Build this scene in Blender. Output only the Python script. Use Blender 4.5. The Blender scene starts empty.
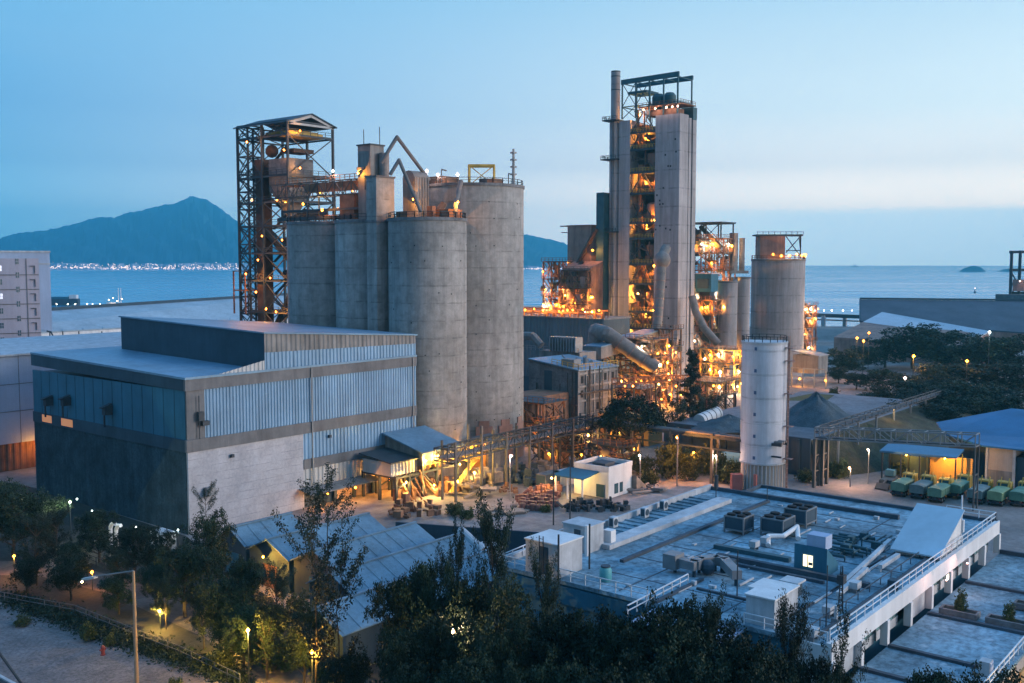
import bpy, math, random
from mathutils import Vector, Matrix
R = math.radians
rnd = random.Random(7)
scene = bpy.context.scene
COL = scene.collection

# ---------------------------------------------------------------- survey: camera and pixel -> ground helpers
F = 1020.0; TH = math.atan(79.5 / F); AZ = R(39.35); H = 42.0
FW = (math.cos(AZ), math.sin(AZ)); RT = (math.sin(AZ), -math.cos(AZ))
def ray(px, py):
    a = (px - 512) / F; b = -(py - 341.5) / F
    h = math.cos(TH) + b * math.sin(TH); v = -math.sin(TH) + b * math.cos(TH)
    return (FW[0] * h + RT[0] * a, FW[1] * h + RT[1] * a, v, h)
def G(px, py, z=0.0):
    r = ray(px, py); t = (z - H) / r[2]
    return Vector((r[0] * t, r[1] * t, z))
def D(px, py, d):
    r = ray(px, py); t = d / r[3]
    return Vector((r[0] * t, r[1] * t, H + r[2] * t))
def dep(x, y): return x * FW[0] + y * FW[1]
def ZA(px, py, x, y): return D(px, py, dep(x, y))[2]

# ---------------------------------------------------------------- materials
def nodes(m):
    m.use_nodes = True
    nt = m.node_tree
    return nt, nt.nodes, nt.links, nt.nodes.get('Principled BSDF')
def mixc(N, L, fac, a, b, blend='MIX'):
    n = N.new('ShaderNodeMix'); n.data_type = 'RGBA'; n.blend_type = blend
    if isinstance(fac, (int, float)): n.inputs[0].default_value = fac
    else: L.new(fac, n.inputs[0])
    for i, v in ((6, a), (7, b)):
        if isinstance(v, (tuple, list)): n.inputs[i].default_value = (*v[:3], 1)
        else: L.new(v, n.inputs[i])
    return n.outputs[2]
def mth(N, L, op, a, b=None, clamp=False):
    n = N.new('ShaderNodeMath'); n.operation = op; n.use_clamp = clamp
    for i, v in ((0, a), (1, b)):
        if v is None: continue
        if isinstance(v, (int, float)): n.inputs[i].default_value = v
        else: L.new(v, n.inputs[i])
    return n.outputs[0]
def ramp(N, L, fac, stops):
    n = N.new('ShaderNodeValToRGB'); e = n.color_ramp.elements
    while len(e) < len(stops): e.new(0.5)
    for k, (p, c) in enumerate(stops):
        e[k].position = p
        e[k].color = (c, c, c, 1) if isinstance(c, (int, float)) else (*c, 1)
    L.new(fac, n.inputs[0]); return n.outputs[0]
def noise(N, L, vec, scale, detail=4, rough=.6, sc=None):
    if sc:
        mp = N.new('ShaderNodeMapping'); mp.inputs['Scale'].default_value = sc
        L.new(vec, mp.inputs[0]); vec = mp.outputs[0]
    n = N.new('ShaderNodeTexNoise'); n.inputs['Scale'].default_value = scale
    n.inputs['Detail'].default_value = detail; n.inputs['Roughness'].default_value = rough
    L.new(vec, n.inputs['Vector']); return n.outputs['Fac']
MATS = {}
def pm(name, col, rough=.85, var=.35, scale=.25, streak=0., line=0., bump=.15, metal=0., spec=.3, stain=None, stain_amt=.5, wave=None, fine=0.):
    if name in MATS: return MATS[name]
    m = bpy.data.materials.new(name); nt, N, L, B = nodes(m)
    geo = N.new('ShaderNodeNewGeometry'); P = geo.outputs['Position']
    n1 = noise(N, L, P, scale, 6, .65)
    f = ramp(N, L, n1, [(.3, 0), (.7, 1)])
    c = mixc(N, L, f, tuple(v * (1 - var) for v in col), tuple(min(1, v * (1 + var * .8)) for v in col))
    if fine:
        nf = ramp(N, L, noise(N, L, P, scale * 9, 3, .7), [(.35, 1 - fine), (.6, 1)])
        c = mixc(N, L, 1.0, c, nf, 'MULTIPLY')
    if streak:
        s = noise(N, L, P, 1.0, 6, .75, (.55, .55, .04))
        sf = ramp(N, L, s, [(.36, 1 - streak), (.66, 1)])
        c = mixc(N, L, 1.0, c, sf, 'MULTIPLY')
    if line:
        sx = N.new('ShaderNodeSeparateXYZ'); L.new(P, sx.inputs[0])
        wob = mth(N, L, 'MULTIPLY', noise(N, L, P, .6, 2), .25)
        fr = mth(N, L, 'FRACT', mth(N, L, 'DIVIDE', mth(N, L, 'ADD', sx.outputs[2], wob), line))
        lf = ramp(N, L, fr, [(0, .62), (.05, .7), (.1, 1), (.93, 1)])
        brk = ramp(N, L, noise(N, L, P, .5, 3), [(.4, 0), (.6, 1)])
        c = mixc(N, L, brk, c, mixc(N, L, 1.0, c, lf, 'MULTIPLY'))
    if stain:
        sf = ramp(N, L, noise(N, L, P, scale * 2.3, 5, .75), [(.55, 0), (.7, stain_amt)])
        c = mixc(N, L, sf, c, stain)
    L.new(c, B.inputs['Base Color'])
    B.inputs['Roughness'].default_value = rough; B.inputs['Metallic'].default_value = metal
    B.inputs['Specular IOR Level'].default_value = spec
    if bump:
        bp = N.new('ShaderNodeBump'); bp.inputs['Strength'].default_value = bump; bp.inputs['Distance'].default_value = .3
        L.new(noise(N, L, P, max(scale * 6, 1.2), 5, .7), bp.inputs['Height']); L.new(bp.outputs[0], B.inputs['Normal'])
    MATS[name] = m; return m
def em(name, col, strength):
    if name in MATS: return MATS[name]
    m = bpy.data.materials.new(name); nt, N, L, B = nodes(m)
    B.inputs['Base Color'].default_value = (*col, 1)
    B.inputs['Emission Color'].default_value = (*col, 1); B.inputs['Emission Strength'].default_value = strength
    MATS[name] = m; return m
def leafmat(name, col, col2):
    m = bpy.data.materials.new(name); nt, N, L, B = nodes(m)
    geo = N.new('ShaderNodeNewGeometry'); oi = N.new('ShaderNodeObjectInfo')
    n1 = ramp(N, L, noise(N, L, geo.outputs['Position'], .45, 4, .7), [(.3, 0), (.7, 1)])
    c = mixc(N, L, n1, col, col2)
    v = mth(N, L, 'ADD', mth(N, L, 'MULTIPLY', oi.outputs['Random'], .7), .65)
    cb = N.new('ShaderNodeCombineXYZ')
    for i in range(3): L.new(v, cb.inputs[i])
    L.new(mixc(N, L, 1.0, c, cb.outputs[0], 'MULTIPLY'), B.inputs['Base Color'])
    B.inputs['Roughness'].default_value = .6; B.inputs['Specular IOR Level'].default_value = .2
    MATS[name] = m; return m

M_conc = pm('silo_concrete', (.36, .35, .335), .9, .3, .06, streak=.34, line=3.4, fine=.26)
M_conc_d = pm('stained_concrete', (.20, .20, .205), .9, .45, .18, streak=.25, line=4, stain=(.08, .07, .065), stain_amt=.6, fine=.25)
M_conc_l = pm('tower_concrete', (.37, .35, .355), .9, .22, .08, streak=.38, line=6)
M_band = pm('grey_fascia', (.165, .165, .17), .85, .3, .2, streak=.3)
M_corr = pm('blue_corrugated_steel', (.22, .37, .52), .55, .22, .1, streak=.32, bump=.05, spec=.4)
M_corr_p = pm('pale_corrugated_steel', (.50, .50, .49), .6, .15, .12, streak=.3, bump=.05, spec=.4)
M_corr_r = pm('weathered_sheeting', (.26, .25, .24), .7, .3, .2, streak=.5, bump=.05)
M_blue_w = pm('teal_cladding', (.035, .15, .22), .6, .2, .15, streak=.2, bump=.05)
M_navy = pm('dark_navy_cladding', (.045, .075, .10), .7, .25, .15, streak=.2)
M_brick = pm('whitewashed_brick', (.42, .42, .45), .9, .2, .25, streak=.12, line=1.3, fine=.15, bump=.12)
M_render_d = pm('shaded_stained_render', (.05, .085, .105), .9, .45, .3, streak=.4, fine=.3, stain=(.02, .025, .03))  # stained render, with the end wall's shade put into its dark colour
M_roof = pm('blue_grey_metal_roof', (.15, .27, .37), .5, .25, .12, streak=.1, fine=.15, bump=.05, spec=.45, stain=(.13, .14, .15), stain_amt=.4)
M_shed = pm('shed_sheet_roof', (.14, .235, .30), .55, .3, .22, fine=.2, bump=.06, spec=.4, stain=(.10, .10, .10), stain_amt=.5)
M_flat = pm('weathered_roof_deck', (.195, .32, .39), .85, .55, .14, fine=.5, stain=(.50, .58, .62), stain_amt=.55, bump=.1)  # blue tint of the dusk light put into the deck colour
M_flat2 = pm('dark_roof_gutter', (.06, .08, .10), .8, .4, .4)
M_white = pm('white_paint', (.72, .71, .70), .6, .1, .2, streak=.2, bump=.05)
M_white_d = pm('grubby_white_paint', (.50, .52, .54), .65, .22, .5, streak=.3, bump=.05)
M_lilac = pm('lilac_render', (.40, .385, .45), .85, .1, .05, streak=.15)
M_pale = pm('pale_cladding', (.36, .44, .58), .7, .12, .06, streak=.12)
M_steel = pm('dark_steel', (.035, .045, .055), .6, .3, .5, bump=0)
M_steel_g = pm('grey_galvanised_steel', (.22, .23, .24), .5, .25, .5, metal=.3, bump=0)
M_rust = pm('rusty_steel', (.20, .105, .065), .85, .5, .5, bump=.05)
M_rust_l = pm('rust_dust_lamplight_cladding', (.36, .22, .18), .85, .3, .2, streak=.4)
M_pipe = pm('dusty_insulated_pipe', (.20, .18, .17), .75, .3, .5, bump=.1, fine=.2)
M_pipe_d = pm('grimy_pipe', (.075, .06, .05), .75, .4, .6, bump=0)
M_drust = pm('dark_rust', (.075, .05, .04), .85, .5, .5, bump=0)
M_teal_p = pm('teal_painted_steel', (.035, .09, .11), .6, .25, .5, bump=0)
M_rail = pm('white_railing_paint', (.62, .64, .66), .5, .15, .5, bump=0)
M_yellow = pm('yellow_painted_lamplit_steel', (.50, .33, .07), .6, .3, .5, bump=0)
M_ground = pm('yard_concrete', (.24, .215, .205), .9, .35, .06, fine=.3, stain=(.10, .085, .08), stain_amt=.6)
M_road = pm('worn_road_concrete', (.26, .22, .20), .85, .25, .1, fine=.2, stain=(.12, .1, .09))
M_dirt = pm('rutted_dirt', (.21, .18, .175), .95, .4, .3, fine=.45, stain=(.07, .065, .06), bump=.6)
M_soil = pm('dark_soil', (.045, .042, .035), .95, .5, .2, fine=.4, stain=(.03, .045, .02))
M_grass = pm('short_grass', (.06, .075, .025), .9, .4, .3, fine=.4)
M_stone = pm('crushed_stone', (.075, .10, .115), .9, .3, .4, fine=.35, bump=.5)
M_deckg = pm('grey_stockyard_floor', (.15, .17, .19), .9, .3, .08, fine=.25)
M_black = pm('black_opening', (.01, .011, .013), .8, .3, .5, bump=0)
M_glass = pm('window_glass', (.04, .09, .11), .15, .2, .5, bump=0, spec=.6)
M_curtain = pm('teal_window_film', (.14, .27, .27), .35, .2, .4, bump=0, spec=.5)
M_truck = [pm('faded_green_truck_body', (.13, .24, .17), .7, .3, .6, bump=.1), pm('grey_green_tarpaulin', (.14, .20, .20), .8, .3, .6, bump=.2), pm('light_green_truck_body', (.20, .30, .17), .7, .3, .6, bump=.1)]
M_tyre = pm('tyre_rubber', (.02, .02, .02), .9, .2, .5, bump=0)
M_orange = pm('lamplight_orange', (.50, .30, .12), .85, .15, .2, streak=.15)  # orange lamp light put into the surface colour
M_beige = pm('beige_render', (.45, .38, .32), .85, .15, .2, streak=.2)
M_bluer = pm('bright_blue_sheet_roof', (.015, .125, .26), .55, .25, .12, streak=.1, bump=.05, spec=.4)
M_redd = pm('reddish_scrap', (.22, .10, .085), .9, .4, .8)
M_timber = pm('weathered_timber', (.27, .22, .18), .9, .4, .7)
M_hill = pm('haze_tinted_hill', (.008, .07, .13), .95, .45, .004, bump=0)  # blue of the distant haze put into the hill colour
M_bark = pm('bark', (.055, .045, .035), .95, .3, 1.5, bump=.3)
M_tank = pm('white_tank_paint', (.62, .62, .66), .6, .1, .3, streak=.3, line=4.3, bump=.03)
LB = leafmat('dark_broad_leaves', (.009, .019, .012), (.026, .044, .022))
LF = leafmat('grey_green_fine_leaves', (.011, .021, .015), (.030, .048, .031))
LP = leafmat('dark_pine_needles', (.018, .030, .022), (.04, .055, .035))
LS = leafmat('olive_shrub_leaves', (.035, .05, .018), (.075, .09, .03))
SOD = (1.0, .36, .04); WARM = (1.0, .62, .25); COOL = (.85, 1.0, .85); PINK = (1.0, .62, .48)

# ---------------------------------------------------------------- mesh builder
def wloc(o):
    v = Vector((0, 0, 0))
    while o is not None: v += o.location; o = o.parent
    return v
class MB:
    def __init__(s): s.v = []; s.f = []; s.isl = []
    def pieces(s):
        """groups of the added shapes that stand apart from one another"""
        n = len(s.isl)
        if n < 2 or n > 170: return None
        bb = []
        for (v0, v1, f0, f1) in s.isl:
            q = s.v[v0:v1]; lo = [min(p[i] for p in q) for i in range(3)]; hi = [max(p[i] for p in q) for i in range(3)]; bb.append((lo, hi, max(hi[i] - lo[i] for i in range(3))))
        par = list(range(n))
        def find(i):
            while par[i] != i: i = par[i]
            return i
        for i in range(n):
            for j in range(i):
                gap = math.sqrt(sum(max(0, bb[i][0][k] - bb[j][1][k], bb[j][0][k] - bb[i][1][k]) ** 2 for k in range(3)))
                if gap <= .45 * max(bb[i][2], bb[j][2]): par[find(i)] = find(j)
        g = {}
        for i in range(n): g.setdefault(find(i), []).append(i)
        return list(g.values()) if 1 < len(g) <= 40 else None
    def add(s, vs, fs):
        s.isl.append((len(s.v), len(s.v) + len(vs), len(s.f), len(s.f) + len(fs)))
        b = len(s.v); s.v += [tuple(p) for p in vs]; s.f += [tuple(b + i for i in f) for f in fs]; return s
    def box(s, x0, y0, z0, x1, y1, z1):
        return s.hexa([(x0, y0), (x1, y0), (x1, y1), (x0, y1)], [z0] * 4, [z1] * 4)
    def hexa(s, xy, zb, zt):
        n = len(xy)
        vs = [(p[0], p[1], z) for p, z in zip(xy, zb)] + [(p[0], p[1], z) for p, z in zip(xy, zt)]
        return s.add(vs, [tuple(range(n))[::-1], tuple(range(n, 2 * n))] + [(i, (i + 1) % n, n + (i + 1) % n, n + i) for i in range(n)])
    def obox(s, c, sx, sy, sz, rz):
        ca, sa = math.cos(rz), math.sin(rz)
        xy = [(c[0] + ca * a * sx / 2 - sa * b * sy / 2, c[1] + sa * a * sx / 2 + ca * b * sy / 2) for a, b in ((-1, -1), (1, -1), (1, 1), (-1, 1))]
        return s.hexa(xy, [c[2]] * 4, [c[2] + sz] * 4)
    def frame(s, p, q):
        d = (Vector(q) - Vector(p)).normalized()
        u = d.cross(Vector((0, 0, 1)))
        u = Vector((1, 0, 0)) if u.length < 1e-4 else u.normalized()
        return d, u, u.cross(d).normalized()
    def beam(s, p, q, w, h=None):
        h = h or w; d, u, n = s.frame(p, q); p = Vector(p); q = Vector(q)
        o = [u * a * w / 2 + n * b * h / 2 for a, b in ((-1, -1), (1, -1), (1, 1), (-1, 1))]
        return s.add([p + k for k in o] + [q + k for k in o], [(0, 1, 2, 3), (7, 6, 5, 4)] + [(i, 4 + i, 4 + (i + 1) % 4, (i + 1) % 4) for i in range(4)])
    def tube(s, p, q, r, r2=None, n=8, cap=True):
        r2 = r if r2 is None else r2; d, u, w = s.frame(p, q); p = Vector(p); q = Vector(q)
        a = [2 * math.pi * i / n for i in range(n)]
        vs = [p + u * math.cos(t) * r + w * math.sin(t) * r for t in a] + [q + u * math.cos(t) * r2 + w * math.sin(t) * r2 for t in a]
        fs = [(i, (i + 1) % n, n + (i + 1) % n, n + i) for i in range(n)]
        if cap: fs += [tuple(range(n))[::-1], tuple(range(n, 2 * n))]
        return s.add(vs, fs)
    def path(s, pts, r, n=8):
        for a, b in zip(pts[:-1], pts[1:]): s.tube(a, b, r, n=n)
        for a in pts[1:-1]: s.ball(a, r * 1.04, 6, 4)
        return s
    def ball(s, c, r, nu=8, nv=5, sz=1.):
        vs = []; fs = []
        for j in range(nv + 1):
            t = math.pi * j / nv
            for i in range(nu):
                a = 2 * math.pi * i / nu
                vs.append((c[0] + r * math.sin(t) * math.cos(a), c[1] + r * math.sin(t) * math.sin(a), c[2] + sz * r * math.cos(t)))
        for j in range(nv):
            for i in range(nu): fs.append((j * nu + i, (j + 1) * nu + i, (j + 1) * nu + (i + 1) % nu, j * nu + (i + 1) % nu))
        return s.add(vs, fs)
    def lathe(s, cx, cy, prof, n=48):
        vs = []; fs = []
        for (r, z) in prof:
            for i in range(n):
                a = 2 * math.pi * i / n; vs.append((cx + r * math.cos(a), cy + r * math.sin(a), z))
        for j in range(len(prof) - 1):
            for i in range(n): fs.append((j * n + i, j * n + (i + 1) % n, (j + 1) * n + (i + 1) % n, (j + 1) * n + i))
        fs += [tuple(range(n))[::-1], tuple((len(prof) - 1) * n + i for i in range(n))]
        return s.add(vs, fs)
    def poly(s, pts): return s.add(pts, [tuple(range(len(pts)))])
    def slab(s, pts, t):
        """a plate of thickness t under the given upper outline"""
        n = len(pts); lo = [(p[0], p[1], p[2] - t) for p in pts]
        return s.add([tuple(p) for p in pts] + lo, [tuple(range(n)), tuple(range(n, 2 * n))[::-1]] + [(i, n + i, n + (i + 1) % n, (i + 1) % n) for i in range(n)])
    def rail(s, pts, h=1.05, r=.035, step=2.0, mid=True):
        for a, b in zip(pts[:-1], pts[1:]):
            a = Vector(a); b = Vector(b); up = Vector((0, 0, h)); n = max(1, round((b - a).length / step))
            s.beam(a + up, b + up, r * 2)
            if mid: s.beam(a + up * .52, b + up * .52, r * 1.6)
            for i in range(n + 1):
                p = a.lerp(b, i / n); s.beam(p, p + up, r * 2)
        return s
    def ring(s, cx, cy, z, r, h=1.1, t=.05, n=28):
        pts = [(cx + r * math.cos(2 * math.pi * i / n), cy + r * math.sin(2 * math.pi * i / n), z) for i in range(n + 1)]
        return s.rail(pts, h, t, 3.)
    def corr(s, p, q, zb, zt, pitch, dpt, nrm, wob=0):
        """corrugated sheet wall from p to q; zb, zt are (start, end) heights; folds rise by dpt along nrm"""
        p = Vector((p[0], p[1], 0)); q = Vector((q[0], q[1], 0)); n = max(2, round((q - p).length / pitch)); nv = Vector((nrm[0], nrm[1], 0))
        line = []
        for i in range(n):
            for f, o in ((0, 0), (.3, 0), (.5, 1), (.8, 1)):
                t = (i + f) / n; line.append((t, o))
        line.append((1, 0))
        vs = []; fs = []
        for t, o in line:
            k = p.lerp(q, t) + nv * (dpt * o + .02)
            vs += [(k.x, k.y, zb[0] + (zb[1] - zb[0]) * t), (k.x, k.y, zt[0] + (zt[1] - zt[0]) * t)]
        for i in range(len(line) - 1): fs.append((2 * i, 2 * i + 2, 2 * i + 3, 2 * i + 1))
        return s.add(vs, fs)
    def steel(s, x0, x1, y0, y1, zs, nx=1, ny=1, w=.35, bw=.25, brace=True, skip=0.):
        xs = [x0 + (x1 - x0) * i / nx for i in range(nx + 1)]; ys = [y0 + (y1 - y0) * i / ny for i in range(ny + 1)]
        for x in xs:
            for y in ys: s.box(x - w / 2, y - w / 2, zs[0], x + w / 2, y + w / 2, zs[-1])
        for z in zs[1:]:
            for y in ys: s.beam((x0, y, z), (x1, y, z), bw)
            for x in xs: s.beam((x, y0, z), (x, y1, z), bw)
        if brace:
            for k in range(len(zs) - 1):
                for y in (y0, y1):
                    for i in range(nx):
                        if rnd.random() < skip: continue
                        s.beam((xs[i], y, zs[k]), (xs[i + 1], y, zs[k + 1]), bw * .6); s.beam((xs[i + 1], y, zs[k]), (xs[i], y, zs[k + 1]), bw * .6)
                for x in (x0, x1):
                    for i in range(ny):
                        if rnd.random() < skip: continue
                        s.beam((x, ys[i], zs[k]), (x, ys[i + 1], zs[k + 1]), bw * .6); s.beam((x, ys[i + 1], zs[k]), (x, ys[i], zs[k + 1]), bw * .6)
        return s
    def truss(s, a, b, w, h, n, t=.15):
        """box truss between end points a and b (bottom centre line)"""
        a = Vector(a); b = Vector(b); d, u, up = s.frame(a, b); up = Vector((0, 0, h)); o = u * w / 2
        for sg in (-1, 1):
            s.beam(a + o * sg, b + o * sg, t * 1.3); s.beam(a + o * sg + up, b + o * sg + up, t * 1.3)
            for i in range(n):
                p = a.lerp(b, i / n); q = a.lerp(b, (i + 1) / n)
                s.beam(p + o * sg, p + o * sg + up, t)
                s.beam(*((p + o * sg, q + o * sg + up) if i % 2 else (p + o * sg + up, q + o * sg)), t * .8)
            s.beam(b + o * sg, b + o * sg + up, t)
        for i in range(n + 1):
            p = a.lerp(b, i / n); s.beam(p - o, p + o, t); s.beam(p - o + up, p + o + up, t)
        return s
    def build(s, name, mat, parent=None, loc=None, smooth=False):
        gs = s.pieces() if parent is not None and name not in ('wall_vent', 'tie_hole', 'lamp') else None
        if gs:
            first = None
            for g in gs:
                m = MB()
                for i in g:
                    v0, v1, f0, f1 = s.isl[i]; m.add(s.v[v0:v1], [tuple(k - v0 for k in f) for f in s.f[f0:f1]])
                m.isl = m.isl[:1]; o = m.build(name, mat, parent, None, smooth); first = first or o
            return first
        me = bpy.data.meshes.new(name)
        off = wloc(parent) if parent is not None else Vector(loc or (0, 0, 0))
        me.from_pydata([(v[0] - off.x, v[1] - off.y, v[2] - off.z) for v in s.v], [], s.f); me.update()
        me.materials.append(mat)
        if smooth:
            me.polygons.foreach_set('use_smooth', [True] * len(me.polygons))
            try: me.set_sharp_from_angle(angle=R(35))
            except Exception: pass
        o = bpy.data.objects.new(name, me); COL.objects.link(o)
        if parent is not None: o.parent = parent
        else: o.location = off
        return o
def tag(o, label, cat, group=None, kind=None):
    if label: o['label'] = label
    if cat: o['category'] = cat
    if group: o['group'] = group
    if kind: o['kind'] = kind
    return o
def thing(name, label, cat, loc, group=None):
    o = bpy.data.objects.new(name, None); COL.objects.link(o); o.location = Vector(loc); o.empty_display_size = .5
    return tag(o, label, cat, group)
def struct(mb, name, mat, label=None):
    o = mb.build(name, mat); tag(o, label, None, None, 'structure'); return o
def copy_tree(o, parent=None):
    c = o.copy(); COL.objects.link(c); c.parent = parent
    for ch in list(o.children): copy_tree(ch, c)
    return c
PW = 1.35
def lamp(parent, pos, power, col=SOD, r=.32, name='lamp'):
    """a glowing fitting: an emissive globe and the light it throws, from just in front of it"""
    key = 'lamp_glow_%d_%d' % (int(col[2] * 100), int(col[1] * 100))
    m = MB(); p = Vector(pos)
    m.add([p + Vector(k) * r for k in ((1, 0, 0), (-1, 0, 0), (0, 1, 0), (0, -1, 0), (0, 0, 1), (0, 0, -1))],
          [(0, 2, 4), (2, 1, 4), (1, 3, 4), (3, 0, 4), (2, 0, 5), (1, 2, 5), (3, 1, 5), (0, 3, 5)])
    o = m.build(name, em(key, col, 9), parent)
    li = bpy.data.lights.new('lamp_light', 'POINT'); li.energy = power * PW; li.color = col; li.shadow_soft_size = 0
    lo = bpy.data.objects.new('lamp_light', li); COL.objects.link(lo); lo.parent = o; lo.location = p - wloc(o) + Vector((-.72, -.60, -.34)) * (r + .1)
    return o

# ================================================================ camera, sky, sun
cam = bpy.data.cameras.new('camera'); co = bpy.data.objects.new('camera', cam); COL.objects.link(co)
co.location = (0, 0, H); cam.sensor_width = 36; cam.lens = F / 1024 * 36; cam.clip_start = 1; cam.clip_end = 60000
co.rotation_euler = (math.pi / 2 - TH, 0, AZ - math.pi / 2); scene.camera = co
SUN_DIR = Vector((.42, -.87, .22)).normalized()
sun = bpy.data.lights.new('sun', 'SUN'); so = bpy.data.objects.new('sun', sun); COL.objects.link(so)
sun.energy = 3.1; sun.angle = R(24); sun.color = (1, .89, .86)
so.rotation_euler = SUN_DIR.to_track_quat('Z', 'Y').to_euler(); so.location = (0, 0, 150)
w = bpy.data.worlds.new('World'); scene.world = w; w.use_nodes = True
N = w.node_tree.nodes; L = w.node_tree.links; N.clear()
out = N.new('ShaderNodeOutputWorld'); tc = N.new('ShaderNodeTexCoord'); gen = tc.outputs['Generated']
sep = N.new('ShaderNodeSeparateXYZ'); L.new(gen, sep.inputs[0])
az = mth(N, L, 'ADD', mth(N, L, 'MULTIPLY', sep.outputs[0], RT[0]), mth(N, L, 'MULTIPLY', sep.outputs[1], RT[1]))
az = mth(N, L, 'ADD', az, .47)                                  # 0 at the left of the view, 1 to its right, more towards the glow
e = sep.outputs[2]
def skyramp(stops): return ramp(N, L, mth(N, L, 'ADD', mth(N, L, 'MULTIPLY', e, 1.0), .1, True), [(p + .1, c) for p, c in stops])
left = skyramp([(0.000, (0.1540, 0.4670, 0.6607)), (0.020, (0.1596, 0.4497, 0.6171)), (0.050, (0.1710, 0.4134, 0.5686)), (0.090, (0.0847, 0.2288, 0.3652)), (0.140, (0.0602, 0.1776, 0.3125)), (0.240, (0.0634, 0.1878, 0.3110)), (.5, (.07, .20, .40)), (.9, (.085, .22, .45))])
right = skyramp([(0.000, (1.4182, 1.1736, 0.9188)), (0.020, (1.5098, 1.1782, 0.8737)), (0.050, (1.5602, 1.1651, 0.7745)), (0.090, (0.6809, 0.5893, 0.4919)), (0.140, (0.4343, 0.4608, 0.4410)), (0.240, (0.2353, 0.3176, 0.3676)), (.5, (.07, .20, .40)), (.9, (.085, .22, .45))])
glow = skyramp([(-.05, (.13, .12, .12)), (.0, (.36, .27, .22)), (.1, (.36, .30, .27)), (.3, (.22, .24, .28)), (.6, (.075, .16, .30)), (.9, (.085, .22, .45))])
sky = mixc(N, L, ramp(N, L, az, [(0, 0), (.35, .38), (.62, .72), (1, 1)]), left, right)
sky = mixc(N, L, mth(N, L, 'MULTIPLY', mth(N, L, 'SUBTRACT', az, 1.0), 1.6, True), sky, glow)
back_in = (mth(N, L, 'ADD', mth(N, L, 'ADD', mth(N, L, 'MULTIPLY', sep.outputs[0], FW[0]), mth(N, L, 'MULTIPLY', sep.outputs[1], FW[1])), mth(N, L, 'MULTIPLY', e, .9)))
sky = mixc(N, L, 1.0, sky, ramp(N, L, mth(N, L, 'ADD', back_in, .5), [(0, .28), (.75, 1)]), 'MULTIPLY')
# low cloud bank over the sea on the right, and faint wisps
band = ramp(N, L, mth(N, L, 'ADD', e, mth(N, L, 'MULTIPLY', mth(N, L, 'SUBTRACT', noise(N, L, gen, 3.0, 4, .6, (1, 1, 7)), .5), .012)), [(0, .85), (.030, .75), (.046, .62), (.0485, 0)])
bsel = mth(N, L, 'MULTIPLY', band, ramp(N, L, az, [(.5, 0), (.72, 1)]))
sky = mixc(N, L, bsel, sky, (0.7516, 0.8630, 0.8566))
wisp = ramp(N, L, noise(N, L, gen, 2.2, 5, .6, (1, 1, 5)), [(.48, 0), (.8, .14)])
sky = mixc(N, L, wisp, sky, (.21, .26, .29))
nis = N.new('ShaderNodeTexSky'); nis.sky_type = 'NISHITA'; nis.sun_disc = False
nis.sun_elevation = R(4); nis.sun_rotation = math.atan2(SUN_DIR.x, SUN_DIR.y); nis.altitude = 40
b1 = N.new('ShaderNodeBackground'); L.new(nis.outputs[0], b1.inputs[0]); b1.inputs[1].default_value = .03
b2 = N.new('ShaderNodeBackground'); L.new(sky, b2.inputs[0]); b2.inputs[1].default_value = 2.78
mx = N.new('ShaderNodeAddShader'); L.new(b1.outputs[0], mx.inputs[0]); L.new(b2.outputs[0], mx.inputs[1]); L.new(mx.outputs[0], out.inputs[0])
vs = scene.view_settings; vs.view_transform = 'Standard'; vs.look = 'None'; vs.exposure = 0; vs.gamma = 1; vs.use_curve_mapping = False
cy = scene.cycles
cy.use_denoising = True
try: cy.denoiser = 'OPENIMAGEDENOISE'
except Exception: pass
cy.sample_clamp_indirect = 4; cy.max_bounces = 5; cy.diffuse_bounces = 2; cy.glossy_bounces = 2; cy.volume_bounces = 0
cy.caustics_reflective = False; cy.caustics_refractive = False; cy.use_light_tree = True

# ================================================================ ground, water, hills
def at(d, s, z=0.): return Vector((FW[0] * d + RT[0] * s, FW[1] * d + RT[1] * s, z))   # metres ahead and to the right
coast = [(640, 900), (640, 420), (655, 300), (668, 180), (648, 120), (640, 40), (655, -60), (640, -200), (650, -420), (640, -900)]
struct(MB().poly([at(-150, -700), at(-150, 900)] + [at(*c) for c in coast] + [at(300, -900)]), 'ground', M_ground)
m = MB()
for a, b in zip(coast[:-1], coast[1:]): m.beam(at(*a, -2.0), at(*b, -2.0), 1.2, 4.2)
struct(m, 'quay_edge', M_conc_d)
sea = bpy.data.materials.new('sea_water'); nt, N, L, B = nodes(sea)
P = N.new('ShaderNodeNewGeometry').outputs['Position']
rt = N.new('ShaderNodeMapping'); rt.inputs['Rotation'].default_value = (0, 0, -AZ); L.new(P, rt.inputs[0])
big = noise(N, L, rt.outputs[0], 1.0, 5, .6, (.006, .0009, 1)); sm = noise(N, L, rt.outputs[0], 1.0, 3, .6, (.25, .12, 1))
L.new(mixc(N, L, ramp(N, L, big, [(.35, 0), (.65, 1)]), (.02, .28, .44), (.04, .33, .48)), B.inputs['Base Color'])
L.new(ramp(N, L, big, [(.3, .15), (.7, .32)]), B.inputs['Roughness']); B.inputs['Specular IOR Level'].default_value = .3
bp = N.new('ShaderNodeBump'); bp.inputs['Strength'].default_value = .12; bp.inputs['Distance'].default_value = .6
L.new(sm, bp.inputs['Height']); L.new(bp.outputs[0], B.inputs['Normal'])
struct(MB().poly([at(-400, -12000, -3), at(-400, 12000, -3), at(12500, 12000, -3), at(12500, -12000, -3)]), 'sea', sea)

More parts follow.
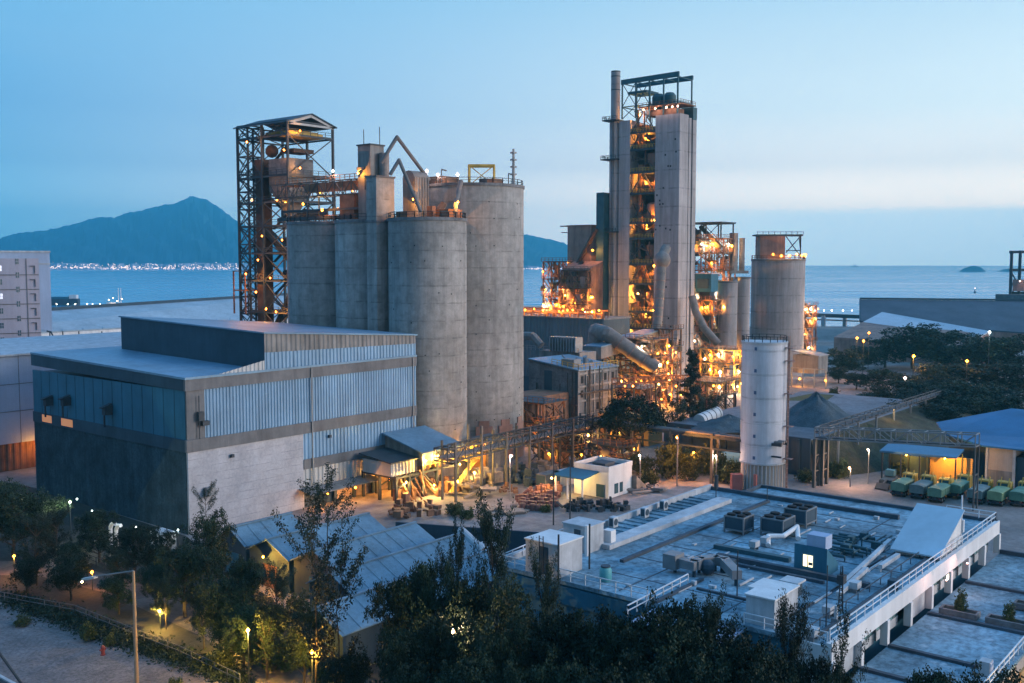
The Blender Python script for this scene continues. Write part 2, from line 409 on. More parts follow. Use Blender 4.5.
def ridge(name, prof, d, depth, mat, base=-4, jag=6, seg=5):
    """a hill range: silhouette points (px, py) at distance d, sloping down in front and behind"""
    pts = []
    for (a, b) in zip(prof[:-1], prof[1:]):
        n = max(1, int(abs(b[0] - a[0]) / seg))
        for i in range(n): pts.append((a[0] + (b[0] - a[0]) * i / n, a[1] + (b[1] - a[1]) * i / n))
    pts.append(prof[-1]); m = MB(); rows = 9; rr = random.Random(len(prof)); vs = []; fs = []
    for i, (px, py) in enumerate(pts):
        top = D(px, py, d); u = Vector((top.x, top.y, 0)).normalized(); hh = max(3, top.z - base)
        for k in range(-rows, rows + 1):
            t = abs(k) / rows; dd = depth * k / rows
            z = base + hh * (1 - t) ** 1.15
            if 0 < t < 1: z += hh * (.10 * math.sin(i * .55 + k * 1.7) + rr.uniform(-.05, .05)) * (1 - t) * 1.2
            elif t == 0: z += rr.uniform(-jag, jag) * .3
            if t: z = min(z, base + hh * (1 - .35 * t))
            q = top + u * (dd + (rr.uniform(-.3, .3) * depth / rows if t < 1 else 0)); vs.append((q.x, q.y, z if t < 1 else base))
    c = 2 * rows + 1
    for i in range(len(pts) - 1):
        for k in range(c - 1): fs.append((i * c + k, (i + 1) * c + k, (i + 1) * c + k + 1, i * c + k + 1))
    m.add(vs, fs); o = m.build(name, mat, None, None, False); tag(o, None, None, None, 'structure'); return o
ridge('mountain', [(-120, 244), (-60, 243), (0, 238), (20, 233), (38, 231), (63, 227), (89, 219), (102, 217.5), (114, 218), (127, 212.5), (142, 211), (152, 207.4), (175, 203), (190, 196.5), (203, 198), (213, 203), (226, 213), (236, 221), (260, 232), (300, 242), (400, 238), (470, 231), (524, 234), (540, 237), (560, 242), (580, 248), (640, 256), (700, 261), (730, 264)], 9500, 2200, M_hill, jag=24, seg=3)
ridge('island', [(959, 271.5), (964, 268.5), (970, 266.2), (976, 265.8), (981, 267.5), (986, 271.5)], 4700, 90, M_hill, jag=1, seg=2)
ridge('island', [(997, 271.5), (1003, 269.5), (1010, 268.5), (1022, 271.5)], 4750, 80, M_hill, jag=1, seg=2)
# far shore: low buildings and their lights
m = MB(); lights = MB(); lr = random.Random(3)
m.add([at(5900, -3200, -3), at(5900, 500, -3), at(6900, 500, -3), at(6900, -3200, -3), at(5920, -3200, 3), at(5920, 500, 3), at(6900, 500, 6), at(6900, -3200, 6)], [(4, 5, 6, 7), (0, 1, 5, 4)])
for i in range(170):
    px = lr.uniform(30, 250) if i < 135 else lr.uniform(520, 562)
    s = (px - 512) / F; d = lr.uniform(5950, 6700)
    hh = lr.uniform(8, 34) * (.5 if px > 500 else 1)
    p = at(d, s * d, 3); m.obox(p, lr.uniform(20, 70), lr.uniform(15, 40), hh, lr.uniform(0, 3))
o = m.build('far_shore_buildings', M_pale, None); tag(o, None, None, None, 'stuff')
for i in range(520):
    px = lr.uniform(36, 245) if i < 460 else lr.uniform(522, 562)
    s = (px - 512) / F; d = lr.uniform(5750, 5890); z = abs(lr.gauss(2, 14)) + 1 if px < 300 else lr.uniform(0, 8)
    r = lr.uniform(.6, 2.0); p = at(d, s * d, z); lights.box(p.x - r, p.y - r, p.z - r, p.x + r, p.y + r, p.z + r)
tag(lights.build('far_shore_lights', em('far_town_light', (1, .72, .56), 3.5), None), None, None, None, 'stuff')

# roads, dirt, stockyard
def sheet(name, px, mat, z=.004, kind='structure'):
    return struct(MB().poly([G(a, b, z) for a, b in px]), name, mat)
sheet('dirt_track', [(-80, 560), (0, 604), (60, 618), (122, 640), (180, 662), (232, 684), (240, 760), (-200, 760)], M_dirt, .006)
sheet('woodland_floor', [(-60, 470), (36, 488), (110, 512), (186, 536), (215, 560), (330, 640), (520, 640), (840, 760), (240, 760), (232, 682), (180, 660), (122, 638), (60, 616), (0, 602)], M_soil, .004)
sheet('lit_lane', [(-40, 560), (60, 562), (130, 580), (220, 613), (300, 655), (320, 690), (265, 690), (205, 638), (110, 594), (40, 576), (-40, 574)], pm('earth_lane', (.12, .10, .09), .95, .4, .2, fine=.3), .012)
sheet('road', [(1100, 545), (985, 522), (900, 508), (838, 494), (700, 482), (640, 484), (560, 506), (480, 512), (540, 492), (630, 476), (700, 466), (790, 470), (835, 478), (848, 466), (838, 455), (862, 444), (905, 447), (880, 462), (872, 478), (890, 492), (940, 503), (1000, 512), (1100, 520)], M_road, .008)
sheet('parking_yard', [(872, 480), (940, 470), (1100, 480), (1100, 532), (1000, 513), (940, 504), (888, 494)], M_road, .004)
sheet('grass_verge', [(826, 464), (850, 452), (880, 440), (905, 446), (880, 458), (848, 472)], M_grass, .014)
dk = MB(); dx0, dy0, dx1, dy1, dz = 190, 80, 262, 113, 7.2
struct(dk.box(dx0, dy0, 0, dx1, dy1, dz), 'stockyard_terrace', M_deckg)
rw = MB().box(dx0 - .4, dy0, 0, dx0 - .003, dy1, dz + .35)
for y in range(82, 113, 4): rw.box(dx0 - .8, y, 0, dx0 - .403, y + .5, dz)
tag(rw.build('retaining_wall', M_navy, None, (dx0, 96, 0)), 'buttressed retaining wall, its dark tone standing for shade, below the grey stockyard behind the white tank', 'wall')  # shade under the deck edge is put into the wall's dark colour
bt = [(190, 77.5), (200, 72.5), (207, 70), (219, 57), (262, 48)]; bm_ = MB()
for (a, b) in zip(bt[:-1], bt[1:]): bm_.poly([(a[0], a[1], .02), (b[0], b[1], .02), (b[0], 80.01, dz), (a[0], 80.01, dz)])
struct(bm_, 'earth_bank', pm('earth_bank_soil', (.075, .07, .045), .95, .5, .25, fine=.4, stain=(.05, .07, .02), stain_amt=.8))
struct(MB().poly([(dx1 - 16, dy1 - 13, dz + .006), (dx1 - 3, dy1 - 10, dz + .006), (dx1 - 3, dy1 - 4, dz + .006), (dx1 - 22, dy1 - 3, dz + .006)]), 'grass_patch', M_grass)
def heap(name, c, r, h, label, sx=1., seed=1):
    rr = random.Random(seed); vs = []; fs = []; n = 40; rows = 12
    for j in range(rows + 1):
        t = j / rows
        for i in range(n):
            a = 2 * math.pi * i / n; k = 1 + .10 * math.sin(3 * a + seed) + .06 * math.sin(7 * a + seed * 2)
            q = r * t * k; z = h * (1 - t) ** 1.05 * (1 + .06 * math.sin(5 * a + j)) + rr.uniform(-.04, .04) * h * .5 * (0 if j in (0, rows) else 1)
            vs.append((c[0] + q * math.cos(a) * sx, c[1] + q * math.sin(a), c[2] + max(0, z)))
    for j in range(rows):
        for i in range(n): fs.append((j * n + i, (j + 1) * n + i, (j + 1) * n + (i + 1) % n, j * n + (i + 1) % n))
    tag(MB().add(vs, fs).build(name, M_stone, None, c, True), label, 'heap')
hp = G(812, 428, dz); heap('gravel_heap', (hp.x + 9, hp.y + 3, dz), 9.2, 6.3, 'tall blue grey gravel heap right of the white tank', 1, 3)
hp = G(728, 432, dz); heap('gravel_heap', (hp.x + 6, hp.y + 3, dz), 7.5, 2.6, 'low blue grey gravel heap just left of the white tank', 1.2, 5)

# ================================================================ big warehouse
wh = thing('warehouse', 'large warehouse with blue corrugated walls, grey bands and stepped roof', 'warehouse', (88, 136.5, 0))
X0, X1, Y0, Y1 = 88.0, 137.6, 136.5, 185.5
def sheetz(x0, x1, za, zb, mat, name, pitch=.8): MB().corr((x0, Y0), (x1, Y0), (za, za), (zb, zb), pitch, .16, (0, -1)).build(name, mat, wh)
XR = 102.7    # where the raised roof starts on the long side
MB().box(X0 + .05, Y0 + .05, 0, X1 - .05, Y1 - .05, 22.0).build('core_wall', M_navy, wh)
sheetz(X0 + 3.2, X1 - .02, 14.75, 22.35, M_corr, 'corrugated_wall', .62)
sheetz(110.3, X1 - .02, 8.4, 12.85, M_corr, 'corrugated_wall'); sheetz(110.3, X1 - .02, 3.0, 6.7, M_corr_p, 'corrugated_wall', .95)
MB().box(X0, Y0 - .02, 14.7, X0 + 3.2, Y0 + .3, 22.4).build('corner_panel', M_band, wh)
MB().box(X0 - .02, Y0 - .12, 0, 110.3, Y0 + .3, 12.85).build('brick_wall', M_brick, wh)
b = MB()
for za, zb, xa in ((22.35, 24.4, X0), (12.85, 14.75, X0), (6.7, 8.4, 110.3)): b.box(xa - (.3 if xa == X0 else 0), Y0 - .3, za, X1, Y0 + .2, zb)
b.build('concrete_band', M_band, wh)
b = MB().hexa([(X0 - .3, Y0 + .21), (X0 + .2, Y0 + .21), (X0 + .2, Y1), (X0 - .3, Y1)], [22.35, 22.35, 23.2, 23.2], [24.1, 24.1, 25.22, 25.22]).box(X0 - .3, Y0 + .21, 12.85, X0 + .2, Y1, 14.75)
b.build('side_band', M_navy, wh)  # side band, cladding and render are coloured dark for this face's shade
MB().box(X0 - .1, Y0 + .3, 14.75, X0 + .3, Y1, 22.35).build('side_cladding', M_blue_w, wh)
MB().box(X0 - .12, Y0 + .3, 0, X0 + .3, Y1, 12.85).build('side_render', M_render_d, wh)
MB().slab([(X0 - .4, Y0 - .4, 24.45), (X1, Y0 - .4, 24.45), (X1, Y1, 25.6), (X0 - .4, Y1, 25.6)], .35).build('low_roof', M_roof, wh)
# upper volume: mono pitch falling away
def zup(x): return 30.6 - (x - XR) * (30.6 - 28.35) / (X1 - XR)
MB().hexa([(XR, Y0), (X1 - .02, Y0), (X1 - .02, Y1 - 5), (XR, Y1 - 5)], [22] * 4, [zup(XR) - .2, zup(X1) - .2, zup(X1) + .5, 31.6]).build('upper_wall', M_navy, wh)
MB().slab([(XR - .3, Y0 - .35, zup(XR)), (X1 + .2, Y0 - .35, zup(X1)), (X1 + .2, Y1 - 4.7, zup(X1) + .7), (XR - .3, Y1 - 4.7, 31.8)], .25).build('upper_roof', M_roof, wh)
MB().corr((XR, Y0), (X1 - .02, Y0), (27.25, 26.6), (zup(XR) - .25, zup(X1) - .25), 1.0, .14, (0, -1)).build('weathered_sheeting', M_corr_r, wh)
MB().corr((XR, Y0), (X1 - .02, Y0), (24.4, 24.4), (27.25, 26.6), .8, .16, (0, -1)).build('corrugated_wall', M_corr, wh)
MB().corr((X0 + 6, Y0), (XR - .05, Y0), (24.45, 24.45), (24.5, 26.0), .8, .14, (0, -1)).build('flashing_wedge', M_corr_p, wh)
k = MB()
for i in range(1, 16):
    y = Y0 + 3.05 * i; k.box(X0 - .14, y, 14.76, X0 - .104, y + .06, 22.34)
    if i % 5 == 0: k.box(X0 - .16, y + .4, .1, X0 - .124, y + .46, 12.8)
k.build('sheet_joint', M_render_d, wh)
k = MB()
for x in (X0 + 24, X1 - 1.2): k.beam((x, Y0 - .5, 3.2), (x, Y0 - .5, 24), .16)
k.build('downpipe', M_steel_g, wh)
for px, py in ((57, 404), (77, 404), (121, 413)):     # hooded wall brackets on the blue side
    q = D(px, py, 180); y = min(Y1 - 2, max(Y0 + 2, (px - 190) / (38 - 190) ** 1 * 48 + Y0)); z = ZA(px, py, X0, y)
    k = MB().box(X0 - 1.5, y - .5, z - .2, X0 - .11, y + .5, z + 1.3).beam((X0 - 1.4, y, z - .2), (X0 - 1.4, y, z - 2.2), .25).beam((X0 - 2, y, z + 1.0), (X0 - .2, y, z + 1.6), .9, .15)
    k.build('vent_hood', M_steel, wh)
k = MB()
for (ya, yb) in ((178.5, 182), (171, 175)):
    k.box(X0 - .33, ya, 13.2, X0 - .301, yb, 14.5)
k.build('lit_window', em('dim_orange_window', (1, .36, .14), .3), wh)
k = MB(); a = ZA(203, 417, 90.5, Y0)
k.box(89.6, Y0 - .9, 17.6, 90.5, Y0 - .31, 19.0).box(90.2, Y0 - 1.0, 16.8, 91.4, Y0 - .3, 17.5).beam((89.9, Y0 - .5, 21.5), (89.9, Y0 - .5, 14.8), .12)
k.build('junction_box', M_steel, wh)
k = MB()
for px, py in ((234.5, 455.5), (332, 436)):
    g = (px - 190) / (416 - 190); x = X0 + 49.6 * g / (1 + (1 - g) * .32); z = ZA(px, py, x, Y0)
    k.box(x - .25, Y0 - .7, z - .25, x + .25, Y0 - .25, z + .25)
k.build('wall_light', M_steel, wh)
k = MB().box(90.6, Y0 - 1.0, 5.6, 92.2, Y0 - .13, 7.0).tube((91, Y0 - 1.05, 6.3), (91, Y0 - 1.7, 6.3), .55)
k.build('extractor_fan', M_steel_g, wh)
# lit loading opening at the foot of the long side
MB().box(117, Y0 - .05, .05, 136.5, Y0 + .04, 3.0).build('loading_opening', M_timber, wh)
k = MB()
for x in (117, 121.5, 126, 130.5, 136.4): k.box(x - .3, Y0 - .5, 0, x + .3, Y0 - .06, 3.0)
k.build('opening_column', M_navy, wh)
k = MB().slab([(109, Y0 - .32, 3.6), (125, Y0 - .32, 3.6), (125, Y0 - 3.5, 3.0), (109, Y0 - 3.5, 3.0)], .15); k.build('canopy', M_corr_r, wh)
for p, pw in (((119.5, 133.6, 2.4), 800), ((127.5, 133.4, 2.5), 1100), ((113, 133.4, 2.5), 450)): lamp(wh, p, pw, SOD, .22)

# ================================================================ buildings at the left edge
pale = thing('storage_block', 'pale windowless block with rust boarded base behind the warehouse', 'building', (60, 205, 0))
MB().box(40, 206.5, 5.6, 158, 240, 23.2).build('wall', M_pale, pale)
k = MB()
for z in (12, 17.5): k.box(40, 206.44, z, 158, 206.497, z + .12)
for x in range(50, 158, 9): k.box(x, 206.45, 5.6, x + .1, 206.496, 23.2)
k.build('panel_joint', M_band, pale)
MB().slab([(39.5, 206, 23.6), (158.5, 206, 23.6), (158.5, 240, 24.4), (39.5, 240, 24.4)], .35).build('roof', M_white_d, pale)
MB().box(40, 207.2, 0, 158, 239, 5.59).build('base_wall', M_rust, pale)
MB().corr((40, 207.15), (158, 207.15), (.1, .1), (5.5, 5.5), 1.3, .2, (0, -1)).build('boarding', pm('rust_brown_boarding', (.27, .14, .09), .85, .4, .3, streak=.4), pale)
lamp(pale, (97.5, 204.6, 4.6), 500, SOD, .2)
az40 = math.atan2(*reversed(ray(40, 300)[:2])); c = D(-8, 300, 284)
ap = thing('apartment_block', 'lilac apartment block with small dark windows at the left edge', 'building', (c.x, c.y, 0))
rz = az40 + math.pi / 2
def la(u, dd, z): return Vector((c.x + math.cos(rz) * u + math.cos(az40) * dd, c.y + math.sin(rz) * u + math.sin(az40) * dd, z))
Rr = D(40, 300, 284); ur = (Rr - c).dot(Vector((math.cos(rz), math.sin(rz), 0)))
k = MB(); lo, hi = sorted((ur, -ur * 2))
def lbox(m, u0, u1, d0, d1, z0, z1): m.hexa([la(u0, d0, 0).xy, la(u1, d0, 0).xy, la(u1, d1, 0).xy, la(u0, d1, 0).xy], [z0] * 4, [z1] * 4)
lbox(k, lo, hi, 0, 16, 0, 43); k.build('wall', M_lilac, ap)
sgn = 1 if ur > 0 else -1
k = MB(); 
for z in (38.3, 34.2, 30.1, 26.0, 21.9, 17.8): lbox(k, lo + .1, hi - .1, -.12, -.004, z, z + .22)
lbox(k, ur - sgn * 3.2 - .1, ur - sgn * 3.2 + .1, -.14, -.005, 10, 43); k.build('string_course', M_band, ap)
for i, z in enumerate((39.4, 35.6, 31.6, 27.5, 23.4, 19.3)):
    for uu, ww in ((11.8, 1.5), (9.9, .9), (5.5, .8)):
        zz = z + (2.0 if uu == 5.5 else .1)
        k = MB(); u0 = ur - sgn * uu; lbox(k, u0 - ww / 2, u0 + ww / 2, -.1, -.006, zz, zz + 1.5)
        f = k.build('window', M_glass if not (i in (0, 2) and uu == 9.9) else em('pale_lit_window', (.9, .9, 1), .7), ap)
        k = MB(); lbox(k, u0 - .05, u0 + .05, -.14, -.101, zz, zz + 1.5); lbox(k, u0 - ww / 2, u0 + ww / 2, -.14, -.101, zz + .7, zz + .78); k.build('window_frame', M_lilac, f)
    k = MB(); u0 = ur - sgn * 1.6; lbox(k, u0 - .6, u0 + .8, -.35, -.006, z + 1.4, z + 1.55); lbox(k, u0 + (.7 if sgn > 0 else -.6), u0 + (.8 if sgn > 0 else -.5), -.35, -.006, z - .6, z + 1.4); k.build('pipe_bracket', M_steel, ap)
c2 = D(20, 257, 420)
k = MB(); far = thing('apartment_block', 'pale blue flat roofed block showing just above the lilac block', 'building', (c2.x, c2.y, 0))
k.obox((c2.x, c2.y, 0), 24, 22, 45.8, az40); k.build('wall', M_pale, far)
k = MB(); k.obox((c2.x, c2.y, 45.8), 24.6, 22.6, .7, az40).obox((c2.x, c2.y, 41), 24.3, 22.3, .5, az40); k.build('parapet', M_white_d, far)
ls = thing('long_shed', 'long pale roofed shed behind the warehouse roof near the water', 'shed', D(80, 345, 430).xy.to_3d())
A, Bk, C_, Dd = D(42, 332, 408), D(40, 311, 458), D(300, 294, 690), D(300, 318, 600)
A2 = A + (A - Dd) * .3; B2 = Bk + (Bk - C_) * .3
rf = MB().slab([A2, Dd, C_, B2], .5); rf.build('roof', pm('pale_translucent_roofing', (.34, .40, .44), .5, .2, .05, fine=.2, spec=.4, stain=(.2, .24, .27)), ls)
k = MB()
for i in range(1, 22):
    t = i / 22; k.beam(A2.lerp(Dd, t) + Vector((0, 0, .1)), B2.lerp(C_, t) + Vector((0, 0, .1)), .4, .25)
k.build('roof_seam', M_roof, ls)
MB().beam(B2 + Vector((0, 0, .5)), C_ + Vector((0, 0, .5)), 2, 1.6).build('ridge_beam', M_navy, ls)
k = MB().hexa([A2.xy, Dd.xy, C_.xy, B2.xy], [0] * 4, [A2.z - .6, Dd.z - .6, C_.z - .6, B2.z - .6]); k.build('wall', M_white, ls)
k = MB(); 
for px in (50, 63, 79, 102): q = D(px, 338, 405); k.beam((q.x, q.y, 0), (q.x, q.y, 14.5), .35)
k.path([D(47, 331, 404), D(51, 332, 403), D(57, 345, 400)], .3); k.build('downpipe', M_steel, ls)
# ================================================================ silos
def silo(cx, cyy, r, h, mat, label, name='concrete_silo', group=None, skirt=True, n=64):
    t = thing(name, label, 'silo', (cx, cyy, 0), group)
    MB().lathe(cx, cyy, [(r, 0), (r, h * .33), (r, h * .66), (r, h - .6)], n).build('shell', mat, t, None, True)
    MB().lathe(cx, cyy, [(r + .22, h - .6), (r + .22, h), (r - .3, h + .05)], n).build('rim', M_conc_d, t)
    return t
SC = [(147.1, 142.4), (147.1, 158.4), (147.1, 174.2)]; SD = (166.2, 147.5)
hC = ZA(427, 217, 141, 138); hD = ZA(472, 183, 160, 140)
s_c = silo(*SC[0], 7.8, hC, M_conc, 'grey concrete silo nearest the warehouse corner, in front of the tallest one', group='grey concrete silos')
s_b = silo(*SC[1], 7.7, hC, M_conc, 'middle shorter silo, partly hidden behind the square concrete shaft', group='grey concrete silos')
s_a = silo(*SC[2], 7.7, hC, M_conc, 'shorter concrete silo beside the dark lattice tower', group='grey concrete silos')
s_d = silo(*SD, 11.2, hD, M_conc, 'tallest and widest grey concrete silo, with a portal frame on top', group='grey concrete silos')
for s, (cx, cyy), r, h in ((s_c, SC[0], 7.6, hC), (s_b, SC[1], 7.6, hC), (s_a, SC[2], 7.6, hC), (s_d, SD, 11, hD)):
    MB().ring(cx, cyy, h, r).build('guard_rail', M_steel, s)
k = MB()
for a in (-2.2, -1.75, -1.3): 
    x = SD[0] + 11.15 * math.cos(a); y = SD[1] + 11.15 * math.sin(a); k.obox((x, y, .1), .6, 3.6, 7.6, a); k.obox((x, y, 7.7), .5, 2.2, 1.2, a)
k.build('silo_doorway', M_rust_l, s_d)
# tiny tie holes in the cast walls
for s, (cx, cyy), r, h in ((s_c, SC[0], 7.8, hC), (s_d, SD, 11.2, hD)):
    k = MB()
    for z in range(6, int(h) - 2, 3):
        for i in range(18):
            a = 2 * math.pi * i / 18 + (z % 2) * .1
            if rnd.random() < .3: k.obox((cx + r * math.cos(a), cyy + r * math.sin(a), z + rnd.uniform(-.3, .3)), .12, .22, .22, a)
    k.build('tie_hole', M_black, s)
# square shaft between the silos
sh = thing('concrete_shaft', 'square concrete stair shaft standing between two of the shorter silos', 'shaft', (139.4, 148.8, 0))
hS = ZA(377, 177, 139.4, 148.8)
MB().box(139.4, 148.8, 0, 144.3, 151.7, hS).build('shaft_wall', M_conc, sh)
k = MB().box(139.2, 148.6, hS, 144.5, 151.9, hS + .35).box(139.3, 148.7, hC - .8, 144.4, 151.8, hC - .3); k.build('cap', M_conc_d, sh)
# head house (dark square block) on the middle silo
hh = thing('head_house', 'dark square machine house on top of the middle silo, two aerials on its roof', 'machine house', (146.5, 157, hC))
q = D(358, 146, 212); 
bx = MB().box(144.8, 156.2, hC + .1, 148.6, 160, ZA(370, 146, 146, 158)); hz = ZA(370, 146, 146, 158); bx.build('wall', M_corr_r, hh)
k = MB().box(144.6, 156, hz, 148.8, 160.2, hz + .3).box(144.75, 156, hz - 9, 144.8, 158, hz - 6); k.build('roof', M_steel, hh)
k = MB().beam((145.6, 159, hz), (145.6, 159, hz + 3.4), .12).beam((148, 156.8, hz), (148, 156.8, hz + 4), .12); k.build('aerial', M_steel, hh)
k = MB().tube((147.6, 155.1, hC + 8), (147.6, 155.1, hz - 1.5), 1.05, n=14).box(143.9, 158, hz - 5, 144.79, 159.4, hz - 4.4); k.build('dust_pipe', M_pipe, hh)
lamp(hh, (143.8, 158.8, ZA(364, 173, 143.8, 158.8)), 700, SOD, .28)
# grey bin cluster next to the A-shaped chutes
hb = thing('filter_house', 'grey ribbed filter house under the small bent chute, between shaft and tallest silo', 'machine house', (149, 147, hC))
k = MB(); z1 = ZA(400, 173, 149, 147)
k.box(146.5, 145.2, hC + .1, 150.4, 148.6, z1 - 1); k.build('wall', M_corr_r, hb)
k = MB().corr((146.5, 145.1), (150.4, 145.1), (hC + .2,) * 2, (z1 - 1,) * 2, .8, .2, (0, -1)); k.build('ribbed_front', M_corr_r, hb)
k = MB().tube((146.4, 146.9, z1 - 1.3), (150.5, 146.9, z1 - 1.3), 1.65, n=16); k.build('vaulted_roof', M_pipe, hb, None, True)
lamp(hb, (145.5, 144.6, ZA(401, 199, 145.5, 144.6)), 900, SOD, .3)
def chute(name, pts, r, label, mat=M_pipe):
    return tag(MB().path([Vector(p) for p in pts], r, 10).build(name, mat, None, pts[0]), label, 'chute')
chute('bent_chute', [D(381, 163, 203), D(397, 137, 203), D(429, 180, 210)], .38, 'large bent transfer chute, an upside down V above the silos', M_band)
chute('bent_chute', [D(390, 175, 199.5), D(399, 160, 199.5), D(421, 212, 200)], .36, 'smaller bent chute in front of the ribbed filter house', M_band)
chute('slide_pipe', [D(461, 181, 206), D(456, 203, 203.5), D(455, 212, 203)], .5, 'short steep pipe dropping from the tallest silo to the nearer one')
# portal frame, mast, small posts on silo D
pf = thing('portal_frame', 'gold painted portal frame on the roof of the tallest silo', 'frame', (SD[0], SD[1], hD))
k = MB(); pa, pb = D(469, 178, 222), D(494, 178, 222); ph = 4.3
pa.z = pb.z = hD + .2; o = Vector((FW[0], FW[1], 0)) * 3
for s0 in (pa, pb, pa + o, pb + o): k.beam(s0, s0 + Vector((0, 0, ph)), .35)
for a, b2 in ((pa, pb), (pa + o, pb + o), (pa, pa + o), (pb, pb + o)): k.beam(a + Vector((0, 0, ph)), b2 + Vector((0, 0, ph)), .45)
k.beam(pa, pb + Vector((0, 0, ph)), .18); k.beam(pb, pa + Vector((0, 0, ph)), .18); k.build('frame', M_yellow, pf)
MB().box(pa.x + 1, pa.y - 4, hD + .1, pa.x + 4, pa.y - 2, hD + 1.6).build('winch', M_steel, pf)
ms = thing('mast', 'slim antenna mast at the right rim of the tallest silo', 'mast', D(513.5, 179, 222))
q = D(513.5, 179, 222); k = MB().tube((q.x, q.y, hD), (q.x, q.y, hD + 8), .35, .25)
for z in (2.4, 4, 5.5, 7): k.box(q.x - .5, q.y - .5, hD + z, q.x + .5, q.y + .5, hD + z + .35)
k.build('pole', M_steel_g, ms)
for px, top, lab in ((441.5, 165, 'lamp post standing near the rim of the tallest silo, left of the portal frame'), (508.5, 165.5, 'lamp post standing on the tallest silo just left of the antenna mast')):
    q = D(px, 178, 214 if px < 480 else 224); q.z = hD
    o = thing('lamp_post', lab, 'lamp post', q); MB().beam(q, q + Vector((0, 0, 2.9)), .16).beam(q + Vector((0, 0, 2.9)), q + Vector((1, -.5, 2.7)), .25).build('post', M_steel, o)
k = MB().box(SD[0] - 8, SD[1] + 1, hD + .1, SD[0] - 3, SD[1] + 5, hD + 1.8).box(SD[0] - 2, SD[1] - 8, hD + .1, SD[0] + 1, SD[1] - 6, hD + 1.2); k.build('roof_hatch', M_rust, s_d)
for px, py in ((427, 171), (438, 175), (457.5, 174.5)):
    q = D(px, py, 213); lamp(s_d, q, 500, PINK, .42)
    MB().beam((q.x, q.y, hD), q, .12).build('lamp_stand', M_steel, s_d)
q = D(458, 202, 202.5); lamp(s_c, q, 900, SOD, .3)
k = MB().box(148, 137.5, hC + .1, 152, 141, hC + 1.8).box(142, 143, hC + .1, 144, 146, hC + 1.2).box(146, 140, hC + .1, 147, 141.5, hC + 2.4).tube((150, 144, hC), (153.5, 144, hC + 3.2), .7); k.build('roof_hatch', M_rust, s_c)
# gallery carrying conveyors from the lattice tower over the silos
ga = thing('conveyor_gallery', 'rusty conveyor gallery from the lattice tower to the dark machine house', 'conveyor', (146, 170, hC))
zg = ZA(345, 188, 147, 168)
k = MB(); k.truss((147, 190, zg - 1.5), (147, 160, zg - 1.5), 3.2, 3.0, 11, .16)
for y in (186, 177, 168): 
    for x in (145.4, 148.6): k.beam((x, y, hC if y < 181 else hC), (x, y, zg - 1.5), .25)
k.build('truss', M_steel, ga)
MB().box(145.6, 160, zg + 1.0, 148.4, 186, zg + 1.2).box(145.6, 161, zg - .8, 145.7, 178, zg + 1.0).box(145.4, 162, hC + .1, 148.6, 166.5, zg - 1.5).build('cover', M_rust, ga)
k = MB().rail([(145.2, 184, hC + .2), (145.2, 160, hC + .2)], 1.2, .06, 1.6).rail([(145.3, 188, zg + 1.5), (145.3, 160, zg + 1.5)], 1.1, .06, 1.6); k.build('railing', M_rust, ga)
MB().beam((146, 186, hC + 2.6), (146, 160, hC + 2.6), 1.6, .5).beam((144.5, 186, hC + .8), (144.5, 162, hC + .8), .8, .8).build('belt', M_steel, ga)
for (px, py), pw, c in ((((333, 171)), 1600, PINK), ((343, 201), 900, PINK), ((303, 204), 900, SOD), ((320, 192), 900, SOD), ((338, 209), 500, SOD), ((322, 210), 500, SOD), ((352, 190), 500, SOD)):
    lamp(ga, D(px, py, 219 if px > 320 else 226), pw, c, .36)

# ================================================================ lattice tower
LX0, LX1, LY0, LY1 = 150.5, 164.0, 190.0, 209.0
lt = thing('lattice_tower', 'tall dark steel lattice tower with gabled roof left of the silos', 'tower', (LX0, LY0, 0))
zt = ZA(291, 120, LX0, LY0)
zs = [0, 8, 16, 23, 30, 37.5, 44, 50.5, 56, 62, zt - 3.2, zt]
# narrow lattice mast on the left corner (two bays), main bay frames to the right
MB().steel(LX0, LX0 + 4.5, LY1 - 4, LY1, [0] + [4.2 * i for i in range(1, 18)] + [zt], 1, 1, .4, .28).build('lattice_mast', M_steel, lt)
MB().steel(LX0, LX1, LY0, LY1, zs, 1, 2, .5, .35, True, .35).build('steel_frame', M_steel, lt)
k = MB()
for i, z in enumerate(zs[2:-1]):
    if i % 2 == 0 or z > 60: k.box(LX0 + .3, LY0 + .3, z + .2, LX1 - .3, LY1 - 4.3, z + .4) if i != 5 else k.box(LX0 + 5, LY0 + .3, z + .2, LX1, LY1 - 8, z + .4)
k.build('platform', M_steel, lt)
k = MB()
for z in zs[2:-1]: k.rail([(LX0, LY1, z + .3), (LX0, LY0, z + .3), (LX1, LY0, z + .3)], 1.1, .05, 2.2)
k.build('railing', M_steel, lt)
yc = LY0; xm = (LX0 + LX1) / 2
k = MB()
for sgn, x in ((-1, LX0 - .8), (1, LX1 + .8)):
    k.slab([(xm, LY0 - .8, zt + 2.2), (x, LY0 - .8, zt - .3), (x, LY1 + .6, zt - .3), (xm, LY1 + .6, zt + 2.2)][::sgn], .25)
k.build('gabled_roof', M_navy, lt)
k = MB(); y = LY0 - .3
for sgn, x in ((-1, LX0), (1, LX1)): k.beam((x, y, zt - .5), (xm, y, zt + 1.6), .3, .7)
k.beam((LX0, y, zt - .6), (LX1, y, zt - .6), .3, .5); k.build('gable_truss', M_steel_g, lt)
k = MB().box(LX0 + 1, LY0 + .6, zt - 3.4, LX1 - 2.5, LY0 + 4, zt - 2.3).box(LX0 + 3, LY0 + 3, zt - 2.3, LX1 - 2, LY0 + 12, zt - 1.6); k.build('crane_beam', M_yellow, lt)
